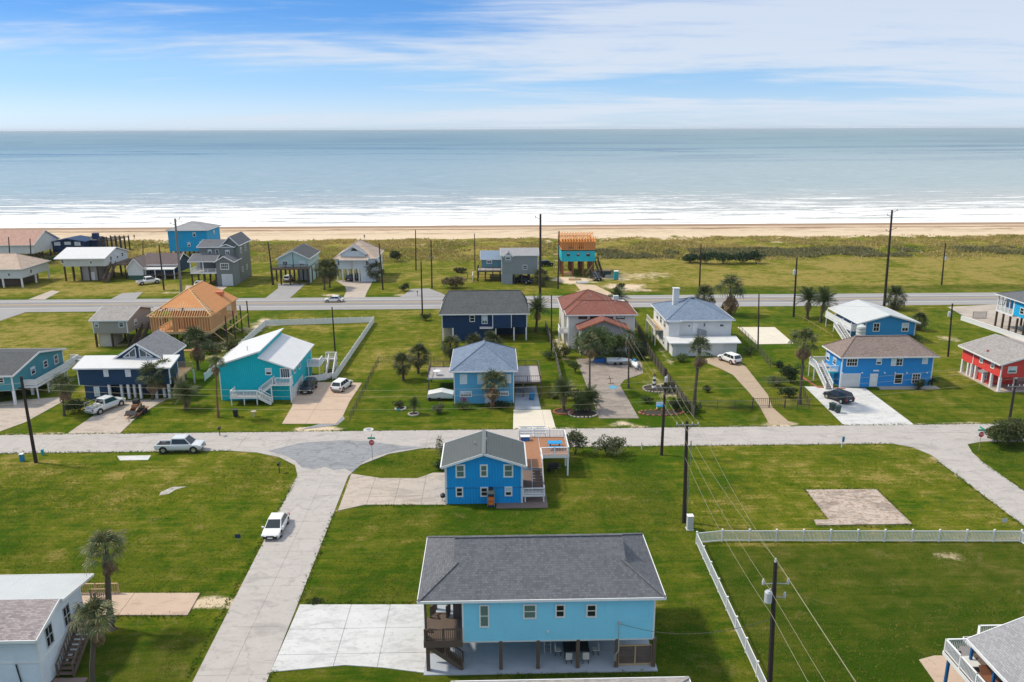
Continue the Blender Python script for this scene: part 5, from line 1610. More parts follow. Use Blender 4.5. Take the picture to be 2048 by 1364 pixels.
pxa, pxb = V(1157, 656, Yp)[0], V(1259, 667, Yp)[0]; pz = V(1157, 659, Yp)[1]; pp = V(1203, 640, Yp)[1]
walls(r, pxa + .4, pxb - .4, Yp + .6, Y0 - .003, .02, pz, 'taupe_siding', 'porch_wall', gable='y', rise=pp - pz - .1)
roof_gable(r, pxa + .4, pxb - .4, Yp + .6, Y0 + 1.5, pz, pp - pz - .12, 'y', .4, .6, 'red_shingle', 'orange_trim')
winS(r, Yp + .6, *z_(735, 515, 830, 582), gl='window_glass', mun=(2, 1)); door(r, 'S', Yp + .6, pxa + 2.2, pxa + 3.2, .1, 2.2, 'brown_panel')
posts(r, [(pxa + .5, Yp + .15), (pxb - .5, Yp + .15), ((pxa + pxb) / 2 - 1, Yp + .15)], 0, pz, .22, 'white_trim')
for k, q in enumerate([(1240, 597), (1230, 604), (1170, 606), (1182, 592)]):
    xx, zz_ = V(q[0], q[1], Y0 + 4); vent(r, xx, Y0 + 4, zz_ - .1, .3, .08)
MB().box(x1 - 3.2, x1 - 2.2, Y0 + 5.6, Y0 + 6.4, ze, zr + .7).build('chimney', M['pale_siding'], r)
deck(r, x0 - 1.6, x0 - .05, Y0 + 1, Y0 + 4, 3.0, .2, 'grey_deck', 'white_trim', 'side_deck'); rail(r, [(x0 - .1, Y0 + 1.05, 3.0), (x0 - 1.55, Y0 + 1.05, 3.0), (x0 - 1.55, Y0 + 3.9, 3.0)], .95, 'white_trim', horizontal=True)
posts(r, [(x0 - 1.5, Y0 + 1.1), (x0 - 1.5, Y0 + 3.9)], 0, 2.8, .15, 'white_trim')

# white house with blue hip roof
Y0 = 141.5
r = house('blue_roof_house', 'white house with steep blue grey hip roof, chimney and flat roofed garage', 38, 147)
z_ = px_of((1250, 420), 5.0525)
x0, x1 = V(1336, 655, Y0)[0], V(1462, 655, Y0)[0]
ze = V(1343, 641, Y0 - .5)[1]; yb = G(1309, 608, ze)[1] - .5
yb = min(yb, Y0 + 17)
xr, zr = V(1381, 588, Y0 + 9.5)
walls(r, x0, x1, Y0, yb, .02, ze - .02, 'white_siding'); corner_boards(r, x0, x1, Y0, yb, .05, ze - .05)
roof_hip(r, x0, x1, Y0, yb, ze, zr - ze, .55, 'y', 'blue_shingle', ins=7.6)
bx1 = V(1359, 655, Y0 - .8)[0]
walls(r, x0 - .003, bx1, Y0 - .8, Y0 - .003, 1.9, ze - .2, 'white_siding', 'bay')
roof_shed(r, x0 - .2, bx1 + .2, Y0 - 1.0, Y0 + .4, ze - .2, ze + .05, 'S', 'blue_shingle')
for q in [(635, 1140, 662, 1182), (790, 1140, 815, 1180), (955, 1140, 1000, 1180)]: winS(r, Y0, *z_(*q), tw=.08)
xa, zt_ = V(1387, 646, Y0); xb, zb_ = V(1393, 668, Y0); door(r, 'S', Y0, xa, xb, zb_, zt_)
for k in range(3): opening(r, 'W', x0, Y0 + 2 + 3.4 * k, Y0 + 3.6 + 3.4 * k, ze - 2.2, ze - .5); opening(r, 'W', x0, Y0 + 2.4 + 3.4 * k, Y0 + 3.4 + 3.4 * k, .4, 2.0)
gy0 = 138.0
gx0, gx1 = V(1345, 700, gy0)[0], V(1473, 700, gy0)[0]; gz = V(1345, 687, gy0)[1] + .1
walls(r, gx0, gx1, gy0, Y0 - .8 - .01, .02, gz - .02, 'white_siding', 'garage_wall')
roof_shed(r, gx0 - .7, gx1 + .5, gy0 - .7, Y0 - .82, gz, gz + .35, 'S', 'white_metal_roof')
garage(r, 'S', gy0, gx0 + .6, gx0 + 4.2, .05, gz - .25, 'grey_door'); garage(r, 'S', gy0, gx0 + 5.2, gx0 + 8.8, .05, gz - .25, 'white_siding')
stair(r, (xb + 1.6, Y0 - .55, gz + .4), (xb + .2, Y0 - .55, zb_ + .1), .8, 'grey_siding', 'grey_deck')
cx_, cz_ = V(1352, 590, Y0 + 7)
MB().box(cx_ - .55, cx_ + .55, Y0 + 6.6, Y0 + 7.6, ze, V(1352, 577, Y0 + 7)[1]).box(cx_ - .65, cx_ + .65, Y0 + 6.5, Y0 + 7.7, V(1352, 577, Y0 + 7)[1], V(1352, 577, Y0 + 7)[1] + .12).build('chimney', M['white_siding'], r)
deck(r, x0 - 1.5, x0 - .05, Y0 + 4, yb - .3, 3.1, .2, 'tan_timber', 'cream_siding', 'side_gallery'); rail(r, [(x0 - 1.44, Y0 + 4.1, 3.1), (x0 - 1.44, yb - .4, 3.1)], .95, 'cream_siding')
posts(r, [(x0 - 1.4, Y0 + 4.2 + 3 * k) for k in range(4)], 0, 2.9, .18, 'cream_siding')

# blue gable house with pale roof
Y0 = 146.5
r = house('pale_roof_house', 'royal blue gable house with flat pale metal roof and white side gallery', 76, 154)
z_ = px_of((1648, 420), 5.0525)
x0, x1 = V(1730, 660, Y0)[0], V(1830, 660, Y0)[0]
ze = V(1727, 645.5, Y0 - .4)[1]; zp = V(1784.6, 630, Y0 - .4)[1]
yb = Y0 + 13
walls(r, x0, x1, Y0, yb, .02, ze - .02, 'royal_siding', gable='y', rise=zp - ze - .05); corner_boards(r, x0, x1, Y0, yb, .05, ze - .1)
roof_gable(r, x0 - 1.2, x1 + .2, Y0, yb, ze - .12, zp - ze + .05, 'y', .5, .45, 'pale_metal_roof')
for q in [(500, 1140, 557, 1227), (790, 1140, 850, 1227)]: winS(r, Y0, *z_(*q), mun=(2, 2), tw=.13)
zd = 2.3
deck(r, x0 - 2.4, x0 - .05, Y0 + .8, yb, zd, .3, 'grey_deck', 'white_trim', 'gallery'); rail(r, [(x0 - .1, Y0 + .85, zd), (x0 - 2.34, Y0 + .85, zd), (x0 - 2.34, yb - .1, zd)], 1.0, 'white_trim', solid=True)
posts(r, [(x0 - 2.3, Y0 + 1 + 3.8 * k) for k in range(4)], 0, ze - .3, .15, 'white_trim')
stair(r, (x0 - 3.6, Y0 - 1.5, .05), (x0 - 3.6, Y0 + 4.5, zd), 1.1, 'white_trim', 'brown_deck')
wt = thing('water_tank', 'pale ribbed water tank beside the royal blue gable house', 'tank', (x0 - 1.0, Y0 - .3, 0))
b = MB(); b.tube((x0 - 1.0, Y0 - .5, 0), (x0 - 1.0, Y0 - .5, 3.3), .85, .85, 18); b.tube((x0 - 1.0, Y0 - .5, 3.3), (x0 - 1.0, Y0 - .5, 3.7), .85, .3, 18); b.build('tank_body', M['pale_siding'], wt, smooth=False)
for k in range(5): MB().tube((x0 - 1.0, Y0 - .5, .4 + .6 * k), (x0 - 1.0, Y0 - .5, .52 + .6 * k), .89, n=18).build('hoop', M['galvanised'], wt)

# cobalt house with brown hip roof
Y0 = 119.3
r = house('brown_roof_house', 'cobalt blue two storey house with brown hip roof, garage door and side stairs', 62, 124)
z_ = px_of((1600, 560), 4.2634)
x0, x1 = V(1682, 745, Y0)[0], V(1864, 745, Y0)[0]
ze = V(1680, 715, Y0 - .5)[1]; yb = G(1646, 691, ze)[1] - .5
zr = V(1755, 671.5, (Y0 + yb) / 2)[1]
walls(r, x0, x1, Y0, yb, .02, ze - .02, 'cobalt_siding'); corner_boards(r, x0, x1, Y0, yb, .05, ze - .05)
roof_hip(r, x0, x1, Y0, yb, ze, max(1.5, zr - ze), .55, 'x', 'brown_shingle')
winS(r, Y0, *z_(400, 668, 488, 735), mun=(4, 2)); winS(r, Y0, *z_(653, 668, 693, 720)); winS(r, Y0, *z_(780, 668, 824, 731), gl='blind_glass', mun=(1, 1)); winS(r, Y0, *z_(826, 668, 872, 731), mun=(2, 2)); winS(r, Y0, *z_(1045, 664, 1085, 715), gl='blind_glass')
winS(r, Y0, *z_(808, 797, 868, 883)); winS(r, Y0, *z_(958, 797, 1020, 880), mun=(3, 3))
q = z_(358, 803, 510, 905); garage(r, 'S', Y0, V(q[0], q[1], Y0)[0], V(q[2], q[1], Y0)[0], .05, V(q[0], q[1], Y0)[1], 'grey_door')
q = z_(605, 803, 660, 905); door(r, 'S', Y0, V(q[0], q[1], Y0)[0], V(q[2], q[1], Y0)[0], .1, V(q[0], q[1], Y0)[1], 'white_trim', panels=3)
lm = MB()
for px_ in (358, 528, 720, 810, 910, 1080):
    xx, zz_ = V(1600 + px_ / 4.2634, 560 + 790 / 4.2634, Y0); lm.box(xx - .1, xx + .1, Y0 - .15, Y0 - .01, zz_ - .1, zz_ + .1)
xx, zz_ = V(1600 + 648 / 4.2634, 560 + 772 / 4.2634, Y0); lm.box(xx - .45, xx + .45, Y0 - .06, Y0 - .01, zz_ - .12, zz_ + .12)
stuff(lm.build('wall_lamps', M['white_trim'], r))
for k in range(2): opening(r, 'W', x0, Y0 + 2 + 2.6 * k, Y0 + 3.2 + 2.6 * k, 3.0, 4.2); opening(r, 'W', x0, Y0 + 4.5, Y0 + 5.6, .5, 1.8) if k == 0 else None
zd = 2.4
deck(r, x0 - 1.5, x0 - .05, Y0 + .8, Y0 + 2.6, zd, .25, 'grey_deck', 'turquoise_board', 'landing'); rail(r, [(x0 - .1, Y0 + .85, zd), (x0 - 1.45, Y0 + .85, zd)], .95, 'white_trim')
deck(r, x0 - 2.7, x0 - .05, yb - 2.4, yb, zd, .25, 'grey_deck', 'white_trim', 'rear_landing')
stair(r, (x0 - 2.1, Y0 - 1.0, .05), (x0 - 2.1, yb - 2.45, zd), 1.1, 'white_trim', 'grey_deck'); rail(r, [(x0 - 2.65, yb - 2.3, zd), (x0 - 2.65, yb - .05, zd), (x0 - .1, yb - .05, zd)], .95, 'white_trim')
posts(r, [(x0 - 2.6, yb - 2.2), (x0 - 2.6, yb - .1), (x0 - 1.4, Y0 + .95)], 0, zd - .26, .16, 'white_trim')
MB().slab([(x0 - 3.6, Y0 - .2), (x0 - .1, Y0 - .9), (x0 + .6, Y0 - .95), (x0 + .6, Y0 - .6), (x0 - .1, Y0 - .5), (x0 - 3.4, Y0 + .4), (x0 - 3.8, yb), (x0 - 4.2, yb)], 0, .12).build('brick_border', M['brick_red'], r)
MB().box(x0 + 6.0, x1 + .8, Y0 - 1.4, Y0 - .05, 0, .16).build('planting_border', M['stone'], r)

# red house
Y0 = 116.3
r = house('red_house', 'bright red house with taupe gable roof and white ground floor columns', 83, 121)
x0 = G(2002, 787)[0]
y1_ = S(1922, 744, x0 + .2)[0]
yb = min(y1_, Y0 + 13)
ze = V(2007, 727, Y0 - .4)[1]; zf = V(2007, 755, Y0)[1]
x1 = x0 + 11
walls(r, x0, x1, Y0, yb - 3.0, zf, ze - .05, 'red_siding', gable='y', rise=1.3); corner_boards(r, x0, x1, Y0, yb - 3.0, zf, ze - .15)
walls(r, x0 - .02, x0 + 3.2, yb - 2.99, yb, zf - .1, ze - .15, 'red_siding', 'rear_wing')
roof_gable(r, x0, x1, Y0, yb, ze - .12, 1.7, 'y', .6, .5, 'taupe_shingle')
posts(r, [(x0 + .2, Y0 + .25 + 2.1 * k) for k in range(5)] + [(x0 + .2 + 2.4 * k, Y0 + .25) for k in range(1, 5)] + [(x0 + .15, yb - .2), (x0 + .15, yb - 2.8)], 0, zf - .003, .36, 'white_trim')
walls(r, x0 + .5, x0 + 5, yb - 7, yb - 2.4, .05, zf - .003, 'red_siding', 'lower_wall')
for yy_ in (Y0 + 2.2, Y0 + 5.2): opening(r, 'W', x0, yy_ - .45, yy_ + .45, ze - 1.6, ze - .5, gl='green_glass')
for yy_ in (yb - 6.0, yb - 3.6): opening(r, 'W', x0 + .5, yy_ - .5, yy_ + .5, .7, 1.9)
MB().box(x0 - .8, x0, Y0 + 3.0, Y0 + 4.4, zf - .35, zf - .05).build('balcony_box', M['grey_siding'], r)
MB().box(x0 - .4, x1, Y0 - .3, yb, 0, .1).build('floor_slab', M['tan_concrete'], r)
opening(r, 'S', Y0, x0 + 1.0, x0 + 2.4, ze - 1.7, ze - .6, gl='green_glass')
vent(r, x0 + .9, Y0 + 5.4, ze + .2, .3, .12, 'red_paint')

# far side house with galleries
r = house('gallery_house', 'tall blue house on dark piles with white galleries and concrete yard', 110, 158)
x0 = G(1989, 652)[0]; yb = G(1989, 652)[1] + .3
zf = S(1990, 617, x0)[1]; ze = S(1990, 583, x0 - .3)[1]
ze = min(max(ze, zf + 2.2), zf + 3.2)
Y0 = 147
walls(r, x0 + 2.0, x0 + 12, Y0, yb, zf, ze - .05, 'bright_blue')
walls(r, x0, x0 + 1.99, Y0, Y0 + 6.2, zf, ze - .05, 'bright_blue', 'front_wing'); corner_boards(r, x0, x0 + 1.99, Y0, Y0 + 6.2, zf, ze - .08)
deck(r, x0, x0 + 1.98, Y0 + 6.25, yb, zf, .4, 'grey_deck', 'white_trim', 'gallery')
rail(r, [(x0 + .06, Y0 + 6.3, zf), (x0 + .06, yb - .06, zf), (x0 + 1.9, yb - .06, zf)], 1.0, 'white_trim', horizontal=True)
posts(r, [(x0 + .1, Y0 + 6.4 + k * (yb - Y0 - 6.6) / 4) for k in range(5)], zf, ze, .2, 'white_trim', 'porch_post')
opening(r, 'W', x0 + 2.0, Y0 + 7, Y0 + 8.6, zf + .2, zf + 2.1, gl='grey_glass'); opening(r, 'W', x0, Y0 + 3, Y0 + 4.2, zf + .7, zf + 2.0); opening(r, 'W', x0 + 2.0, Y0 + 11, Y0 + 12.4, zf + .7, zf + 2.0)
roof_hip(r, x0, x0 + 12, Y0, yb, ze, 2.2, .5, 'y', 'charcoal_shingle')
posts(r, gridpts(x0 + .15, x0 + 11, 3, Y0 + .3, yb - .2, 6), 0, zf - .4, .3, 'dark_pile', 'pile')

# ---------------------------------------------------------------- beach row, west to east
z1 = px_of((0, 420), 5.0525); z2 = px_of((300, 420), 5.0525); z3 = px_of((600, 420), 5.0525); z4 = px_of((900, 420), 5.0525)
# pink gable house
Y0 = 251
r = house('pink_roof_house', 'white gable house on stilts with long dusty pink roof near the beach', -152, 258, group='houses along the beach')
x1 = V(67, 500, Y0)[0]; ze = V(66, 489.5, Y0 - .4)[1]; zf = V(67, 507, Y0)[1]; yb = Y0 + 15
zr = S(82, 461, x1)[1]
walls(r, -178, x1, Y0, yb, zf, ze - .05, 'white_siding', gable='x', rise=zr - ze - .1); roof_gable(r, -178, x1, Y0, yb, ze - .05, zr - ze - .1, 'x', .4, .4, 'pink_shingle')
opening(r, 'E', x1, Y0 + 8, Y0 + 9, zf + 1.2, zf + 3.4, gl='blind_glass')
posts(r, gridpts(-176, x1 - .3, 6, Y0 + .3, yb - .3, 4), 0, zf, .35, 'dark_pile', 'pile')
# tan hip house
Y0 = 209
r = house('tan_hip_house', 'low pale house with salmon tan hip roof and white porch columns', -127, 215, group='houses along the beach')
x1 = V(42, 548, Y0)[0]; ze = V(40, 538.5, Y0 - .4)[1]; zf = V(40, 557, Y0)[1]; yb = G(87, 521, ze)[1] - .4
zr = V(40, 506.5, (Y0 + yb) / 2)[1]
walls(r, -150, x1, Y0, yb, zf, ze, 'pale_siding'); roof_hip(r, -150, x1, Y0, yb, ze + .02, zr - ze, .5, 'x', 'tan_shingle', ins=5)
posts(r, gridpts(-148, x1 - .2, 6, Y0 + .2, yb - .3, 3), 0, zf, .34, 'white_trim')
walls(r, -149, x1 - 3, Y0 + 3, yb - .5, .02, zf - .01, 'brown_panel', 'lower_wall'); winS(r, Y0, 14, 546, 22, 552); opening(r, 'E', x1, Y0 + 4, Y0 + 5.2, zf + .6, zf + 1.7)
# little navy house behind
Y0 = 262
r = house('low_navy_house', 'low dark blue house with three white windows behind the pale roofed stilt house', -141, 266, group='houses along the beach')
x0, x1 = V(104, 490, Y0)[0], V(170, 490, Y0)[0]; ze = V(104, 484, Y0)[1]; zp = V(140, 478, Y0)[1]
walls(r, x0, x1, Y0, Y0 + 8, 1.5, ze, 'navy_siding', gable='y', rise=zp - ze); roof_gable(r, x0, x1, Y0, Y0 + 8, ze, zp - ze, 'y', .3, .3, 'navy_siding', 'navy_siding')
for q in [(545, 322, 612, 358), (650, 322, 718, 350), (752, 322, 815, 358)]: winS(r, Y0, *z1(*q), gl='blind_glass', mun=(2, 1), tw=.2)
posts(r, gridpts(x0 + .3, x1 - .3, 4, Y0 + .3, Y0 + 7.6, 2), 0, 1.5, .3, 'dark_pile', 'pile')
r = house('cupola_cabin', 'small dark blue cabin with upright tower beside the low navy house', -128, 268, group='houses along the beach')
x0, x1 = V(178, 480, 266)[0], V(196, 480, 266)[0]; zt_ = V(186, 472, 266)[1]
walls(r, x0, x1, 266, 271, 1.5, zt_ - 1.4, 'navy_siding'); roof_gable(r, x0, x1, 266, 271, zt_ - 1.4, .9, 'x', .3, .3, 'slate_shingle', 'navy_siding'); walls(r, x0 + .8, x0 + 2.6, 266.6, 268, zt_ - 1.3, zt_ + .8, 'navy_siding', 'tower')
posts(r, gridpts(x0 + .2, x1 - .2, 2, 266.2, 270.8, 2), 0, 1.5, .3, 'dark_pile', 'pile')
# pile frame with no house yet
r = thing('pile_frame', 'bare dark pile frame with beams behind the pale roofed stilt house', 'frame', (-120, 263, 0))
x0, x1 = V(196, 485, 262)[0], V(233, 485, 262)[0]; zt_ = V(210, 478, 262)[1]
posts(r, gridpts(x0, x1, 5, 262, 271, 4), 0, zt_, .35, 'dark_pile', 'pile')
b = MB()
for y in (262, 265, 268, 271): b.bar((x0, y, zt_ - .5), (x1, y, zt_ - .5), .2, .3)
b.build('beam', M['dark_pile'], r)
# pale metal roof stilt house
Y0 = 217.8
r = house('pale_stilt_house', 'pale grey stilt house with low white metal roof and dark piles', -112, 224, group='houses along the beach')
x0, x1 = V(125, 525, Y0)[0], V(210, 525, Y0)[0]; ze = V(125, 517, Y0 - .6)[1]; zf = V(125, 533, Y0)[1]; yb = Y0 + 14
walls(r, x0, x1, Y0, yb, zf, ze - .05, 'pale_siding', gable='x', rise=1.6); roof_gable(r, x0 - 1.6, x1, Y0, yb, ze - .05, 1.9, 'x', .6, .3, 'white_metal_roof')
for q in [(612, 500, 650, 540), (900, 505, 935, 545)]: winS(r, Y0, *z1(*q), gl='grey_glass')
for k in (3, 7, 10): opening(r, 'E', x1, Y0 + k, Y0 + k + 1.2, zf + 1, zf + 2.2)
posts(r, gridpts(x0 + .2, x1 - .2, 6, Y0 + .2, yb - .3, 4), 0, zf, .34, 'dark_pile', 'pile')
xa, xb = V(161, 545, Y0 + 1)[0], V(197, 545, Y0 + 1)[0]; walls(r, xa, xb, Y0 + 1, Y0 + 7, .05, zf - .01, 'taupe_siding', 'store_room'); door(r, 'S', Y0 + 1, xb - 2.4, xb - 1.2, .1, 2.2, 'white_trim')
deck(r, x1 + .05, x1 + 4, Y0 + 3, yb, zf, .3, 'brown_deck', 'brown_timber'); stair(r, (x1 + .9, Y0 - 3, .1), (x1 + .9, Y0 + 3, zf), 1.3, 'brown_timber', 'brown_deck'); rail(r, [(x1 + 3.9, Y0 + 3.1, zf), (x1 + 3.9, yb - .1, zf)], .95, 'brown_timber', sp=.3)
posts(r, [(x1 + 3.8, Y0 + 3.2), (x1 + 3.8, yb - .2), (x1 + 3.8, Y0 + 8)], 0, zf - .3, .3, 'dark_pile', 'pile')
# brown roof house with white gable
Y0 = 218.8
r = house('brown_gable_house', 'dark brown roofed house with white gabled wing on a green base', -94, 224, group='houses along the beach')
x0, xg, x1 = V(256, 545, Y0)[0], V(286, 545, Y0)[0], V(346, 545, Y0)[0]
zg = V(286, 535, Y0)[1]; zp = V(266, 517, Y0)[1]; zf = V(256, 551, Y0)[1]
walls(r, x0, xg, Y0, Y0 + 11, zf, zg, 'white_siding', gable='y', rise=zp - zg - .1); roof_gable(r, x0, xg, Y0, Y0 + 11, zg, zp - zg - .1, 'y', .3, .35, 'brown_shingle')
walls(r, x0 + .05, xg - .05, Y0 + .05, Y0 + 8, .02, zf - .003, 'green_base', 'lower_wall')
ze = V(300, 530, Y0 + 2)[1]; zr = V(300, 507, Y0 + 8)[1]
walls(r, xg + .003, x1, Y0 + 4.5, Y0 + 13, zf, ze, 'slate_navy_siding', 'main_wall', gable='x', rise=(zr - ze) * .75); roof_gable(r, xg - 1.5, x1, Y0 + 3, Y0 + 13, ze, zr - ze, 'x', .4, .3, 'dark_brown_shingle')
roof_shed(r, xg + .1, x1, Y0 + .6, Y0 + 4.4, ze - 1.1, ze - .5, 'S', 'white_metal_roof', name='porch_roof')
deck(r, xg + .05, x1, Y0 + .8, Y0 + 4.45, zf, .25, 'brown_deck', 'brown_timber', 'porch_deck'); rail(r, [(xg + .1, Y0 + .9, zf), (x1 - .1, Y0 + .9, zf)], .95, 'navy_plastic', sp=.3); posts(r, [(xg + .3 + k * 2.6, Y0 + .9) for k in range(4)], 0, ze - 1.1, .2, 'white_trim')
winS(r, Y0 + 4.5, 318, 533, 327, 540); winS(r, Y0 + 4.5, 330, 533, 339, 540)
# bright blue block behind
Y0 = 251.3
r = house('bright_blue_house', 'tall bright blue house with pale hip roof near the sand', -96, 257, group='houses along the beach')
x0, x1 = V(338, 490, Y0)[0], V(416, 490, Y0)[0]; ze = V(338, 461, Y0 - .4)[1]; zf = V(338, 503, Y0)[1]; zr = V(390, 443, Y0 + 6)[1]
walls(r, x0, x1, Y0, Y0 + 12, zf, ze, 'bright_blue'); roof_hip(r, x0, x1, Y0, Y0 + 12, ze + .02, zr - ze, .5, 'x', 'light_shingle', ins=6)
for q in [(430, 225, 465, 270), (378, 325, 412, 368), (500, 318, 545, 345)]: winS(r, Y0, *z2(*q))
opening(r, 'E', x1, Y0 + 6, Y0 + 7, ze - 2, ze - .8); posts(r, gridpts(x0 + .3, x1 - .3, 5, Y0 + .3, Y0 + 11.6, 4), 0, zf, .35, 'dark_pile', 'pile')
# grey green big house
Y0 = 209
r = house('tall_grey_house', 'large olive grey house with stepped dark roofs, white trim and porch', -74, 216, group='houses along the beach')
x0, xg0, x1 = V(380, 535, Y0)[0], V(432, 535, Y0)[0], V(467, 535, Y0)[0]
zg = V(432, 523, Y0)[1]; zp = V(447, 512, Y0)[1]; zf = V(432, 545, Y0)[1]
walls(r, xg0, x1, Y0, Y0 + 15, .02, zg, 'olive_grey_siding', 'front_wing', gable='y', rise=zp - zg - .1); roof_gable(r, xg0, x1, Y0, Y0 + 6, zg, zp - zg - .1, 'y', .35, .4, 'charcoal_shingle')
winS(r, Y0, *z2(708, 537, 800, 602), mun=(4, 2), gl='grey_glass', tw=.16); xa, zt_ = V(444, 549, Y0); xb, _ = V(464, 549, Y0); garage(r, 'S', Y0, xa, xb, .05, zt_, 'grey_door')
Yu = Y0 + 4.5
ua, ub = V(398, 505, Yu)[0], V(468, 505, Yu)[0]; zu0 = zg + .2; zu1 = V(410, 494, Yu)[1]
walls(r, ua, ub, Yu, Y0 + 15, zf, zu1, 'olive_grey_siding', 'upper_wall', gable='x', rise=1.0); zr = V(440, 480, Yu + 5)[1]
roof_gable(r, ua, ub, Yu, Y0 + 15, zu1, max(1.2, zr - zu1), 'x', .4, .4, 'charcoal_shingle')
za = V(440, 495, Yu - .3)[1]; ga, gb_ = V(440, 497, Yu)[0], V(467, 497, Yu)[0]; gp_ = V(451, 488.5, Yu)[1]
walls(r, ga, gb_, Yu - .3, Yu + 4, zu0, zu1, 'olive_grey_siding', 'dormer_wall', gable='y', rise=max(.6, gp_ - zu1)); roof_gable(r, ga, gb_, Yu - .3, Yu + 5, zu1 + .02, max(.6, gp_ - zu1), 'y', .3, .3, 'charcoal_shingle')
for q in [(583, 400, 625, 450), (660, 400, 700, 450)]: winS(r, Yu, *z2(*q), mun=(1, 2))
winS(r, Yu - .3, *z2(760, 405, 806, 445), mun=(2, 2))
xt1 = V(488, 520, Y0 + 9)[0]
walls(r, x1 - 3.7, xt1, Y0 + 5, Y0 + 14.95, .03, zu1 + .6, 'olive_grey_siding', 'rear_tower', gable='y', rise=1.85); roof_gable(r, x1 - 4, xt1, Y0 + 5, Y0 + 15, zu1 + .6, 2.0, 'y', .4, .5, 'charcoal_shingle')
for k in (6.5, 10.5): opening(r, 'E', xt1, Y0 + k, Y0 + k + 1.1, zu1 - 2, zu1 - .4); opening(r, 'E', xt1, Y0 + k, Y0 + k + 1.1, 2.6, 4.0)
roof_shed(r, x0 - .4, xg0 - .01, Y0 - .3, Yu - .05, V(380, 524, Y0)[1], V(380, 524, Y0)[1] + 1.4, 'S', 'charcoal_shingle', name='porch_roof')
deck(r, x0, xg0 - .05, Y0, Yu, zf, .3, 'grey_deck', 'white_trim', 'porch_deck'); rail(r, [(x0 + .05, Yu, zf), (x0 + .05, Y0 + .05, zf), (xg0 - .1, Y0 + .05, zf)], 1.0, 'white_trim', sp=.25); posts(r, [(x0 + .1, Y0 + .1), ((x0 + xg0) / 2, Y0 + .1)], zf, V(380, 524, Y0)[1], .2, 'white_trim', 'porch_post')
walls(r, x0 + .1, xg0 - .1, Yu + .02, Y0 + 15, zf, zu0, 'pale_siding', 'porch_wall'); posts(r, gridpts(x0 + .2, xg0 - .3, 3, Y0 + .2, Y0 + 14, 4), 0, zf - .3, .34, 'dark_pile', 'pile')
# mint gable house
Y0 = 212
r = house('mint_house', 'mint gable house with dark roof over an open dark timber carport', -53, 218, group='houses along the beach')
x0, x1 = V(556, 525, Y0)[0], V(617, 525, Y0)[0]; ze = V(556, 517, Y0)[1]; zp = V(585, 501, Y0)[1]; zf = V(556, 534, Y0)[1]; yb = Y0 + 13
walls(r, x0, x1, Y0, yb, zf, ze, 'mint_siding', gable='y', rise=zp - ze - .1); roof_gable(r, x0, x1, Y0, yb, ze, zp - ze - .1, 'y', .4, .4, 'slate_shingle')
for q in [(1335, 515, 1395, 562), (1505, 515, 1562, 562)]: winS(r, Y0, *z2(*q), mun=(3, 1), gl='grey_glass')
MB().box((x0 + x1) / 2 - .08, (x0 + x1) / 2 + .08, Y0 - .05, Y0 - .002, zf, zp - .8).build('trim_board', M['slate_navy_siding'], r)
for k in (2, 5, 8, 11): opening(r, 'E', x1, Y0 + k, Y0 + k + 1.1, zf + .9, zf + 2.0)
deck(r, x0 - 1.6, x1 + .3, Y0 - 2.2, Y0 - .05, zf, .4, 'brown_deck', 'brown_timber', 'porch_deck'); rail(r, [(x0 - 1.5, Y0 - 2.1, zf), (x1 + .2, Y0 - 2.1, zf)], .95, 'dark_pile', sp=.3)
posts(r, gridpts(x0 - 1.4, x1 + .1, 5, Y0 - 2, yb - .4, 4), 0, zf - .41, .34, 'dark_pile', 'pile'); xa = V(596, 560, Y0 + 5)[0]; walls(r, xa, x1 - .1, Y0 + 5, yb - .5, .02, zf - .42, 'pale_siding', 'lower_wall'); garage(r, 'S', Y0 + 5, xa + .4, xa + 3.4, .05, 2.4, 'grey_door'); walls(r, x1 - .09, x1 + .05, Y0 + .5, yb - .5, .02, zf - .42, 'mint_siding', 'side_panel')
MB().box(x0 + 1, x1 - 1, yb + .45, yb + 2.5, ze - .4, ze).build('rear_deck', M['brown_deck'], r)
# white dormer house
Y0 = 214
r = house('dormer_house', 'white house with tan hip roof and arched window in its gable dormer', -38, 220, group='houses along the beach')
x0, x1 = V(672, 530, Y0)[0], V(751, 530, Y0)[0]; ze = V(664, 517.5, Y0 - .5)[1]; zf = V(672, 538, Y0)[1]; yb = Y0 + 14; zr = V(727, 480, Y0 + 7)[1]
walls(r, x0, x1, Y0, yb, zf, ze, 'ice_siding'); roof_hip(r, x0, x1, Y0, yb, ze + .02, zr - ze, .5, 'y', 'tan_shingle', ins=6)
da, db = V(682, 508, Y0)[0], V(730, 508, Y0)[0]; dz = V(682, 507, Y0)[1]; dp = V(708, 493, Y0)[1]
walls(r, da, db, Y0 + .02, Y0 + 5, ze, dz, 'ice_siding', 'dormer_wall', gable='y', rise=dp - dz); roof_gable(r, da, db, Y0 + .02, Y0 + 6, dz, dp - dz, 'y', .35, .35, 'light_shingle')
xa, za = V(708, 500, Y0 - .1); an = [(xa + .95 * math.cos(t_), Y0 - .06, za - .35 + .95 * math.sin(t_)) for t_ in np.linspace(0, math.pi, 12)]
wf = MB(); [wf.bar(an[i], an[i + 1], .08, .12) for i in range(11)]; wf.bar(an[0], an[-1], .08, .12); wo_ = wf.build('arched_window', M['white_trim'], r); MB().poly([(p_[0], Y0 - .02, p_[2]) for p_ in an]).build('pane', M['window_glass'], wo_)
roof_shed(r, V(680, 512, Y0)[0], V(737, 512, Y0)[0], Y0 - 1.6, Y0 - .02, ze - .3, ze + .4, 'S', 'tan_shingle', name='porch_roof')
for q in [(375, 510, 403, 560), (660, 512, 690, 560)]: winS(r, Y0, *z3(*q), gl='grey_glass')
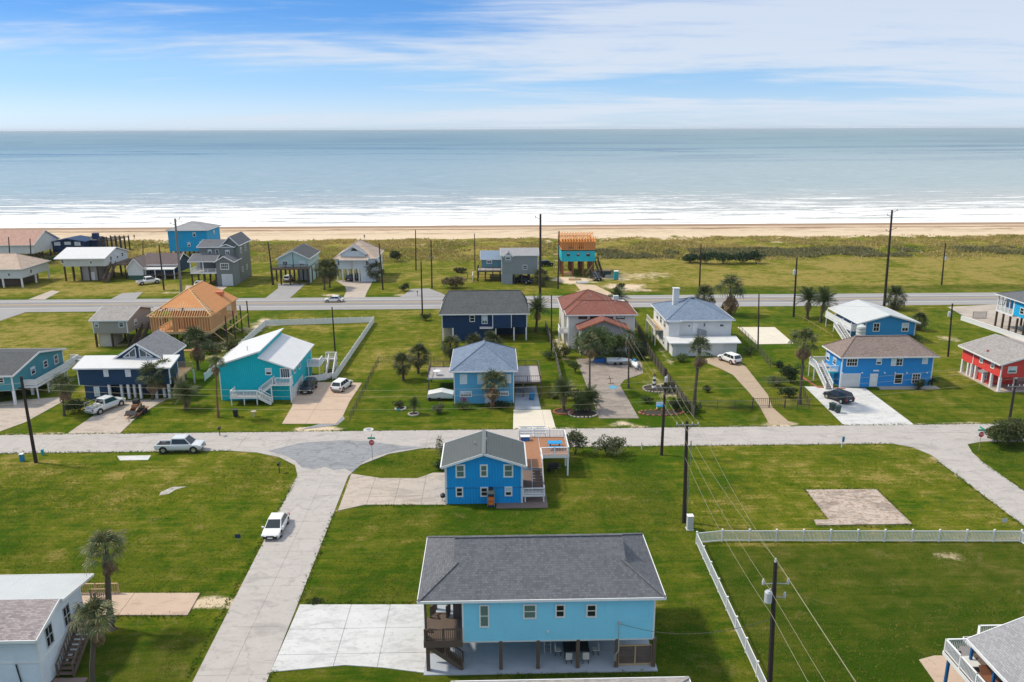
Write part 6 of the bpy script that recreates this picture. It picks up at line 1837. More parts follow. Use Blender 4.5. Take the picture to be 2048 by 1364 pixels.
q = z3(508, 510, 536, 588); door(r, 'S', Y0, V(q[0], q[1], Y0)[0], V(q[2], q[1], Y0)[0], zf, V(q[0], q[1], Y0)[1], 'grey_door')
xa = V(721, 550, Y0)[0]; walls(r, xa, x1, Y0 + .01, yb - .5, .02, zf - .003, 'ice_siding', 'lower_wall'); posts(r, gridpts(x0 + .2, xa - .4, 5, Y0 + .2, yb - .3, 4), 0, zf, .3, 'white_trim')
for k in (3, 7, 10): opening(r, 'E', x1, Y0 + k, Y0 + k + 1.1, zf + .8, zf + 2.1)
# grey pair
Y0 = 208.6
r = house('grey_gable_house', 'plain grey house with pale roof strip beside a blue teal wing with railed deck', 5, 214, group='houses along the beach')
x0, x1 = V(1003, 540, Y0)[0], V(1076, 540, Y0)[0]; ze = V(1003, 511, Y0)[1]; zf = V(1003, 549, Y0)[1]; zr = V(1040, 497, Y0 + 5)[1]; yb = Y0 + 11
walls(r, x0, x1, Y0, yb, zf, ze, 'grey_siding', gable='x', rise=zr - ze - .1); roof_gable(r, x0, x1, Y0, yb, ze, zr - ze, 'x', .35, .3, 'light_shingle'); corner_boards(r, x0, x1, Y0, yb, zf, ze - .1)
zq = px_of((900, 420), 5.0525)
ga, gb_ = V(1008, 511, Y0 - .2)[0], V(1025, 511, Y0 - .2)[0]
walls(r, ga, gb_, Y0 - .25, Y0 - .003, ze - 1.8, ze - .1, 'grey_siding', 'bay', gable='y', rise=1.0)
roof_gable(r, ga, gb_, Y0 - .25, Y0 + 2, ze - .1, 1.05, 'y', .25, .25, 'light_shingle')
winS(r, Y0 - .25, *z4(560, 452, 612, 500), tw=.14); winS(r, Y0, *z4(735, 555, 780, 602), tw=.14, mun=(2, 2))
MB().box(x0 + .02, x1 - .02, Y0 - .04, Y0 - .002, V(1003, 529, Y0)[1] - .06, V(1003, 529, Y0)[1] + .06).build('belt_board', M['grey_siding'], r)
xa = V(1025, 560, Y0)[0]; walls(r, x0, xa, Y0 + .01, Y0 + 5, .02, zf - .003, 'grey_siding', 'lower_wall'); posts(r, gridpts(xa + .5, x1 - .2, 4, Y0 + .2, yb - .3, 4), 0, zf, .34, 'dark_pile', 'pile')
wx0 = V(963, 525, Y0 + 8)[0]; wz0, wz1 = V(963, 536, Y0 + 8)[1], V(963, 518, Y0 + 8)[1]; wr = V(963, 502, Y0 + 12)[1]
walls(r, wx0, x0 - .003, Y0 + 8, Y0 + 16, wz0, wz1, 'blue_teal_siding', 'wing', gable='x', rise=wr - wz1 - .1); roof_gable(r, wx0, x0 + .5, Y0 + 8, Y0 + 16, wz1, wr - wz1, 'x', .35, .3, 'blue_metal_roof')
winS(r, Y0 + 8, *z4(370, 495, 425, 540), tw=.16, mun=(2, 1))
deck(r, wx0 - 1.2, x0 - .05, Y0 + 4, Y0 + 7.9, wz0, .4, 'grey_deck', 'brown_timber'); rail(r, [(wx0 - 1.1, Y0 + 7.8, wz0), (wx0 - 1.1, Y0 + 4.1, wz0), (x0 - .1, Y0 + 4.1, wz0)], 1.0, 'brown_timber', sp=.25); posts(r, gridpts(wx0 - 1, x0 - .3, 4, Y0 + 4.2, Y0 + 15.5, 3), 0, wz0 - .41, .3, 'dark_pile', 'pile')
rail(r, [(wx0 - 2.4, Y0 + 2.5, .05), (wx0 - 2.4, Y0 + 8.5, .05)], 1.9, 'white_trim', sp=.3, bal=.1)
# unfinished turquoise house
Y0 = 219
r = house('wrapped_house', 'unfinished house with turquoise wrap below and raw orange framing above, on thick piles', 24, 224, group='houses along the beach')
x0, x1 = V(1123, 515, Y0)[0], V(1190, 515, Y0)[0]; zf = V(1123, 523, Y0)[1]; zm = V(1123, 502, Y0)[1]; zt_ = V(1123, 466, Y0 + 8)[1]; yb = Y0 + 13
walls(r, x0, x1, Y0, yb, zf, zm, 'wrap_board')
for q in [(1180, 430, 1212, 468), (1280, 432, 1308, 466), (1378, 430, 1414, 468)]: winS(r, Y0, *z4(*q), mun=(1, 2), tw=.1, trim='brown_panel')
MB().box(x0 - .1, x1 + .1, Y0 - .1, yb + .1, zm + .003, zm + .25).build('floor_band', M['dark_pile'], r)
h2 = zt_ - zm
fr = MB()
for z in (zm + .32, zm + 2.4, zm + 2.55):
    fr.bar((x0, Y0, z), (x1, Y0, z), .16, .12); fr.bar((x0, yb, z), (x1, yb, z), .16, .12); fr.bar((x0, Y0, z), (x0, yb, z), .16, .12); fr.bar((x1, Y0, z), (x1, yb, z), .16, .12)
fr.build('wall_plate', M['orange_lumber'], r)
sm = None
for y in (Y0, Y0 + 4.5, yb):
    for k in range(17):
        x = x0 + (x1 - x0) * k / 16
        if sm is None:
            o = MB().box(-.06, .06, -.08, .08, zm + .35, zm + 2.4).build('stud', M['orange_lumber'], r, local=True); sm = o.data
        else:
            o = bpy.data.objects.new('stud', sm); COL.objects.link(o); o.parent = r
        o.location = Vector((x, y, 0)) - parent_loc(r)
for (u0, u1) in ((0, .2), (.35, .5), (.66, 1)): MB().box(x0 + (x1 - x0) * u0, x0 + (x1 - x0) * u1, Y0 + .1, Y0 + .13, zm + .3, zm + 2.4).build('sheathing_panel', M['osb_sheathing'], r)
MB().box(x1 - .12, x1 - .09, Y0 + .2, yb - .2, zm + .3, zm + 2.4).build('sheathing_panel', M['orange_trim'], r); MB().box(x0, x1, Y0 + 6, Y0 + 6.03, zm + .3, zm + 2.4).build('sheathing_panel', M['osb_sheathing'], r)
xm = (x0 + x1) / 2
ym = (Y0 + yb) / 2; pk_ = max(zm + 4.4, zt_); ze_ = zm + 2.6
for k in range(13):
    x = x0 + (x1 - x0) * k / 12
    t_ = MB(); t_.bar((x, Y0 - .3, ze_), (x, ym, pk_), .09, .14); t_.bar((x, ym, pk_), (x, yb + .3, ze_), .09, .14); t_.bar((x, Y0, ze_ + .05), (x, yb, ze_ + .05), .09, .12)
    for f in (.3, .6, 1, 1.4, 1.7): y = Y0 + (ym - Y0) * f; t_.bar((x, y, ze_), (x, y, ze_ + (pk_ - ze_) * (f if f <= 1 else 2 - f)), .08, .1)
    t_.build('roof_truss', M['orange_lumber'], r)
posts(r, gridpts(x0 + .4, x1 - .4, 4, Y0 + .4, yb - .4, 4), 0, zf, .55, 'rust', 'pile', rnd=True)
b = MB()
for x in (x0 + .4, x1 - .4): b.bar((x, Y0 + .2, 3.6), (x + 2.2 * (1 if x < xm else -1), Y0 + .2, .3), .08, .2)
b.build('brace', M['tan_timber'], r)
stair(r, (x1 + 1.6, Y0 - 3, .1), (x1 + .5, Y0 + 1.5, zf), 1.0, 'dark_pile', 'brown_deck')

# ================================================================== VEGETATION
def mesh_np(name, co, faces_n, mat, parent=None):
    """mesh of separate faces: co (n*faces_n, 3)"""
    co = np.asarray(co, np.float32).reshape(-1, 3); n = len(co) // faces_n
    me = bpy.data.meshes.new(name)
    me.vertices.add(len(co)); me.vertices.foreach_set('co', co.ravel())
    me.loops.add(len(co)); me.loops.foreach_set('vertex_index', np.arange(len(co), dtype=np.int32))
    me.polygons.add(n); me.polygons.foreach_set('loop_start', np.arange(0, len(co), faces_n, dtype=np.int32))
    me.update(calc_edges=True); me.materials.append(mat)
    o = bpy.data.objects.new(name, me); COL.objects.link(o)
    if parent is not None: o.parent = parent
    return o


def rvec(rs, n):
    v = rs.normal(size=(n, 3)); return v / np.linalg.norm(v, axis=1)[:, None]


def leaves_np(rs, pts, size, up=0.0, lean=None):
    """leaf quads (kite shaped) at points with random attitude"""
    n = len(pts); a = rvec(rs, n); a[:, 2] += up
    if lean is not None: a += lean
    a /= np.linalg.norm(a, axis=1)[:, None]
    b = np.cross(a, rvec(rs, n)); b /= np.linalg.norm(b, axis=1)[:, None] + 1e-9
    L = size * rs.uniform(.6, 1.4, (n, 1)); W = L * rs.uniform(.35, .6, (n, 1))
    q = np.stack([pts, pts + a * L * .5 + b * W * .5, pts + a * L, pts + a * L * .5 - b * W * .5], 1)
    return q.reshape(-1, 3)


def crown_pts(rs, n, rx, ry, rz, lumps=9, hollow=.55):
    """points through a lumpy crown: denser towards the skins of several lobes"""
    c = rvec(rs, lumps) * rs.uniform(.25, .72, (lumps, 1)); c[:, 2] = c[:, 2] * .8
    rr = rs.uniform(.30, .52, lumps)
    k = rs.randint(0, lumps, n)
    d = rvec(rs, n) * (hollow + (1 - hollow) * rs.uniform(0, 1, (n, 1)) ** .6)
    p = c[k] + d * rr[k][:, None]
    return p * np.array([rx, ry, rz])


def bush(name, label, cat, x, y, rx, ry, h, mat='bush_mid', n=900, leaf_=.22, lumps=9, stem=None, z0=0.0, seed=None, group=None, up=.25):
    rs = np.random.RandomState(seed if seed is not None else int(abs(x * 31 + y * 17)) % 99991)
    t_ = thing(name, label, cat, (x, y, z0), group or 'shrubs and bushes in the yards')
    trunk_h = stem or h * .12
    p = crown_pts(rs, n, rx * 1.25, ry * 1.25, (h - trunk_h) / 2 * 1.2, lumps) + np.array([0, 0, trunk_h + (h - trunk_h) / 2])
    p[:, 2] = np.maximum(p[:, 2], .05)
    mesh_np('crown' if stem else 'foliage', leaves_np(rs, p, leaf_, up), 4, M[mat], t_)
    b = MB()
    if stem:
        b.path([(0, 0, 0), (.05, .03, trunk_h * .6), (0, 0, h * .55)], [max(.08, h * .035), h * .028, h * .012], 7)
        for k in range(5):
            a = k * 1.3; b.path([(0, 0, trunk_h * .75), (rx * .4 * math.cos(a), ry * .4 * math.sin(a), h * .6), (rx * .6 * math.cos(a), ry * .6 * math.sin(a), h * .75)], [h * .018, h * .012, .02], 5)
        b.build('trunk', M['bark'], t_, local=True)
    else:
        for k in range(5):
            a = k * 1.26; b.path([(0, 0, 0), (rx * .25 * math.cos(a), ry * .25 * math.sin(a), h * .4), (rx * .5 * math.cos(a), ry * .5 * math.sin(a), h * .7)], [.05, .035, .015], 5)
        b.build('stem', M['bark'], t_, local=True)
    return t_


def fan_frond(rs, L=1.0, droop=.5, nb=13, W=1.15):
    """palmate leaf on a stalk, root at 0 pointing +x: triangles"""
    T = []
    st = L * .60
    for s in (0,):
        T += [(0, -.02, 0), (st, -.012, .10 * L), (st, .012, .10 * L), (0, .02, 0), (0, -.02, 0), (st, .012, .10 * L)]
    hub = np.array([st, 0, .10 * L])
    for k in range(nb):
        a = (k / (nb - 1) - .5) * 2 * 2.05
        r = L * .56 * (1 - .22 * abs(a) / 2.05) * rs.uniform(.88, 1.1)
        w = .5 * (4.1 / nb) * r * .42
        d = np.array([math.cos(a), math.sin(a) * W, 0]); n_ = np.array([-d[1], d[0], 0])
        fold = .06 * L * (1 if k % 2 else -1)
        mid = hub + d * r * .6 + np.array([0, 0, -.10 * droop * r + fold * .3 + .03])
        tip = hub + d * r + np.array([0, 0, -.62 * droop * r])
        T += [tuple(hub), tuple(mid + n_ * w), tuple(mid - n_ * w), tuple(mid + n_ * w), tuple(tip), tuple(mid - n_ * w)]
    return np.array(T)


def pin_frond(rs, L=2.4, arch=1.0, nl=22):
    """feather leaf: arching rib with leaflets either side, root at 0 pointing +x"""
    T = []
    def P(t): return np.array([L * (t - .12 * arch * t * t), 0, L * (.34 * t - .62 * arch * t * t)])
    for k in range(8):
        a, b = P(k / 8), P((k + 1) / 8); w = .035 * (1 - k / 9)
        T += [a + (0, w, 0), b + (0, w * .9, 0), b - (0, w * .9, 0), a + (0, w, 0), b - (0, w * .9, 0), a - (0, w, 0)]
    for k in range(nl):
        t = .14 + .86 * k / nl
        p = P(t); l = L * .26 * math.sin(math.pi * min(1, .18 + t * .82)) * rs.uniform(.85, 1.1) + .06
        for s in (-1, 1):
            tip = p + np.array([l * .62, s * l * .8, -.18 * l + rs.uniform(-.05, .05)])
            q = p + np.array([L / nl * .62, 0, 0]); T += [p, tip, q]
    return np.array(T)


def place_frond(T, az, el, roll=0.0, off=0.06):
    c, s = math.cos(roll), math.sin(roll); R0 = np.array([[1, 0, 0], [0, c, -s], [0, s, c]])
    c, s = math.cos(-el), math.sin(-el); R1 = np.array([[c, 0, s], [0, 1, 0], [-s, 0, c]])
    c, s = math.cos(az), math.sin(az); R2 = np.array([[c, -s, 0], [s, c, 0], [0, 0, 1]])
    return (T + np.array([off, 0, 0])) @ (R2 @ R1 @ R0).T


def crown_mesh(kind, seed):
    rs = np.random.RandomState(seed); G_ = 2.399963
    live, dead = [], []
    if kind in ('fan', 'sabal'):
        n = 30 if kind == 'fan' else 46
        for k in range(n):
            f = k / n
            el = rad(82 - (108 if kind == 'fan' else 128) * f) + rs.uniform(-.12, .12)
            az = k * G_ + rs.uniform(-.3, .3); az -= .45 * math.sin(az) * (seed % 2 if kind == 'fan' else .3)
            T = fan_frond(rs, rs.uniform(.74, 1.2), .35 + .85 * f)
            live.append(place_frond(T, az, el + rs.uniform(-.15, .15), rs.uniform(-.6, .6)))
        for k in range(26 if kind == 'fan' else 9):
            T = fan_frond(rs, rs.uniform(.7, 1.0), 1.2, nb=9, W=.7)
            T = place_frond(T, k * G_, rad(-48 - 34 * rs.rand()), rs.uniform(-.6, .6), .03); T[:, 2] -= .12 + .35 * rs.rand(); dead.append(T)
    else:
        n = 46
        for k in range(n):
            f = k / n; el = rad(78 - 98 * f) + rs.uniform(-.1, .1)
            live.append(place_frond(pin_frond(rs, rs.uniform(.75, 1.15), .55 + .5 * f), k * G_ + rs.uniform(-.15, .15), el, rs.uniform(-.5, .5)))
        for k in range(8):
            dead.append(place_frond(pin_frond(rs, .7, 1.1, 12), k * G_, rad(-55 - 20 * rs.rand()), 0))
    def me_of(parts, nm, mat):
        co = np.concatenate(parts).astype(np.float32); o = mesh_np(nm, co, 3, M[mat]); me = o.data; bpy.data.objects.remove(o); return me
    mats = {'fan': 'fan_leaf', 'sabal': 'sabal_leaf', 'phoenix': 'phoenix_leaf'}
    return me_of(live, 'crown', mats[kind]), me_of(dead, 'dead_fronds', 'dead_leaf')


CROWNS = {k: [crown_mesh(k, s) for s in (1, 2, 3)] for k in ('fan', 'sabal', 'phoenix')}
_pc = [0]


def palm(label, base, top=None, kind='fan', rc=None, name=None, h=None, tr=.2, mat='palm_trunk', xy=None, dead=True, dead_s=1.0, group=None):
    """palm from its base pixel and crown centre pixel; rc is the crown radius in metres"""
    _pc[0] += 1; i = _pc[0]; rs = np.random.RandomState(i)
    x, y = xy or G(*base)
    lx = 0.0
    if h is None:
        X_, h = V(top[0], top[1], y); lx = X_ - x
    if abs(lx) > 1.6: lx = 0
    t_ = thing(name or {'fan': 'fan_palm', 'sabal': 'cabbage_palm', 'phoenix': 'date_palm'}[kind], label, 'palm tree', (x, y, 0), group or 'palm trees')
    b = MB(); n = 9; pts, rr = [], []
    for k in range(n + 1):
        f = k / n; pts.append((lx * f ** 1.4 + .05 * math.sin(3 * f + i), .05 * math.sin(2.2 * f + i * 2), h * f))
        rr.append(tr * (1.45 - .55 * min(1, f * 5)) * (1 - .22 * f) * (1.18 if f > .86 else 1) * (1 + .05 * math.sin(k * 2.7 + i)))
    b.path(pts, rr, 9); b.build('trunk', M[mat], t_, local=True)
    cm, dm = CROWNS[kind][i % 3]
    for nm, me in (('crown', cm), ('dead_fronds', dm)):
        if nm == 'dead_fronds' and not dead: continue
        o = bpy.data.objects.new(nm, me); COL.objects.link(o); o.parent = t_; o.location = (pts[-1][0], pts[-1][1], h)
        o.rotation_euler = (rs.uniform(-.08, .08), rs.uniform(-.08, .08), rs.uniform(0, 6.28)); s_ = rc * (dead_s if nm == 'dead_fronds' else 1)
        o.scale = (s_, s_, s_ * rs.uniform(.92, 1.08))
    return t_


def near_palm(label, base, top, rc, tr, seed, h=None, skirt=18):
    """palm close to the camera: every frond a part of its own"""
    rs = np.random.RandomState(seed); x, y = G(*base)
    X_, hh = V(top[0], top[1], y); h = h or hh; lx = X_ - x
    t_ = thing('fan_palm', label, 'palm tree', (x, y, 0), 'palm trees')
    b = MB(); pts = [(lx * (k / 12) ** 1.5, .04 * math.sin(k), h * k / 12) for k in range(13)]
    b.path(pts, [tr * (1.5 - .6 * min(1, k / 2.5)) * (1 - .012 * k) * (1 + .06 * math.sin(k * 2.9)) for k in range(13)], 11); b.build('trunk', M['palm_trunk'], t_, local=True)
    me_l = []
    for v in range(4):
        o = mesh_np('frond', fan_frond(np.random.RandomState(seed * 10 + v), 1.0, .45 + .18 * v, 17), 3, M['fan_leaf_light' if v % 2 else 'fan_leaf']); me_l.append(o.data); bpy.data.objects.remove(o)
    me_d = []
    for v in range(3):
        o = mesh_np('dead_frond', fan_frond(np.random.RandomState(seed * 20 + v), .95, 1.3, 13, .6), 3, M['dead_leaf']); me_d.append(o.data); bpy.data.objects.remove(o)
    top_ = Vector(pts[-1])
    for k in range(34):
        f = k / 34; el = rad(86 - 116 * f) + rs.uniform(-.2, .2); az = k * 2.399963 + rs.uniform(-.2, .2)
        o = bpy.data.objects.new('frond', me_l[min(3, int(f * 3.2) + rs.randint(0, 2)) % 4]); COL.objects.link(o); o.parent = t_
        o.matrix_local = Matrix.Translation(top_) @ Matrix.Rotation(az, 4, 'Z') @ Matrix.Rotation(-el, 4, 'Y') @ Matrix.Rotation(rs.uniform(-.5, .5), 4, 'X') @ Matrix.Scale(rc * rs.uniform(.72, 1.25), 4)
    for k in range(skirt):
        o = bpy.data.objects.new('dead_frond', me_d[k % 3]); COL.objects.link(o); o.parent = t_
        o.matrix_local = Matrix.Translation(top_ + Vector((0, 0, -.2 - .9 * rs.rand()))) @ Matrix.Rotation(k * 2.4, 4, 'Z') @ Matrix.Rotation(rad(58 + 24 * rs.rand()), 4, 'Y') @ Matrix.Rotation(rs.uniform(-.6, .6), 4, 'X') @ Matrix.Scale(rc * rs.uniform(.65, .9), 4)
    return t_


near_palm('tall fan palm with shaggy brown skirt beside the pink patio slab', (224, 1258), (212, 1100), 1.75, .27, 3)
near_palm('shorter drooping fan palm at the stairs of the white house', (188, 1400), (190, 1236), 1.45, .22, 5, skirt=26)
PALMS = [
    ('slim fan palm with thin brown skirt beside the round dark bush', (128, 832), (125, 772), 'fan', 1.7, .17),
    ('tall fan palm between the navy house and the turquoise house', (396, 740), (394, 683), 'fan', 2.5, .26),
    ('narrow palm with rusty red trunk in front of the turquoise house', (437, 835), (432, 728), 'fan', 1.15, .17),
    ('fan palm growing in front of the navy house columns', (306, 800), (303, 752), 'fan', 2.0, .2),
    ('fan palm leaning at the corner of the navy house drive', (331, 793), (326, 746), 'fan', 1.9, .2),
    ('low date palm with wide arching fronds on the lawn beside the navy house', (372, 818), (371, 791), 'phoenix', 2.5, .26),
    ('round headed cabbage palm, nearer of the pair on the fenced lawn', (806, 760), (806, 728), 'sabal', 1.7, .22),
    ('taller cabbage palm, farther of the pair on the fenced lawn', (836, 747), (838, 709), 'sabal', 1.9, .22),
    ('cabbage palm behind the shaded side deck of the mid blue house', (902, 722), (901, 691), 'sabal', 1.8, .2),
    ('cabbage palm showing over the left slope of the blue hip roof', (948, 722), (948, 688), 'sabal', 1.7, .2),
    ('cabbage palm showing over the peak of the blue hip roof', (984, 722), (984, 684), 'sabal', 1.8, .2),
    ('reddish trunked fan palm before the door of the mid blue house', (985, 815), (987, 767), 'fan', 2.0, .3),
    ('date palm at the corner of the large navy house', (1072, 664), (1075, 620), 'phoenix', 3.0, .3),
    ('bushy date palm in the planting bed beside the mid blue house drive', (1127, 822), (1127, 786), 'phoenix', 2.6, .24),
    ('tall thin palm at the near end of the red roofed house', (1179, 783), (1181, 688), 'fan', 1.7, .16),
    ('thin palm in front of the porch of the red roofed house', (1257, 776), (1259, 672), 'fan', 1.1, .16),
    ('stout tall fan palm before the white house garage', (1389, 810), (1398, 700), 'fan', 2.0, .27),
    ('fan palm with heavy brown skirt beside the highway', (1458, 630), (1460, 577), 'fan', 3.0, .3),
    ('date palm, first of the pair at the white side gallery', (1614, 637), (1618, 600), 'phoenix', 3.4, .3),
    ('date palm, second of the pair at the white side gallery', (1640, 645), (1648, 604), 'phoenix', 3.3, .3),
    ('tall windblown fan palm at the cobalt house stairs', (1598, 808), (1610, 683), 'fan', 2.1, .24),
    ('dark cabbage palm at the highway beside the tallest pole', (1789, 618), (1792, 597), 'sabal', 2.6, .28),
    ('cabbage palm at the far corner of the royal blue gable house', (1835, 660), (1838, 640), 'sabal', 1.7, .2),
    ('small palm between the royal blue house and the brown hip roof', (1806, 672), (1809, 664), 'sabal', 1.8, .2),
    ('cabbage palm at the mint house carport', (649, 580), (650, 540), 'sabal', 2.6, .22),
    ('second cabbage palm touching the one at the mint house', (659, 575), (662, 538), 'sabal', 2.4, .22),
    ('dark round cabbage palm at the corner of the dormer house', (752, 562), (750, 540), 'sabal', 2.5, .24),
    ('palm top showing behind the red roof chimney', (1238, 620), (1235, 597), 'phoenix', 3.0, .26),
    ('palm top showing behind the blue hip roof near the highway', (1408, 625), (1408, 594), 'sabal', 2.4, .24),
    ('dark palm by the pole beside the plain grey house', (1082, 572), (1082, 553), 'sabal', 2.2, .24),
    ('short palm in the planting bed beside the tan drive', (1180, 822), (1178, 800), 'phoenix', 2.2, .22),
    ('young palm in a mulch ring beside the pale blue sign', (827, 828), (829, 810), 'phoenix', 1.2, .12),
]
for lb_, ba, tp, kd, rc, tr in PALMS:
    palm(lb_, ba, tp, kd, rc, tr=tr, mat='palm_trunk_red' if 'red trunk' in lb_ or 'reddish' in lb_ else 'palm_trunk', dead_s=1.25 if 'heavy' in lb_ or 'shaggy' in lb_ else 1.0)


def bush_px(name, label, cat, base, w_px, top, mat='bush_mid', n=900, leaf_=.25, depth=.8, **k):
    x, y = G(*base); z = V(base[0], base[1], y)
    wx = (V(base[0] + w_px / 2, base[1], y)[0] - V(base[0] - w_px / 2, base[1], y)[0]) / 2
    y2 = y + wx * depth
    h = max(.4, V(base[0], top, y2)[1])
    return bush(name, label, cat, V(base[0], base[1], y2)[0], y2, wx, wx * depth, h, mat, n, leaf_, **k)


BUSHES = [
    ('round_bush', 'dense dark round bush beside the navy house drive', 'bush', (160, 830), 46, 796, 'bush_dark', 1900, .26),
    ('dune_shrub', 'dark green shrub alone on the dunes behind the dormer house', 'shrub', (795, 525), 30, 500, 'bush_dark', 900, .5),
    ('olive_shrub', 'bushy olive shrub touching the deck of the azure house', 'shrub', (1150, 918), 56, 862, 'bush_grey', 1300, .30),
    ('olive_shrub', 'spreading grey green shrub standing apart beside the azure house', 'shrub', (1214, 922), 62, 870, 'bush_grey', 1500, .30),
    ('shrub', 'thin shrub at the street corner of the azure house', 'shrub', (884, 925), 22, 872, 'bush_grey', 350, .22),
    ('shrub', 'low dark shrub at the drive end of the azure house wall', 'shrub', (880, 945), 26, 920, 'bush_dark', 500, .22),
    ('yard_tree', 'broad leafy tree hiding the porch of the red roofed house', 'tree', (1192, 733), 78, 652, 'bush_mid', 5200, .36),
    ('shrub', 'dark bush at the porch corner of the red roofed house', 'shrub', (1272, 708), 34, 680, 'bush_dark', 900, .3),
    ('shrub', 'dark bush in front of the shaded porch window', 'shrub', (1236, 728), 40, 698, 'bush_dark', 900, .3),
    ('yard_tree', 'smaller dark tree at the porch corner beside the blue tarpaulin', 'tree', (1228, 722), 44, 662, 'bush_mid', 2600, .34),
    ('shrub', 'dense dark hedge clump behind the jet ski', 'shrub', (1283, 722), 34, 694, 'bush_dark', 1000, .3),
    ('shrub', 'overgrown shrub along the board fence below the lighthouse bed', 'shrub', (1338, 790), 34, 764, 'bush_olive', 800, .28),
    ('shrub', 'messy shrub between the two planting bed palms', 'shrub', (1150, 806), 40, 780, 'bush_mid', 1100, .28),
    ('shrub', 'low dark shrub row along the tan drive, towards the street', 'shrub', (1185, 806), 26, 780, 'bush_dark', 700, .28),
    ('shrub', 'tall shrub at the gap between the porch and the board fence', 'shrub', (1262, 722), 30, 670, 'bush_grey', 900, .3),
    ('shrub', 'ragged shrub on the strip left of the tan drive, behind the thin palm'.replace('left of', 'along'), 'shrub', (1150, 748), 26, 722, 'bush_mid', 700, .28),
    ('shrub', 'low shrub beside the tall planting bed palm', 'shrub', (1110, 800), 30, 782, 'bush_olive', 600, .26),
    ('shrub', 'rough green shrub at the tall pale court fence corner', 'shrub', (1500, 712), 26, 694, 'bush_mid', 600, .3),
    ('shrub', 'bush at the fence behind the right side deck', 'shrub', (1098, 722), 34, 702, 'bush_mid', 700, .3),
    ('shrub', 'leafy bush against the thin pole by the tan drive', 'shrub', (1130, 720), 40, 690, 'bush_olive', 900, .3),
    ('clipped_bush', 'small clipped bush in the planting bed by the tan drive', 'bush', (1138, 734), 20, 720, 'bush_mid', 400, .2),
    ('yucca_bush', 'spiky bush in a mulch ring on the fenced lawn', 'bush', (801, 818), 24, 802, 'bush_olive', 350, .3),
    ('round_shrub', 'round grey green shrub on the front lawn of the mid blue house', 'bush', (877, 830), 28, 806, 'bush_grey', 700, .24),
    ('flower_bush', 'low flower bush under the wall of the mid blue house', 'bush', (925, 822), 40, 803, 'bush_mid', 700, .22),
    ('shrub', 'low dark hedge before the mid blue house door', 'shrub', (1000, 824), 60, 806, 'bush_dark', 900, .24),
    ('shrub', 'leafy shrub in the stone ringed bed at the tan drive', 'shrub', (1165, 830), 44, 800, 'bush_mid', 900, .28),
    ('shrub', 'bush beside the brown lawn ornament bed', 'shrub', (1292, 810), 34, 790, 'bush_mid', 500, .26),
    ('shrub', 'dark reddish bush beside the double crossarm pole', 'shrub', (1352, 826), 36, 796, 'bush_dark', 900, .28),
    ('shrub', 'clump of green bushes at the end of the brown fence', 'shrub', (1385, 830), 40, 806, 'bush_mid', 900, .28),
    ('clipped_bush', 'single clipped round bush on the lawn of the white house', 'bush', (1416, 787), 20, 772, 'bush_dark', 450, .2),
    ('shrub', 'dark bush under the stout palm before the white garage', 'shrub', (1360, 728), 36, 708, 'bush_mid', 700, .3),
    ('oleander', 'oleander with pale flowers beside the gravel drive', 'shrub', (1551, 778), 40, 752, 'bush_grey', 900, .3),
    ('oleander', 'tall dark oleander beside the gravel drive', 'shrub', (1580, 770), 46, 730, 'bush_dark', 1400, .32),
    ('oleander', 'dark shrub at the foot of the windblown palm', 'shrub', (1577, 800), 40, 776, 'bush_dark', 900, .3),
    ('oleander', 'small dark shrub along the chain link fence', 'shrub', (1556, 738), 22, 722, 'bush_dark', 400, .3),
    ('round_bush', 'dark bush at the corner of the cobalt house', 'bush', (1836, 783), 26, 758, 'bush_dark', 700, .24),
    ('shrub', 'bush hidden in the shade at the side of the cobalt house', 'shrub', (1862, 775), 20, 752, 'bush_dark', 500, .24),
    ('shrub', 'green shrub between the two blue houses', 'shrub', (1822, 690), 46, 668, 'bush_mid', 1000, .32),
    ('corner_tree', 'large round olive tree at the stop sign corner', 'tree', (2012, 905), 100, 836, 'round_tree_leaf', 9000, .30),
    ('shrub', 'dark shrub at the foot of the pole beside the highway', 'shrub', (851, 643), 24, 626, 'bush_olive', 500, .35),
    ('shrub', 'dark bushes under the trees at the mint house', 'shrub', (808, 584), 22, 564, 'bush_dark', 500, .4),
    ('brush_clump', 'tangle of dry brush beside the grey house with the railed deck', 'brush', (905, 582), 60, 553, 'brush_leaf', 1500, .5),
    ('brush_clump', 'green brush patch on the edge of the dunes near the grey house', 'brush', (915, 548), 34, 535, 'bush_olive', 700, .45),
    ('shrub', 'shrub beside the turquoise house stairs', 'shrub', (660, 752), 22, 738, 'bush_dark', 400, .25),
    ('shrub', 'overgrown green bush under the framed house', 'shrub', (462, 712), 44, 682, 'bush_olive', 1000, .34),
    ('shrub', 'dark weeds behind the turquoise house', 'shrub', (425, 712), 44, 690, 'bush_dark', 800, .32),
    ('shrub', 'small bush at the edge of the highway verge', 'shrub', (1243, 578), 20, 566, 'bush_dark', 300, .4),
    ('shrub', 'shrub at the porch corner of the brown gabled house', 'shrub', (345, 548), 22, 534, 'bush_dark', 400, .4),
    ('shrub', 'dark shrubs between the tan hip house and the pale stilt house', 'shrub', (95, 530), 40, 512, 'bush_dark', 700, .5),
    ('yucca_bush', 'spiky plants beside the driveway apron of the white stairs house', 'bush', (68, 815), 0, 0, None, 0, 0),
]
for bs in BUSHES:
    if bs[6]:
        bush_px(*bs[:6], bs[6], n=bs[7], leaf_=bs[8], stem=({'yard_tree': 1.0, 'corner_tree': .5}.get(bs[0])), lumps=14 if bs[7] > 1500 else 9)
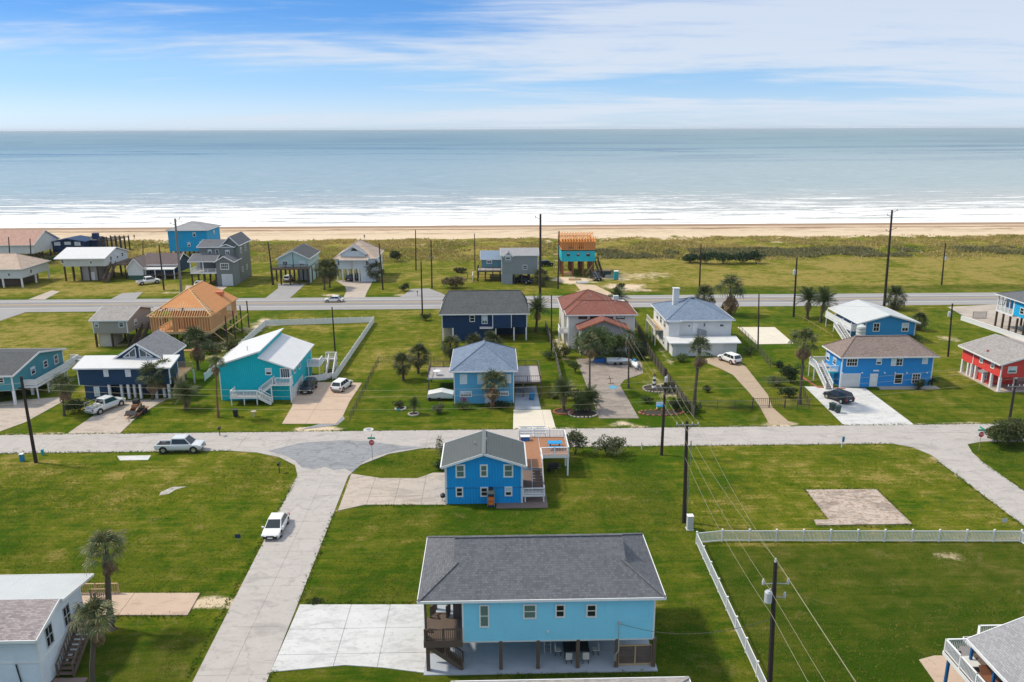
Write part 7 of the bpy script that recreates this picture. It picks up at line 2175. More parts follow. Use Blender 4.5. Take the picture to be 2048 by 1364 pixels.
# long hedge of shrubs on the dune edge
hd = [(1380, 528, 40, 506), (1412, 530, 44, 503), (1446, 531, 46, 502), (1482, 530, 44, 504), (1512, 530, 40, 499)]
for k, (hx, hy, hwid, ht) in enumerate(hd):
    bush_px('dune_shrub', ['greyish first shrub in the line along the dune edge', 'second shrub of the dune edge line, behind the bare pole', 'middle shrub of the dune edge line', 'fourth shrub of the dune edge line, low and green', 'dark tall last shrub of the dune edge line'][k], 'shrub', (hx, hy), hwid, ht, 'hedge_leaf', 1100, .55, group='shrubs along the dune edge')
# flowers
fl = bpy.data.objects
for lb_, (fx_, fy_), w_ in [('pink flowers at the corner of the mid blue house', (927, 808), .8)]:
    x, y = G(fx_, fy_); rs = np.random.RandomState(4); o = mesh_np('flowers', leaves_np(rs, rs.normal(0, .35, (220, 3)) * [w_, .5, .5] + [0, 0, .75], .16), 4, M['flower_pink']); o.location = (x, y, 0); tag(o, lb_, 'flowers')
# dune grass and lawn tufts
rs = np.random.RandomState(44)


def tufts(n, x0, x1, y0, y1, size, keep, blades=4, spread=.6):
    x = rs.uniform(x0, x1, n * 3); y = rs.uniform(y0, y1, n * 3); k = keep(x, y) > rs.uniform(0, 1, n * 3)
    x, y = x[k][:n], y[k][:n]; z = terrain_z(x, y)
    P = np.repeat(np.stack([x, y, z - .03], -1), blades, 0); P[:, :2] += rs.normal(0, spread * size, (len(P), 2))
    a = rvec(rs, len(P)) * .75; a[:, 2] = rs.uniform(.5, 1.1, len(P)); b = np.cross(a, rvec(rs, len(P))); b /= np.linalg.norm(b, axis=1)[:, None] + 1e-9
    L = size * rs.uniform(.5, 1.4, (len(P), 1)); W = L * .28
    return np.stack([P - b * W, P + b * W, P + a * L], 1).reshape(-1, 3)


dn = lambda x, y: sstep(.40, .58, vnoise(x, y, 31, 4, 9)) * (1 - sstep(285, 302, y + 8 * (vnoise(x, y, 33, 3, 6) - .5))) * sstep(240, 262, y)
stuff(mesh_np('dune_grass', tufts(22000, -235, 240, 242, 303, .55, dn, 4), 3, M['dune_leaf']))
dn2 = lambda x, y: sstep(.47, .62, vnoise(x, y, 35, 4, 14)) * (1 - sstep(278, 296, y)) * sstep(244, 256, y)
stuff(mesh_np('dune_scrub', tufts(9000, -235, 240, 246, 296, .6, dn2, 4), 3, M['dune_leaf_green']))
road = lambda x, y: ((x > -24.2) & (x < -16.6) & (y < 97)) | ((y > 94.6) & (y < 103.4)) | ((x > 54) & (x < 61) & (y < 97)) | ((x > -6) & (x < 13) & (y < 62)) | ((x > -17.5) & (x < -5) & ((y < 62.2) | ((y > 78.8) & (y < 89)))) | ((x > -6) & (x < 9.5) & (y > 78.5) & (y < 97)) | ((x > 33) & (x < 44) & (y > 73.8) & (y < 83)) | ((x < -26) & (y < 64)) | ((x > 31) & (y < 52)) | ((x < -34) & (y > 93))
lw = lambda x, y: np.where(road(x, y), 0, sstep(.36, .62, vnoise(x, y, 51, 4, 6)) * .8 + .15)
for nm_, mt_, sd_, n_, sz_ in (('lawn_grass', 'lawn_leaf', 0, 46000, .11), ('lawn_weeds', 'lawn_leaf_dry', 1, 26000, .12), ('lawn_clover', 'lawn_leaf_dark', 2, 14000, .12)):
    kf = lambda x, y, sd_=sd_: np.where(road(x, y), 0, sstep(.40, .62, vnoise(x, y, 51 + sd_, 4, (6, 9, 4)[sd_])))
    stuff(mesh_np(nm_, tufts(n_, -62, 66, 46, 97, sz_, kf, 3, .8), 3, M[mt_]))
eg = []
for (xa_, ya_), (xb_, yb_) in [((-23.3, 40), (-23.6, 88)), ((-17.1, 62), (-17.4, 79)), ((-17.2, 40), (-17.1, 53)), ((-120, 103), (120, 102.5)), ((-120, 96.6), (-34, 96.3)), ((-9, 96.3), (52, 95.9)), ((54.8, 90), (54.5, 50)), ((60.1, 90), (60, 50)), ((-17, 61.7), (-6, 61.5)), ((-14, 80.2), (-5.5, 80.1)), ((-37, 60.2), (-26, 60)), ((-37, 63.8), (-26, 63.6)), ((33.4, 74), (43.3, 73.9)), ((35.2, 75.5), (35.4, 82.7)), ((43.4, 74), (43.6, 82.6)), ((35.4, 82.8), (43.6, 82.7)), ((1e-3, 51.6), (12, 51.6))]:
    n_ = int(math.hypot(xb_ - xa_, yb_ - ya_) * 14); f = rs.rand(n_); eg.append(np.stack([xa_ + (xb_ - xa_) * f, ya_ + (yb_ - ya_) * f], -1) + rs.normal(0, .16, (n_, 2)))
eg = np.concatenate(eg); P = np.repeat(np.concatenate([eg, np.full((len(eg), 1), .02)], 1), 3, 0); a = rvec(rs, len(P)); a[:, 2] = rs.uniform(.4, 1, len(P)); b = np.cross(a, rvec(rs, len(P))); L = .17 * rs.uniform(.5, 1.5, (len(P), 1))
stuff(mesh_np('verge_grass', np.stack([P - b * L * .2, P + b * L * .2, P + a * L], 1).reshape(-1, 3), 3, M['lawn_leaf_dark']))
scr = lambda x, y: sstep(.47, .62, vnoise(x, y, 37, 4, 10)) * boxmask(x, y, 30, 235, 250, 266, 2)
stuff(mesh_np('field_scrub', tufts(9000, 28, 238, 250, 266, .8, scr, 4), 3, M['scrub_leaf']))

# ================================================================== POLES AND WIRES
def pole(label, base, top, r=.15, mat='pole_wood', arms=(), caps=True, can=None, name='utility_pole', h=None, xy=None, group='wooden utility poles', pins=True):
    """pole from base and top pixels; arms: (share of height, half width, direction 'x' or 'y')"""
    x, y = xy or G(*base)
    X_, hh = V(top[0], top[1], y)
    h = h or hh; lx = max(-.8, min(.8, X_ - x))
    t_ = thing(name, label, 'utility pole', (x, y, 0), group)
    MB().tube((0, 0, -.02), (lx, 0, h), r * 1.18, r * .78, 10).build('shaft', M[mat], t_, local=True)
    att = []
    for f, hw_, d in arms:
        c = Vector((lx * f, 0, h * f)); dv = Vector((1, 0, 0)) if d == 'x' else Vector((0, 1, 0))
        ox = Vector((0, -r - .06, 0)) if d == 'x' else Vector((-r - .06, 0, 0))
        a = MB(); a.bar(c + ox - dv * hw_, c + ox + dv * hw_, .11, .14)
        a.bar(c + ox - dv * hw_ * .55, c + ox + Vector((0, 0, -hw_ * .5)), .04, .05); a.bar(c + ox + dv * hw_ * .55, c + ox + Vector((0, 0, -hw_ * .5)), .04, .05)
        ao = a.build('crossarm', M['grey_pole_wood'], t_, local=True)
        for s in (-.94, -.42, .42, .94) if hw_ > .9 else (-.9, .9):
            q = c + ox + dv * (hw_ * s); MB().tube(q + Vector((0, 0, .06)), q + Vector((0, 0, .2)), .05, .05, 8).tube(q + Vector((0, 0, .2)), q + Vector((0, 0, .3)), .08, .04, 8).build('insulator', M['ceramic'], ao, local=True)
            att.append(Vector((x, y, 0)) + q + Vector((0, 0, .3)))
    if can:
        f, sx, sy, cr_, ch_ = can; c = Vector((lx * f + sx, sy, h * f))
        MB().tube(c, c + Vector((0, 0, ch_)), cr_, cr_, 14).tube(c + Vector((0, 0, ch_)), c + Vector((0, 0, ch_ + .08)), cr_ * 1.05, cr_ * .8, 14).tube(c + Vector((.1, 0, ch_ + .06)), c + Vector((.1, 0, ch_ + .3)), .06, .05, 8).bar(c + Vector((0, 0, ch_ * .7)), Vector((lx * f, 0, h * f + ch_ * .7)), .08, .1).build('transformer', M['transformer_grey'], t_, local=True)
    return t_, Vector((x + lx, y, h)), att


def wire(name, label, p, q, sag=.5, r=.014, mat='wire_metal', n=18, cat='power line'):
    p, q = Vector(p), Vector(q); pts = []
    for k in range(n + 1):
        t = k / n; c = p.lerp(q, t); c.z -= 4 * sag * t * (1 - t); pts.append(tuple(c))
    o = MB().path(pts, r, 4).build(name, M[mat], fix=False)
    o['label'] = label; o['category'] = cat; o['group'] = 'overhead wires'
    return o


_, pA, aA = pole('dark corner utility pole leaning on the lawn by the cross street', (72, 925), (42, 753), .19)
_, pB, aB = pole('tall utility pole with crossarm and two transformers beside the cross street', (1323, 910), (1332, 737), .17, arms=[(.79, 1.35, 'x')], can=(.86, .0, -.42, .2, .6))
_, pC, aC = pole('utility pole with crossarm and pale conduit beside the electric cabinet', (1368, 1045), (1374, 842), .19, arms=[(.97, 1.15, 'x')])
pcx = G(1368, 1045)
MB().tube((.24, -.05, .0), (.24, -.05, 9.2), .055, .055, 8).build('conduit', M['galvanised'], bpy.data.objects['utility_pole.002'], local=True)
_, pD, aD = pole('near dark utility pole with grey transformer inside the white fenced lawn', (1537, 1415), (1551, 1124), .17, arms=[], can=(.74, -.42, -.05, .26, .75))
dd = bpy.data.objects['utility_pole.003']
ins = MB()
for (sx, f) in ((-.75, .86), (.95, .86), (.8, .77)):
    q = Vector((pD.x - G(1537, 1415)[0] + sx, -.1, pD.z * f)); ins.bar((pD.x - G(1537, 1415)[0], 0, pD.z * f), q, .06, .06)
    MB().tube(q, q + Vector((0, 0, .2)), .09, .1, 10).tube(q + Vector((0, 0, .2)), q + Vector((0, 0, .42)), .1, .05, 10).build('insulator', M['ceramic'], dd, local=True)
ins.build('bracket', M['galvanised'], dd, local=True)
MB().tube((pD.x - G(1537, 1415)[0], 0, pD.z - .05), (pD.x - G(1537, 1415)[0], 0, pD.z + .28), .09, .05, 10).build('pole_cap', M['ceramic'], dd, local=True)
_, pE, aE = pole('utility pole with crossarm beside the round corner tree', (2016, 858), (2032, 758), .17, arms=[(.86, 1.1, 'x')])
HWY = [('tall grey transmission pole with four arms rising before the bright blue house', (366, 622), (350, 437), .26, 'grey_pole_wood'),
       ('tallest dark transmission pole beside the large navy house roof', (1080, 624), (1081, 428), .27, 'pole_wood'),
       ('tall dark transmission pole behind the royal blue gable house', (1768, 616), (1783, 420), .26, 'pole_wood')]
tops = []
for k, (lb_, b_, t_, r_, m_) in enumerate(HWY):
    o, tp, _ = pole(lb_, b_, t_, r_, m_, arms=[], name='transmission_pole', group='tall transmission poles along the highway')
    tops.append(tp)
    g = MB()
    for f, s in ((.975, 1), (.93, -1), (.80, 1), (.78, -1), (.62, 1)) if k != 1 else ((.95, -1),):
        h = tp.z * f; lx = (tp.x - o.location.x) * f
        MB().bar((lx, 0, h), (lx + s * 1.1, -.15, h + .45), .09, .09).tube((lx + s * 1.1, -.15, h + .35), (lx + s * 1.1, -.15, h + .75), .09, .06, 8).build('bracket_arm', M['grey_pole_wood'], o, local=True)
SM = [('thin dark pole in the field beyond the highway near the sand', (1883, 570), (1891, 486), .18, (.6, .3, -.1, .28, .8)), ('dark pole with transformer in the field beside the pair of date palms', (1587, 634), (1594, 515), .2, (.72, -.4, 0, .3, .9)),
      ('bare pole in front of the dune edge shrubs', (1399, 574), (1402, 489), .18, None), ('dark pole against the unfinished turquoise house', (1116, 578), (1118, 462), .18, None),
      ('bare pole on the mown dune edge beside the dark dune shrub', (832, 541), (831, 460), .17, None), ('pole with short crossarm beside the paved turnout', (864, 577), (862, 480), .17, None),
      ('pole at the highway edge in line with the paved turnout', (845, 634), (842, 524), .16, None), ('thin pole on the dune edge beside the railed deck', (950, 540), (949, 467), .14, None),
      ('pole beside the mint house carport', (547, 570), (536, 484), .18, None), ('thin dark pole inside the white fenced back yard', (671, 713), (664, 614), .13, None),
      ('thin pole between the large navy house and the red roofed house', (1103, 712), (1103, 590), .13, None), ('thin pole at the corner of the pale court slab', (1516, 698), (1518, 588), .13, None),
      ('pole with hanging grey transformer on the lawn beyond the cobalt house', (1896, 713), (1905, 607), .15, (.76, -.45, 0, .26, .8)), ('pole in front of the dormer house corner', (766, 580), (758, 487), .18, None),
      ('pole in front of the brown gabled house porch', (328, 580), (318, 490), .18, None), ('short pole in front of the pink roofed house', (21, 530), (20, 474), .17, None), ('second short pole in front of the pink roofed house', (63, 530), (60, 477), .17, None),
      ('thin pole at the dune edge behind the brown gabled house', (286, 512), (286, 482), .14, None)]
st_ = {}
for lb_, b_, t_, r_, cn in SM:
    o, tp, at_ = pole(lb_, b_, t_, r_, can=cn, arms=[(.66, .9, 'x')] if 'short crossarm' in lb_ else [])
    st_[lb_] = tp
# wires
for k, (a, b_) in enumerate(zip(aB, aC)): wire('power_line', ['outer', 'second', 'third', 'far'][k] + ' wire between the two crossarm poles over the cross street', a, b_, .45)
dD = [pD + Vector((0, 0, .25)), Vector((pD.x - .75, pD.y - .1, pD.z * .86 + .4)), Vector((pD.x + .95, pD.y - .1, pD.z * .86 + .4))]
for k, a in enumerate(dD): wire('power_line', ['top wire', 'left hand insulator wire', 'right hand insulator wire'][k].replace('left hand ', 'pale ').replace('right hand ', 'grey ') + ' from the electric cabinet pole to the near transformer pole', aC[(1, 0, 3)[k]], a, .7, .012)
for k, a in enumerate(dD): wire('power_line', ['top wire', 'pale insulator wire', 'grey insulator wire'][k] + ' running from the near transformer pole out of view', a, (a.x + 1.2, -8, a.z - .3), .6, .012)
wire('power_line', 'low cable from the electric cabinet pole to the near transformer pole', (pC.x, pC.y, 7.4), (pD.x, pD.y, pD.z * .66), .8, .014)
wire('power_line', 'low cable from the near transformer pole out of view', (pD.x, pD.y, pD.z * .66), (pD.x + 1, -8, 6.8), .8, .014)
wire('service_line', 'service cable from the near pole to the pale blue stilt house', (pD.x, pD.y, pD.z * .62), (xm_s if False else V(1241, 1248, 52.1)[0], 52.1, V(1241, 1248, 52.1)[1]), 1.0, .018, 'wire_dark')
tB = bpy.data.objects['utility_pole.001']; lB = pB
for k, z in enumerate((9.4, 8.6, 6.9)):
    wire('power_line', ['upper', 'middle', 'lower'][k] + ' wire along the cross street from the corner pole to the transformer pole', (pA.x + .3, pA.y, min(pA.z - .3, z + 1.0)), (lB.x, lB.y, z + .4), 1.1, .014)
    wire('power_line', ['upper', 'middle', 'lower'][k] + ' wire along the cross street from the transformer pole to the corner tree pole', (lB.x, lB.y, z + .4), (pE.x, pE.y, z + .4), 1.1, .014)
    wire('power_line', ['upper', 'middle', 'lower'][k] + ' wire leaving the corner pole out of view', (pA.x, pA.y, min(pA.z - .3, z + 1.0)), (-95, pA.y + 1, z + .6), .8, .014)
for k in range(2):
    for f in (.97, .79): wire('transmission_line', ('top' if f > .9 else 'lower') + ' transmission wire between the ' + ('grey pole and the tallest pole' if k == 0 else 'tallest pole and the pole behind the royal blue house'), (tops[k].x, tops[k].y, tops[k].z * f), (tops[k + 1].x, tops[k + 1].y, tops[k + 1].z * f), 2.2, .012, 'wire_dark', 28)
for k, a in enumerate(aB[:2]): wire('power_line', ['first', 'second'][k] + ' wire from the transformer pole towards the highway over the brown fence', a, (a.x + 2.2, 178, 9.5), .9, .012)

tl = list(st_.values())
for i, j, nm_ in ((0, 1, 'from the sand field pole to the pole beside the date palms'), (1, 2, 'from the date palm pole to the bare pole at the dune shrubs'), (3, 5, 'from the turquoise wrapped house pole to the paved turnout pole'), (6, 13, 'from the turnout edge pole to the dormer house pole'), (13, 8, 'from the dormer house pole to the mint house pole'), (8, 14, 'from the mint house pole to the brown gabled house pole'), (9, 10, 'from the back yard pole to the large navy house pole'), (10, 11, 'from the large navy house pole to the court slab pole'), (11, 12, 'from the court slab pole to the hanging transformer pole')):
    a, b_ = tl[i].copy(), tl[j].copy(); a.z -= .4; b_.z -= .4; wire('power_line', 'thin wire ' + nm_, a, b_, 1.0, .011, 'wire_dark')
# ================================================================== FENCES
def fence(name, label, pts, h=1.2, step=2.4, style='picket', mat='white_trim', pw=.13, group='fences between the lots', gap=.13, base=0.0, mesh_gap=.16):
    t_ = thing(name, label, 'fence', (pts[0][0], pts[0][1], 0), group)
    pm = None
    for i in range(len(pts) - 1):
        p, q = Vector((*pts[i], base)), Vector((*pts[i + 1], base)); L = (q - p).length; n = max(1, round(L / step))
        for k in range(n + 1):
            if k == 0 and i > 0: continue
            c = p.lerp(q, k / n)
            if pm is None:
                b = MB(); ph = h + .08
                if style == 'chain': b.tube((0, 0, 0), (0, 0, ph), pw / 2, pw / 2, 6)
                else:
                    b.box(-pw / 2, pw / 2, -pw / 2, pw / 2, 0, ph)
                    if style in ('picket', 'panel'): b.box(-pw * .62, pw * .62, -pw * .62, pw * .62, ph + .002, ph + .05)
                o = b.build('post', M[mat], t_, local=True); pm = o.data
            else:
                o = bpy.data.objects.new('post', pm); COL.objects.link(o); o.parent = t_
            o.location = c - Vector((pts[0][0], pts[0][1], 0))
        for k in range(n):
            a, c = p.lerp(q, k / n), p.lerp(q, (k + 1) / n); l = (c - a).length; d = (c - a) / l
            b = MB(); w = MB()
            if style == 'picket':
                b.bar(a + Vector((0, 0, h - .08)), c + Vector((0, 0, h - .08)), .05, .1); b.bar(a + Vector((0, 0, .14)), c + Vector((0, 0, .14)), .05, .1)
                m = int(l / gap)
                for j in range(m): e_ = a + d * (l * (j + .5) / m); w.bar(e_ + Vector((0, 0, .19)), e_ + Vector((0, 0, h - .13)), .045, .03)
            elif style == 'panel':
                b.bar(a + Vector((0, 0, h - .04)), c + Vector((0, 0, h - .04)), .06, .1); b.bar(a + Vector((0, 0, .12)), c + Vector((0, 0, .12)), .06, .1)
                m = max(1, int(l / .18))
                for j in range(m): e0, e1 = a + d * (l * j / m + .008), a + d * (l * (j + 1) / m - .008); w.bar(e0 + Vector((0, 0, h / 2 + .03)), e1 + Vector((0, 0, h / 2 + .03)), .03, h - .28)
            elif style == 'chain':
                b.tube(a + Vector((0, 0, h)), c + Vector((0, 0, h)), .022, .022, 5)
                m = int(l / mesh_gap); s = Vector((-d.y, d.x, 0)) * .006
                for j in range(-int(h / mesh_gap), m):
                    for sg in (1, -1):
                        x0_ = max(0, j * mesh_gap); z0_ = max(0, -j * mesh_gap)
                        x1_ = min(l, j * mesh_gap + h); z1_ = (x1_ - j * mesh_gap)
                        if x1_ <= x0_: continue
                        z0_ = x0_ - j * mesh_gap
                        if sg < 0: z0_, z1_ = h - z0_, h - z1_
                        u, v_ = a + d * x0_ + Vector((0, 0, z0_)), a + d * x1_ + Vector((0, 0, z1_))
                        w.poly([u - s, u + Vector((0, 0, .014)), v_ + Vector((0, 0, .014)), v_ - s])
            elif style == 'board':
                b.bar(a + Vector((0, 0, h - .25)), c + Vector((0, 0, h - .25)), .06, .1); b.bar(a + Vector((0, 0, .3)), c + Vector((0, 0, .3)), .06, .1)
                m = max(1, int(l / .17))
                s = Vector((-d.y, d.x, 0)) * .05
                for j in range(m): e_ = a + d * (l * (j + .5) / m) + s; hh_ = h + random.uniform(-.04, .03); w.bar(e_ + Vector((0, 0, .05)), e_ + Vector((0, 0, hh_)), .145, .025) if False else w.poly([e_ - d * .075 + Vector((0, 0, .04)), e_ + d * .075 + Vector((0, 0, .04)), e_ + d * .075 + Vector((0, 0, hh_)), e_ - d * .075 + Vector((0, 0, hh_))])
            ro = b.build('rail', M[mat], t_)
            if w.f: stuff(w.build({'picket': 'pickets', 'panel': 'boards', 'chain': 'chain_mesh', 'board': 'boards'}[style], M[mat], ro, fix=style != 'chain'))
    return t_


a_, b_, c_, d_ = G(1400, 1084), G(2040, 1084), G(1512, 1364), G(2120, 1140)
fence('picket_fence', 'white picket fence around the near lawn beside the pale blue stilt house', [(c_[0] - .1, 34), (19.95, 70.9), (22.6, 71.3), (b_[0], b_[1]), (b_[0] + .3, 60)], 1.25, 2.75, 'picket', group='white fences')
fence('panel_fence', 'white panel fence around the back yard of the turquoise house', [G(410, 762), G(531, 652), G(748, 645), G(673, 756)], 1.25, 2.4, 'panel', group='white fences')
fence('panel_fence', 'short white gate fence beside the dark suv and the turquoise house', [G(600, 768), G(672, 757)], 1.1, 1.9, 'panel', group='white fences')
fence('chain_link_fence', 'chain link fence beside the tan drive of the turquoise house', [G(700, 843), G(757, 727), G(905, 727)], 1.25, 3.0, 'chain', 'fence_wood', .07, group='chain link fences')
fence('board_fence', 'dark board fence between the red roofed house and the white house', [G(1268, 650), G(1300, 715), G(1340, 775), G(1388, 838)], 1.8, 2.4, 'board', 'fence_wood', .12)
fence('board_fence', 'grey board fence beside the planting bed of the mid blue house', [G(1091, 655), G(1112, 722), G(1122, 768)], 1.5, 2.4, 'board', 'grey_pole_wood', .12)
fence('chain_link_fence', 'dark chain link fence along the pale court slab', [G(1478, 665), G(1510, 697), G(1540, 735)], 1.5, 2.6, 'chain', 'fence_wood', .09, group='chain link fences')
fence('chain_link_fence', 'chain link fence across the lawn of the white house', [G(1400, 818), G(1504, 818)], 1.3, 3.0, 'chain', 'fence_wood', .08, group='chain link fences')
fence('rail_fence', 'low pale rail fence along the pair of date palms', [G(1596, 634), G(1665, 676)], .6, 3, 'chain', 'tan_timber', .1, group='chain link fences', mesh_gap=5)
fence('chain_link_fence', 'chain link fence by the white drive of the cobalt house', [G(1570, 818), G(1618, 818), G(1606, 790)], 1.3, 2.2, 'chain', 'fence_wood', .08, group='chain link fences')
fence('board_fence', 'dark wire fence before the grey house with the railed deck', [G(935, 556), G(1003, 556)], 1.0, 3, 'chain', 'dark_pile', .15, mesh_gap=3)
wl0 = G(1922, 640); wl1 = G(2060, 706)
MB_ = thing('garden_wall', 'long white garden wall along the concrete yard of the tall blue house', 'wall', (wl0[0], wl0[1], 0))
MB().bar((wl0[0], wl0[1], .45), (wl1[0] + 6, wl1[1] - 16 * (wl0[1] - wl1[1]) / 60, .45), .25, .9).build('wall_body', M['white_siding'], MB_)
MB().bar((wl0[0], wl0[1], .93), (wl1[0] + 6, wl1[1] - 16 * (wl0[1] - wl1[1]) / 60, .93), .34, .06).build('coping', M['white_trim'], MB_)
gt = thing('yard_gate', 'grey sliding gate standing in the concrete yard of the tall blue house', 'gate', (*G(1955, 636), 0))
ga_, gb2 = G(1945, 637), G(1972, 637)
MB().bar((ga_[0], ga_[1], .1), (gb2[0], gb2[1], .1), .08).bar((ga_[0], ga_[1], 1.5), (gb2[0], gb2[1], 1.5), .08).bar((ga_[0], ga_[1], 0), (ga_[0], ga_[1], 1.55), .09).bar((gb2[0], gb2[1], 0), (gb2[0], gb2[1], 1.55), .09).build('frame', M['galvanised'], gt)
gbars = MB()
for k in range(1, 24): c = Vector((*ga_, 0)).lerp(Vector((*gb2, 0)), k / 24); gbars.bar(c + Vector((0, 0, .13)), c + Vector((0, 0, 1.46)), .04)
stuff(gbars.build('bars', M['galvanised'], gt))
# field gate across the gravel drive
fg = thing('field_gate', 'dark double barred gate across the gravel drive', 'gate', (*G(1532, 814), 0))
g0, g1, g2 = [Vector((*G(p_, 815), 0)) for p_ in (1505, 1538, 1569)]
for c in (g0, g1, g2): MB().tube(c, c + Vector((0, 0, 1.6)), .09, .09, 8).build('post', M['fence_wood'], fg)
for u, v_ in ((g0, g1), (g1, g2)):
    b = MB()
    for z in (.25, 1.4): b.tube(u + Vector((0, 0, z)), v_ + Vector((0, 0, z)), .04, .04, 6)
    lo = b.build('leaf', M['fence_wood'], fg)
    for k in range(1, 8): c = u.lerp(v_, k / 8); MB().tube(c + Vector((0, 0, .25)), c + Vector((0, 0, 1.4)), .028, .028, 6).build('bar', M['fence_wood'], lo)

# ================================================================== VEHICLES
def loft(b, secs, m=0, cap=True):
    """rings of equal length joined in order"""
    n = len(secs[0]); i0 = len(b.v)
    for s in secs: b.v += [tuple(p) for p in s]
    for j in range(len(secs) - 1):
        for k in range(n):
            k2 = (k + 1) % n; b.f.append((i0 + j * n + k, i0 + j * n + k2, i0 + (j + 1) * n + k2, i0 + (j + 1) * n + k)); b.m.append(m)
    if cap:
        b.f.append(tuple(i0 + k for k in reversed(range(n)))); b.m.append(m)
        b.f.append(tuple(i0 + (len(secs) - 1) * n + k for k in range(n))); b.m.append(m)
    return b


def smooth_obj(o, lv=1):
    o.data.polygons.foreach_set('use_smooth', [True] * len(o.data.polygons))
    md = o.modifiers.new('sub', 'SUBSURF'); md.levels = lv; md.render_levels = lv
    return o


SPEC = {
    # length, half width, belt profile [(x, z belt)], cabin [(x base front, x roof front, x roof rear, x base rear, z roof)], wheel x, radius
    'sedan': dict(L=4.7, hw=.92, belt=[(-2.32, .62), (-2.1, .80), (-1.3, .92), (.6, .93), (1.1, .90), (1.9, .80), (2.2, .68), (2.35, .52)], cab=(1.35, .30, -1.05, -1.95, 1.50), wx=(-1.38, 1.42), wr=.34, wind=2),
    'suv': dict(L=4.6, hw=.95, belt=[(-2.28, .70), (-2.2, .98), (-1.3, 1.06), (.6, 1.06), (1.15, 1.03), (1.9, .95), (2.2, .80), (2.3, .60)], cab=(1.15, .50, -1.75, -2.18, 1.70), wx=(-1.35, 1.40), wr=.37, wind=3),
    'pickup': dict(L=5.9, hw=1.0, belt=[(-2.95, .74), (-2.9, .78), (-.99, .78), (-.96, 1.14), (.9, 1.16), (1.5, 1.14), (2.4, 1.12), (2.85, 1.04), (2.95, .84)], cab=(1.78, .92, -.74, -.93, 2.0), wx=(-1.85, 1.98), wr=.44, wind=1),
}


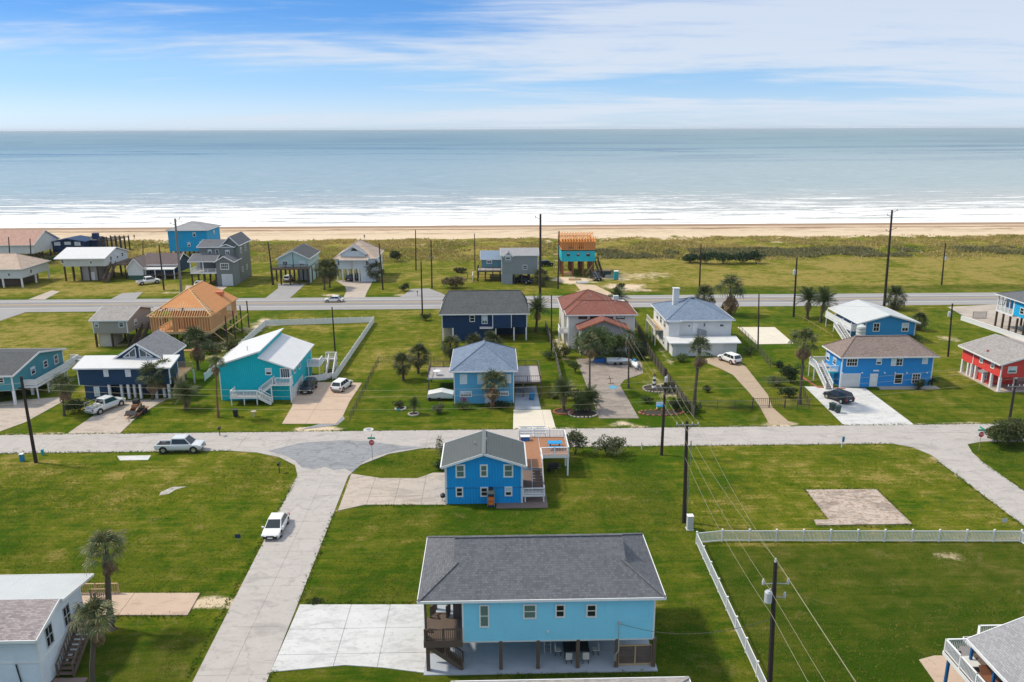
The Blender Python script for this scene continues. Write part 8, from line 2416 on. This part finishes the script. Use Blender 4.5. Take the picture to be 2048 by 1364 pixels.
def car(kind, paint_, label, x, y, ang, name=None, cat=None, closed_bed=True, group='cars and trucks'):
    """heading: ang radians, +x is forward before turning"""
    S_ = SPEC[kind]; L, hw = S_['L'], S_['hw']
    t_ = thing(name or {'sedan': 'parked_sedan', 'suv': 'parked_suv', 'pickup': 'pickup_truck'}[kind], label, cat or {'sedan': 'car', 'suv': 'suv', 'pickup': 'pickup truck'}[kind], (0, 0, 0), group, local=True)
    b = MB(); secs = []; zb = .24 if kind == 'sedan' else .32
    if kind == 'pickup': zb = .42
    for i, (px, zt) in enumerate(S_['belt']):
        e = min(1, .86 + .14 * min(1, (min(px + L / 2, L / 2 - px) + .05) / .55)); w = hw * e
        zz_ = zb + (.12 if i in (0, len(S_['belt']) - 1) else 0)
        zm = zz_ + (zt - zz_) * .55
        secs.append([(px, -w * .90, zz_), (px, -w, zz_ + .16), (px, -w, zm), (px, -w * .955, zt - .03), (px, -w * .80, zt), (px, w * .80, zt), (px, w * .955, zt - .03), (px, w, zm), (px, w, zz_ + .16), (px, w * .90, zz_)])
    loft(b, secs); o = b.build('body', M[paint_], t_, smooth=True, bevel=.06)
    xf, xrf, xrr, xb, zr = S_['cab']; bz = np.interp(np.array([xf, xrf, xrr, xb]), [q[0] for q in S_['belt']], [q[1] for q in S_['belt']])
    wb, wt = hw * .93, hw * .72
    zt = zr
    # roof with pillars
    c = MB()
    lo = [(xf, -wb, bz[0] - .03), (xb, -wb, bz[3] - .03), (xb, wb, bz[3] - .03), (xf, wb, bz[0] - .03)]
    hi = [(xrf, -wt, zt - .05), (xrr, -wt, zt - .05), (xrr, wt, zt - .05), (xrf, wt, zt - .05)]
    c.poly(hi); cp = .05
    top = [(xrf - .15, -wt * .82, zt), (xrr + .15, -wt * .82, zt), (xrr + .15, wt * .82, zt), (xrf - .15, wt * .82, zt)]
    for i in range(4): j = (i + 1) % 4; c.poly([hi[i], hi[j], top[j], top[i]]); c.poly([lo[i], lo[j], hi[j], hi[i]])
    c.poly(top); c.poly(list(reversed(lo)))
    co = c.build('cabin', M[paint_], t_, smooth=False, bevel=.07)

    def lerp(p, q, f): return tuple(p[i] + (q[i] - p[i]) * f for i in range(3))

    def quad_in(A, B, C, D, u0, u1, v0, v1, out, nm, mat):
        def at(u, v): return Vector(lerp(lerp(A, B, u), lerp(D, C, u), v)) + Vector(out)
        g = MB(); P = [at(u0, v0), at(u1, v0), at(u1, v1), at(u0, v1)]
        g.poly(P); g.poly([q - Vector(out) * 2 for q in reversed(P)])
        for i in range(4): g.poly([P[i], P[i] - Vector(out) * 2, P[(i + 1) % 4] - Vector(out) * 2, P[(i + 1) % 4]])
        g.build(nm, M[mat], t_, local=True)
    quad_in(lo[3], lo[0], hi[0], hi[3], .05, .95, .08, .93, (.012, 0, .012), 'windscreen', 'car_glass')
    quad_in(lo[1], lo[2], hi[2], hi[1], .08, .92, .18, .90, (-.012, 0, .012), 'rear_window', 'car_glass')
    nw = S_['wind']
    for sd, (A, B, C, D) in ((-1, (lo[1], lo[0], hi[0], hi[1])), (1, (lo[2], lo[3], hi[3], hi[2]))):
        for k in range(nw): quad_in(A, B, C, D, .05 + .9 * k / nw + .012, .05 + .9 * (k + 1) / nw - .012, .16, .88, (0, sd * .012, .004), 'side_window', 'car_glass')
    wr = S_['wr']
    for wx in S_['wx']:
        for s in (-1, 1):
            ar = MB(); ar.tube((wx, s * (hw - .2), wr + .01), (wx, s * (hw + .008), wr + .01), wr * 1.17, wr * 1.17, 20); ar.build('wheel_arch', M['dark_void'], t_, local=True)
            w = MB(); w.tube((wx, s * (hw - .19), wr), (wx, s * (hw + .022), wr), wr, wr, 20); wo_ = w.build('wheel', M['rubber'], t_, local=True)
            MB().tube((wx, s * (hw - .1), wr), (wx, s * (hw + .032), wr), wr * .64, wr * .58, 14).build('rim', M['alloy'], wo_, local=True)
    fx, rx = S_['belt'][-1][0], S_['belt'][0][0]
    zl = S_['belt'][-2][1] - .12; zr_ = (S_['belt'][1][1] if kind != 'pickup' else 1.12) - .14
    for s in (-1, 1):
        MB().box(fx - .32, fx - .04, s * hw * .80 - .17, s * hw * .80 + .12, zl - .05, zl + .08).build('headlight', M['lamp_clear'], t_, local=True)
        MB().box(rx - .015, rx + .14, s * hw * .80 - .14, s * hw * .80 + .12, zr_ - .14, zr_ + .1).build('taillight', M['lamp_red'], t_, local=True)
        MB().box(xf - .28, xf - .12, s * (hw + .02) - .0, s * (hw + .2), bz[0] + .02, bz[0] + .16).build('wing_mirror', M[paint_], t_, local=True)
    MB().box(fx - .1, fx + .03, -hw * .78, hw * .78, zb + .05, zb + .2).build('bumper', M['black_metal'], t_, local=True)
    MB().box(rx - .04, rx + .1, -hw * .80, hw * .80, zb + .08, zb + .24).build('bumper', M['black_metal' if kind != 'pickup' else 'alloy'], t_, local=True)
    MB().box(fx - .02, fx + .015, -hw * .42, hw * .42, zl - .12, zl + .03).build('grille', M['black_metal'], t_, local=True)
    MB().box(rx - .03, rx, -.26, .26, zr_ - .22, zr_ - .1).build('licence_plate', M['sign_white'], t_, local=True)
    MB().box(fx + .032, fx + .05, -.25, .25, zb + .08, zb + .19).build('licence_plate', M['sign_white'], t_, local=True)
    if kind == 'pickup':
        bz_ = 1.12
        for s in (-1, 1): MB().box(-2.93, -.98, s * hw * .80, s * hw * .985, .70, bz_).build('bed_side', M[paint_], t_, local=True, bevel=.03)
        MB().box(-2.94, -2.84, -hw * .79, hw * .79, .70, bz_ - .03).build('tailgate', M[paint_], t_, local=True, bevel=.02)
        if closed_bed:
            MB().box(-2.83, -.98, -hw * .79, hw * .79, .79, .86).build('bed_liner', M['black_metal'], t_, local=True)
        else:
            bd = MB(); bd.box(-2.83, -.98, -hw * .79, hw * .79, .79, .84); bd.build('bed_floor', M['dark_void'], t_, local=True)
            rk = MB()
            for px in (-2.8, -1.05):
                for s in (-1, 1): rk.bar((px, s * hw * .86, bz_), (px, s * hw * .86, 1.85), .06)
                rk.bar((px, -hw * .86, 1.85), (px, hw * .86, 1.85), .06)
            for s in (-1, 1): rk.bar((-2.9, s * hw * .86, 1.85), (-.9, s * hw * .86, 1.85), .06)
            rk.build('rack', M['alloy'], t_, local=True)
            cg_ = MB(); [cg_.box(-2.6 + k * .5, -2.25 + k * .5, -.5 + .2 * (k % 2), .3 + .1 * k, .85, 1.25 + .1 * (k % 3)) for k in range(3)]; cg_.build('load', M['cushion_white'], t_, local=True)
    t_.location = (x, y, .058 if y < 105 else .05); t_.rotation_euler.z = ang
    return t_


def car_px(kind, paint_, label, c, ang, **k): x, y = G(*c); return car(kind, paint_, label, x, y, ang, **k)


car_px('pickup', 'silver_paint', 'silver pickup with black covered bed parked along the cross street', (362, 902), rad(0))
car_px('sedan', 'white_paint', 'white sedan with pale roof parked facing the camera on the side street', (553, 1061), rad(-90))
car_px('sedan', 'white_paint', 'white sedan driving along the highway', (668, 604), rad(180), name='driving_sedan')
car_px('pickup', 'silver_paint', 'silver work pickup with open bed and rack at the navy house', (212, 820), rad(68), closed_bed=False)
car_px('suv', 'graphite_paint', 'dark suv half under the turquoise house', (618, 781), rad(-92))
car_px('suv', 'white_paint', 'white suv backed up to the white yard fence', (684, 778), rad(75))
car_px('suv', 'white_paint', 'white suv on the gravel drive of the white house', (1459, 724), rad(115))
car_px('suv', 'graphite_paint', 'dark grey suv on the white drive of the cobalt house', (1676, 801), rad(115))
car_px('pickup', 'white_paint', 'white pickup parked beside the green based gable wing', (297, 568), rad(40))
car_px('sedan', 'silver_paint', 'pale car in the shade under the olive grey house porch', (400, 572), rad(90))
car_px('suv', 'white_paint', 'white suv under the mint house carport', (577, 562), rad(90))
car_px('suv', 'graphite_paint', 'dark car under the white dormer house', (700, 561), rad(90))
car_px('suv', 'black_paint', 'black car beyond the plain grey house near the dunes', (1092, 532), rad(20))
car_px('pickup', 'black_paint', 'black pickup facing the building site of the turquoise wrapped house', (1191, 559), rad(-80))
car_px('pickup', 'graphite_paint', 'dark pickup in the shade under the plain grey house', (1045, 566), rad(-40))
# rusty trailer with loader at the navy house
tx, ty = G(272, 830)
tr_ = thing('utility_trailer', 'rusty trailer loaded with a small tracked digger at the navy house', 'trailer', (tx, ty, 0))
MB().box(tx - 1.0, tx + 1.0, ty - 1.6, ty + 2.2, .45, .55).build('trailer_deck', M['rust'], tr_)
for s in (-1.08, 1.08):
    for k in (0, .8): MB().tube((tx + s - .08, ty + .2 + k, .35), (tx + s + .08, ty + .2 + k, .35), .34, n=14).build('wheel', M['rubber'], tr_)
MB().bar((tx - .6, ty - 1.6, .5), (tx, ty - 3.0, .45), .08).bar((tx + .6, ty - 1.6, .5), (tx, ty - 3.0, .45), .08).build('drawbar', M['tan_timber'], tr_)
dg = thing('tracked_digger', 'small rusty brown tracked digger sitting on the trailer', 'digger', (tx, ty + .6, .55))
for s in (-.62, .62): MB().box(tx + s - .16, tx + s + .16, ty - .6, ty + 1.5, .56, 1.0).build('track', M['rubber'], dg, bevel=.08)
MB().box(tx - .45, tx + .45, ty - .2, ty + 1.4, .9, 1.6).build('body', M['rust'], dg, bevel=.06)
MB().box(tx - .42, tx + .42, ty + .2, ty + 1.0, 1.603, 2.2).build('cab', M['black_metal'], dg, bevel=.04)
MB().bar((tx - .5, ty + 1.2, 1.5), (tx - .5, ty - 1.2, .9), .12, .16).bar((tx + .5, ty + 1.2, 1.5), (tx + .5, ty - 1.2, .9), .12, .16).build('arm', M['tan_timber'], dg)
MB().extr([(ty - 1.7, .62), (ty - 1.2, .62), (ty - 1.15, 1.1), (ty - 1.25, 1.1)], 'x', tx - .8, tx + .8).build('bucket', M['black_metal'], dg)
# watercraft on trailer at the red roofed house
wx_, wy_ = G(1270, 736)
jt = thing('jet_ski', 'white and blue jet ski on a trailer at the red roofed house', 'watercraft', (wx_, wy_, 0))
b = MB(); secs = [[(wx_ + q[0], wy_ + q[1], q[2]) for q in ((-w_, yy_, .75), (-w_ * .6, yy_, .45), (w_ * .6, yy_, .45), (w_, yy_, .75), (w_ * .5, yy_, hh_), (-w_ * .5, yy_, hh_))] for w_, yy_, hh_ in ((.5, 1.5, .95), (.58, .6, 1.05), (.56, -.4, 1.25), (.42, -1.1, 1.15), (.12, -1.7, .95))]
loft(b, secs); b.build('hull', M['white_paint'], jt, bevel=.04); MB().box(wx_ - .2, wx_ + .2, wy_ - .1, wy_ + 1.2, 1.1, 1.32).build('seat', M['table_blue'], jt, bevel=.06); MB().bar((wx_ - .35, wy_ - .45, 1.5), (wx_ + .35, wy_ - .45, 1.5), .06).bar((wx_, wy_ - .5, 1.2), (wx_, wy_ - .45, 1.5), .1).build('handlebar', M['black_metal'], jt)
MB().bar((wx_ - .4, wy_ - 2.4, .35), (wx_ - .4, wy_ + 1.4, .4), .08).bar((wx_ + .4, wy_ - 2.4, .35), (wx_ + .4, wy_ + 1.4, .4), .08).build('cradle', M['galvanised'], jt)
for s in (-.75, .75): MB().tube((wx_ + s - .07, wy_ + .6, .28), (wx_ + s + .07, wy_ + .6, .28), .28, n=12).build('wheel', M['rubber'], jt)
bt = thing('rowing_boat', 'grey covered boat parked in front of the red roofed house porch', 'boat', (*G(1238, 726), 0))
bx_, by_ = G(1238, 728)
b = MB(); secs = [[(xx_, by_ - w_, .75), (xx_, by_ - w_ * .6, .35), (xx_, by_ + w_ * .6, .35), (xx_, by_ + w_, .75), (xx_, by_, .75 + w_ * .5)] for xx_, w_ in ((bx_ - 2.2, .85), (bx_ - 1, .95), (bx_ + .6, .85), (bx_ + 1.6, .5), (bx_ + 2.2, .1))]
loft(b, secs); b.build('hull', M['grey_door'], bt, bevel=.03); MB().box(bx_ - 2.0, bx_ + 1.4, by_ - .7, by_ - .6, .2, .36).box(bx_ - 2.0, bx_ + 1.4, by_ + .6, by_ + .7, .2, .36).build('cradle', M['galvanised'], bt)
for k in (-.8, .2): MB().tube((bx_ + k, by_ - .85, .26), (bx_ + k, by_ - .7, .26), .26, n=12).build('wheel', M['rubber'], bt)
tp_ = thing('tarp_heap', 'blue tarpaulin over a heap at the corner of the tan drive', 'tarp', (*G(1203, 724), 0)); xx_, yy_ = G(1203, 726)
MB().extr([(xx_ - 1.3, .02), (xx_ + 1.3, .02), (xx_ + 1.1, .5), (xx_ + .2, .75), (xx_ - 1.0, .6)], 'y', yy_, yy_ + 1.6).build('tarp', M['tarp_blue'], tp_, bevel=.1)

# ================================================================== SIGNS AND SMALL THINGS
def stop_sign(label, base, top_row):
    x, y = G(*base); h = V(base[0], top_row, y)[1]
    t_ = thing('stop_sign', label, 'stop sign', (x, y, 0), 'stop signs')
    MB().tube((0, 0, 0), (0, 0, h), .035, .035, 8).build('post', M['galvanised'], t_, local=True)
    R = .40; cz = h - .72
    o8 = [(R * math.cos(math.pi / 8 + k * math.pi / 4), R * math.sin(math.pi / 8 + k * math.pi / 4)) for k in range(8)]
    b = MB(); b.poly([(u, -.06, cz + w) for u, w in o8]); b.poly([(u, -.035, cz + w) for u, w in reversed(o8)])
    for k in range(8): p, q = o8[k], o8[(k + 1) % 8]; b.poly([(p[0], -.06, cz + p[1]), (p[0], -.035, cz + p[1]), (q[0], -.035, cz + q[1]), (q[0], -.06, cz + q[1])])
    face = b.build('sign_face', M['sign_white'], t_, local=True)
    b = MB(); b.poly([(u * .93, -.064, cz + w * .93) for u, w in o8]); b.build('red_field', M['sign_red'], face, local=True)
    cu_ = bpy.data.curves.new('lettering', 'FONT'); cu_.body = 'STOP'; cu_.size = .34; cu_.align_x = 'CENTER'; cu_.align_y = 'CENTER'; cu_.extrude = .002; cu_.space_character = 1.05
    lo = bpy.data.objects.new('lettering', cu_); COL.objects.link(lo); lo.parent = face; lo.location = (0, -.069, cz); lo.rotation_euler = (rad(90), 0, 0); cu_.materials.append(M['sign_white']); bpy.context.view_layer.update()
    me = bpy.data.meshes.new_from_object(lo.evaluated_get(bpy.context.evaluated_depsgraph_get())); mo = bpy.data.objects.new('letters', me); COL.objects.link(mo); mo.parent = face; mo.location = lo.location; mo.rotation_euler = lo.rotation_euler; bpy.data.objects.remove(lo)
    for k, (a_, dz) in enumerate(((0, .0), (rad(90), .26))):
        b = MB(); c, s = math.cos(a_), math.sin(a_); b.bar((-.48 * c, -.48 * s, h - .15 + dz), (.48 * c, .48 * s, h - .15 + dz), .03, .22); b.build('street_name_plate', M['sign_green'], t_, local=True)
    return t_


stop_sign('stop sign with green street plates on the grass corner by the azure house', (745, 920), 874)
stop_sign('stop sign with green street plates in front of the round corner tree', (1957, 902), 858)


def box_thing(name, label, cat, base, parts, group=None):
    x, y = G(*base); t_ = thing(name, label, cat, (x, y, 0), group)
    for nm, args, mat in parts: MB().box(*args).build(nm, M[mat], t_, local=True, bevel=.02)
    return t_


box_thing('electric_cabinet', 'pale grey electric cabinet at the foot of the crossarm pole', 'cabinet', (1379, 1058), [('cabinet_body', (-.3, .3, -.3, .3, .08, 1.5), 'transformer_grey'), ('lid', (-.33, .33, -.33, .33, 1.503, 1.58), 'sign_white'), ('plinth', (-.38, .38, -.38, .38, 0, .078), 'white_concrete')])


def wheelie(label, base, mat, ang=0):
    x, y = G(*base); t_ = thing('wheelie_bin', label, 'bin', (x, y, .05), 'wheeled bins', local=True)
    b = MB(); loft(b, [[(-w, -w, z), (w, -w, z), (w, w, z), (-w, w, z)] for w, z in ((.27, .06), (.36, 1.05))]); b.build('bin_body', M[mat], t_, local=True, bevel=.03)
    MB().box(-.4, .4, -.42, .38, 1.053, 1.13).build('lid', M[mat], t_, local=True, bevel=.02); MB().bar((-.3, .42, 1.02), (.3, .42, 1.02), .05).build('handle', M[mat], t_, local=True)
    for s in (-.3, .3): MB().tube((s - .03, .28, .12), (s + .03, .28, .12), .12, n=10).build('wheel', M['rubber'], t_, local=True)
    t_.location = (x, y, .05); t_.rotation_euler.z = ang; return t_


wheelie('dark green wheeled bin behind the dark grey suv', (1664, 821), 'bin_green', .4)
wheelie('dark green wheeled bin standing next to the other behind the suv', (1675, 826), 'bin_green', -.1)
wheelie('grey blue wheeled bin under the shaded carport of the mid blue house', (1064, 800), 'bin_blue', .3)
wheelie('dark wheeled bin on the lawn before the turquoise house', (472, 834), 'black_metal', .2)
box_thing('utility_pedestal', 'pale blue utility pedestal on the lawn left of the leaning pole', 'pedestal', (45, 922), [('pedestal_body', (-.22, .22, -.2, .2, 0, .9), 'bin_blue'), ('lid', (-.26, .26, -.24, .24, .903, 1.0), 'sign_white')], 'utility pedestals')
box_thing('utility_pedestal', 'small teal utility pedestal by the cross street kerb', 'pedestal', (86, 910), [('pedestal_body', (-.14, .14, -.12, .12, 0, .7), 'toilet_teal'), ('lid', (-.16, .16, -.14, .14, .703, .76), 'toilet_teal')], 'utility pedestals')
box_thing('marker_post', 'white marker post on the grass verge near the crossarm pole', 'post', (1283, 899), [('post_body', (-.06, .06, -.03, .03, 0, 1.0), 'marker_white')])
box_thing('marker_post', 'blue topped white marker post on the verge of the right hand lawn'.replace('right hand ', 'worn slab '), 'post', (1683, 895), [('post_body', (-.06, .06, -.04, .04, 0, .9), 'sign_white'), ('marker_panel', (-.02, .28, -.045, -.003 + .03, .75, 1.5), 'bin_blue')])
for lb_, bs_, mt_ in [('dark blue yard sign on the lawn beside the parked white sedan', (477, 1086), 'navy_plastic'), ('small grey yard sign at the edge of the worn slab lawn', (2007, 1054), 'transformer_grey'), ('pale blue sign lying on the lawn beside the young palm', (797, 822), 'toilet_teal')]:
    box_thing('yard_sign', lb_, 'sign', bs_, [('stake', (-.02, .02, -.02, .02, 0, .9 if 'lying' not in lb_ else .15), 'galvanised'), ('panel', (-.28, .28, -.045, -.022, .55 if 'lying' not in lb_ else .02, 1.0 if 'lying' not in lb_ else .4), mt_)])
mx_, my_ = G(737, 860)
mh = thing('manhole_ring', 'round white concrete ring with grey lid on the verge', 'manhole', (mx_, my_, 0)); MB().tube((mx_, my_, 0), (mx_, my_, .09), .72, .70, 24).build('ring', M['white_concrete'], mh); MB().tube((mx_, my_, .09), (mx_, my_, .115), .38, .38, 20).build('lid', M['galvanised'], mh)
for lb_, bs_ in [('black mailbox at the kerb of the turquoise house', (440, 872)), ('black mailbox at the paved turnout beyond the highway', (835, 592)), ('dark reflector post on the lawn beside the street corner', (559, 945))]:
    box_thing('mailbox', lb_, 'mailbox', bs_, [('post', (-.05, .05, -.05, .05, 0, 1.0), 'dark_pile'), ('box', (-.14, .14, -.3, .3, 1.003, 1.28), 'mailbox_black')], 'mailboxes')
# turquoise portable toilet and site clutter
px_, py_ = G(1232, 559)
pt = thing('portable_toilet', 'turquoise portable toilet on the sand of the building site', 'toilet', (px_, py_, 0))
MB().box(px_ - .6, px_ + .6, py_ - .6, py_ + .6, .08, 2.2).build('cabin', M['toilet_teal'], pt, bevel=.05); MB().box(px_ - .62, px_ + .62, py_ - .62, py_ + .62, 2.203, 2.45).build('roof', M['sign_white'], pt, bevel=.1); MB().box(px_ - .4, px_ + .4, py_ - .65, py_ - .603, .15, 2.05).build('door', M['teal_metal'], pt)
for lb_, (a_, c_), (w_, d_, h_), mt_ in [('dark rubbish skip behind the black pickup at the building site', (1206, 553), (4.4, 2.2, 1.7), 'bin_green'), ('lumber stack in front of the unfinished turquoise house', (1135, 550), (2.4, 1.4, 1.2), 'new_lumber'), ('pale sheet pile on the sand of the building site', (1165, 566), (3.2, 1.8, .5), 'cushion_white'), ('wooden scrap pile beside the black pickup', (1150, 560), (3, 1.3, .5), 'tan_timber'), ('grey pipe pile near the portable toilet', (1218, 556), (2.2, 1.4, 1.1), 'galvanised')]:
    x, y = G(a_, c_); t_ = thing('site_pile' if 'skip' not in lb_ else 'rubbish_skip', lb_, 'building material' if 'skip' not in lb_ else 'skip', (x, y, 0), 'building site material')
    if 'skip' in lb_:
        b = MB(); loft(b, [[(x - w_ / 2 * f, y - d_ / 2, z), (x + w_ / 2 * f, y - d_ / 2, z), (x + w_ / 2 * f, y + d_ / 2, z), (x - w_ / 2 * f, y + d_ / 2, z)] for f, z in ((.8, .1), (1, h_))]); b.build('skip_body', M[mt_], t_); MB().box(x - w_ * .48, x + w_ * .48, y - d_ * .46, y + d_ * .46, h_ + .003, h_ + .2).build('rubbish', M['tan_timber'], t_)
    else:
        for k in range(6): MB().box(x - w_ / 2 + random.uniform(-.2, .2), x + w_ / 2 + random.uniform(-.2, .2), y - d_ / 2 + d_ * k / 6 + .02, y - d_ / 2 + d_ * (k + 1) / 6 - .02, 0.02, h_ * random.uniform(.5, 1)).build('board', M[mt_], t_)
tw = thing('timber_tower', 'slim timber scaffold tower beside the unfinished turquoise house', 'scaffold', (*G(1112, 545), 0)); x, y = G(1112, 547)
for sx in (-.6, .6):
    for sy in (-.6, .6): MB().box(x + sx - .08, x + sx + .08, y + sy - .08, y + sy + .08, 0, 5.6).build('leg', M['tan_timber'], tw)
for z in (1.8, 3.6, 5.5): MB().box(x - .75, x + .75, y - .75, y + .75, z, z + .08).build('platform', M['tan_timber'], tw)
# ornaments of the red roofed house yard
lx_, ly_ = G(1308, 776)
lh = thing('lighthouse_ornament', 'small white and black lighthouse ornament in a stone ringed bed', 'ornament', (lx_, ly_, 0))
for k in range(5): MB().tube((lx_, ly_, .1 + .36 * k), (lx_, ly_, .46 + .36 * k - .003), .38 - .045 * k, .335 - .045 * k, 14).build('tower_band', M['sign_white' if k % 2 == 0 else 'black_metal'], lh)
MB().tube((lx_, ly_, 1.9), (lx_, ly_, 2.2), .14, .14, 10).tube((lx_, ly_, 2.2), (lx_, ly_, 2.45), .22, .02, 10).build('lantern', M['black_metal'], lh)


def ring_bed(label, c_px, rx, ry, mat='stone', n=22, group='stone edged planting beds'):
    x, y = G(*c_px); t_ = thing('planting_bed', label, 'planting bed', (x, y, 0), group)
    b = MB(); b.slab([(rx * .97 * math.cos(a), ry * .97 * math.sin(a)) for a in np.linspace(0, 6.2832, 25)[:-1]], 0, .05); b.build('mulch', M['soil'], t_, local=True)
    sm_ = None
    for k in range(n):
        a = 6.2832 * k / n
        if sm_ is None:
            o = MB().box(-.17, .17, -.12, .12, 0, .2).build('stone', M[mat], t_, local=True, bevel=.04); sm_ = o
        else:
            o = sm_.copy(); COL.objects.link(o)
        o.location = (rx * math.cos(a), ry * math.sin(a), 0); o.rotation_euler = (0, 0, a + 1.57 + random.uniform(-.2, .2)); o.scale = (random.uniform(.8, 1.3), 1, random.uniform(.7, 1.2))
    return t_


ring_bed('stone ringed bed around the lighthouse ornament', (1310, 778), 1.9, 1.9)
ring_bed('stone ringed bed with palms beside the tan drive', (1166, 828), 2.1, 1.6)
ring_bed('brick edged bed below the crossarm pole', (1322, 826), 3.2, 1.2, 'brick_red')
ring_bed('dark mulch ring with red edging by the tall planting bed palm', (1127, 824), 1.4, 1.2, 'brick_red')
ring_bed('mulch ring under the spiky bush on the fenced lawn', (801, 818), .75, .75, 'stone', 14)
ring_bed('mulch ring under the young palm beside the pale blue sign', (827, 829), .7, .7, 'stone', 14)
sb = thing('yard_bench', 'white yard bench beside the brick edged bed', 'bench', (*G(1322, 818), 0)); x, y = G(1322, 818)
MB().box(x - .7, x + .7, y - .25, y + .25, .42, .5).build('seat', M['table_blue'], sb); MB().box(x - .7, x + .7, y + .25, y + .31, .5, 1.0).build('backrest', M['sign_white'], sb)
for s in (-.6, .6): MB().box(x + s - .04, x + s + .04, y - .22, y + .22, 0, .418).build('leg', M['sign_white'], sb)
an_ = thing('lawn_ornament', 'pale bird bath on the lawn before the turquoise house', 'ornament', (*G(505, 834), 0)); x, y = G(508, 833)
MB().tube((x, y, 0), (x, y, .7), .14, .09, 10).tube((x, y, .7), (x, y, .82), .2, .4, 14).build('basin', M['stone'], an_)
dv = thing('drive_emblem', 'blue star shaped emblem painted on the tan drive', 'emblem', (*G(1226, 776), 0)); x, y = G(1226, 775)
b = MB(); b.poly([(x + (1.1 if k % 2 == 0 else .45) * math.cos(k * math.pi / 5 + .3), y + (1.1 if k % 2 == 0 else .45) * math.sin(k * math.pi / 5 + .3) * 1.2, .066) for k in range(10)]); b.build('paint_mark', M['mid_blue_siding'], dv)
gr = thing('garden_rake', 'dark anchor shaped lawn decoration on the drive behind the emblem', 'decoration', (*G(1222, 768), 0)); gr.name = 'anchor_decoration'; _loc[gr.name] = Vector((*G(1222, 768), 0)); x, y = G(1222, 768)
MB().bar((x, y, .05), (x - .3, y + .1, 1.3), .08).bar((x - .7, y, .9), (x + .35, y, 1.0), .07).bar((x - .5, y, .06), (x + .5, y, .06), .1).build('anchor_body', M['rust'], gr)
for lb_, bs_, sc in [('dark drain culvert mound beside the white drive', (632, 1206), (.9, .5)), ('dark tangle of weeds beside the pale driveway kerb', (60, 0), None)]:
    if sc:
        x, y = G(*bs_); bush('weed_mound', lb_, 'weeds', x, y, .75, .5, .35, 'bush_dark', 420, .12)
# person walking on the beach
def walker(label, base, h=1.75, shirt='navy_plastic', trousers='table_blue'):
    x, y = G(*base); z = float(terrain_z(np.array([x]), np.array([y]))[0])
    x, y = G(base[0], base[1], z); z = float(terrain_z(np.array([x]), np.array([y]))[0])
    t_ = thing('person', label, 'person', (x, y, z))
    J = {'pel': (0, 0, .93), 'sp': (0, .02, 1.15), 'ch': (0, .02, 1.36), 'nk': (0, 0, 1.52), 'hd': (0, -.01, 1.66), 'tp': (0, -.01, 1.75), 'sl': (-.19, .02, 1.42), 'el': (-.26, .04, 1.15), 'wl': (-.25, -.06, .92), 'sr': (.19, .02, 1.42), 'er': (.26, 0, 1.16), 'wr': (.27, .10, .93), 'hl': (-.1, 0, .9), 'kl': (-.11, -.1, .5), 'al': (-.11, .06, .09), 'fl': (-.12, -.12, .03), 'hr': (.1, 0, .9), 'kr': (.11, .04, .49), 'ar': (.11, .22, .1), 'fr': (.12, .06, .04)}
    R_j = dict(pel=.15, sp=.14, ch=.17, nk=.06, hd=.10, tp=.07, sl=.075, el=.05, wl=.04, sr=.075, er=.05, wr=.04, hl=.1, kl=.065, al=.045, fl=.04, hr=.1, kr=.065, ar=.045, fr=.04)
    E_ = [('pel', 'sp'), ('sp', 'ch'), ('ch', 'nk'), ('nk', 'hd'), ('hd', 'tp'), ('ch', 'sl'), ('sl', 'el'), ('el', 'wl'), ('ch', 'sr'), ('sr', 'er'), ('er', 'wr'), ('pel', 'hl'), ('hl', 'kl'), ('kl', 'al'), ('al', 'fl'), ('pel', 'hr'), ('hr', 'kr'), ('kr', 'ar'), ('ar', 'fr')]
    ks = list(J); me = bpy.data.meshes.new('body'); me.from_pydata([J[k] for k in ks], [(ks.index(a), ks.index(b_)) for a, b_ in E_], [])
    o = bpy.data.objects.new('body', me); COL.objects.link(o); o.parent = t_
    sk = o.modifiers.new('skin', 'SKIN')
    for i, k in enumerate(ks): me.skin_vertices[0].data[i].radius = (R_j[k], R_j[k])
    me.skin_vertices[0].data[0].use_root = True
    ss = o.modifiers.new('sub', 'SUBSURF'); ss.levels = 1; ss.render_levels = 1
    me.materials.append(M[shirt]); return t_


walker('person in dark clothes walking on the sand behind the dormer house', (729, 478))
walker('person in dark clothes near the low dark blue cabin on the sand', (269, 478), shirt='black_metal')
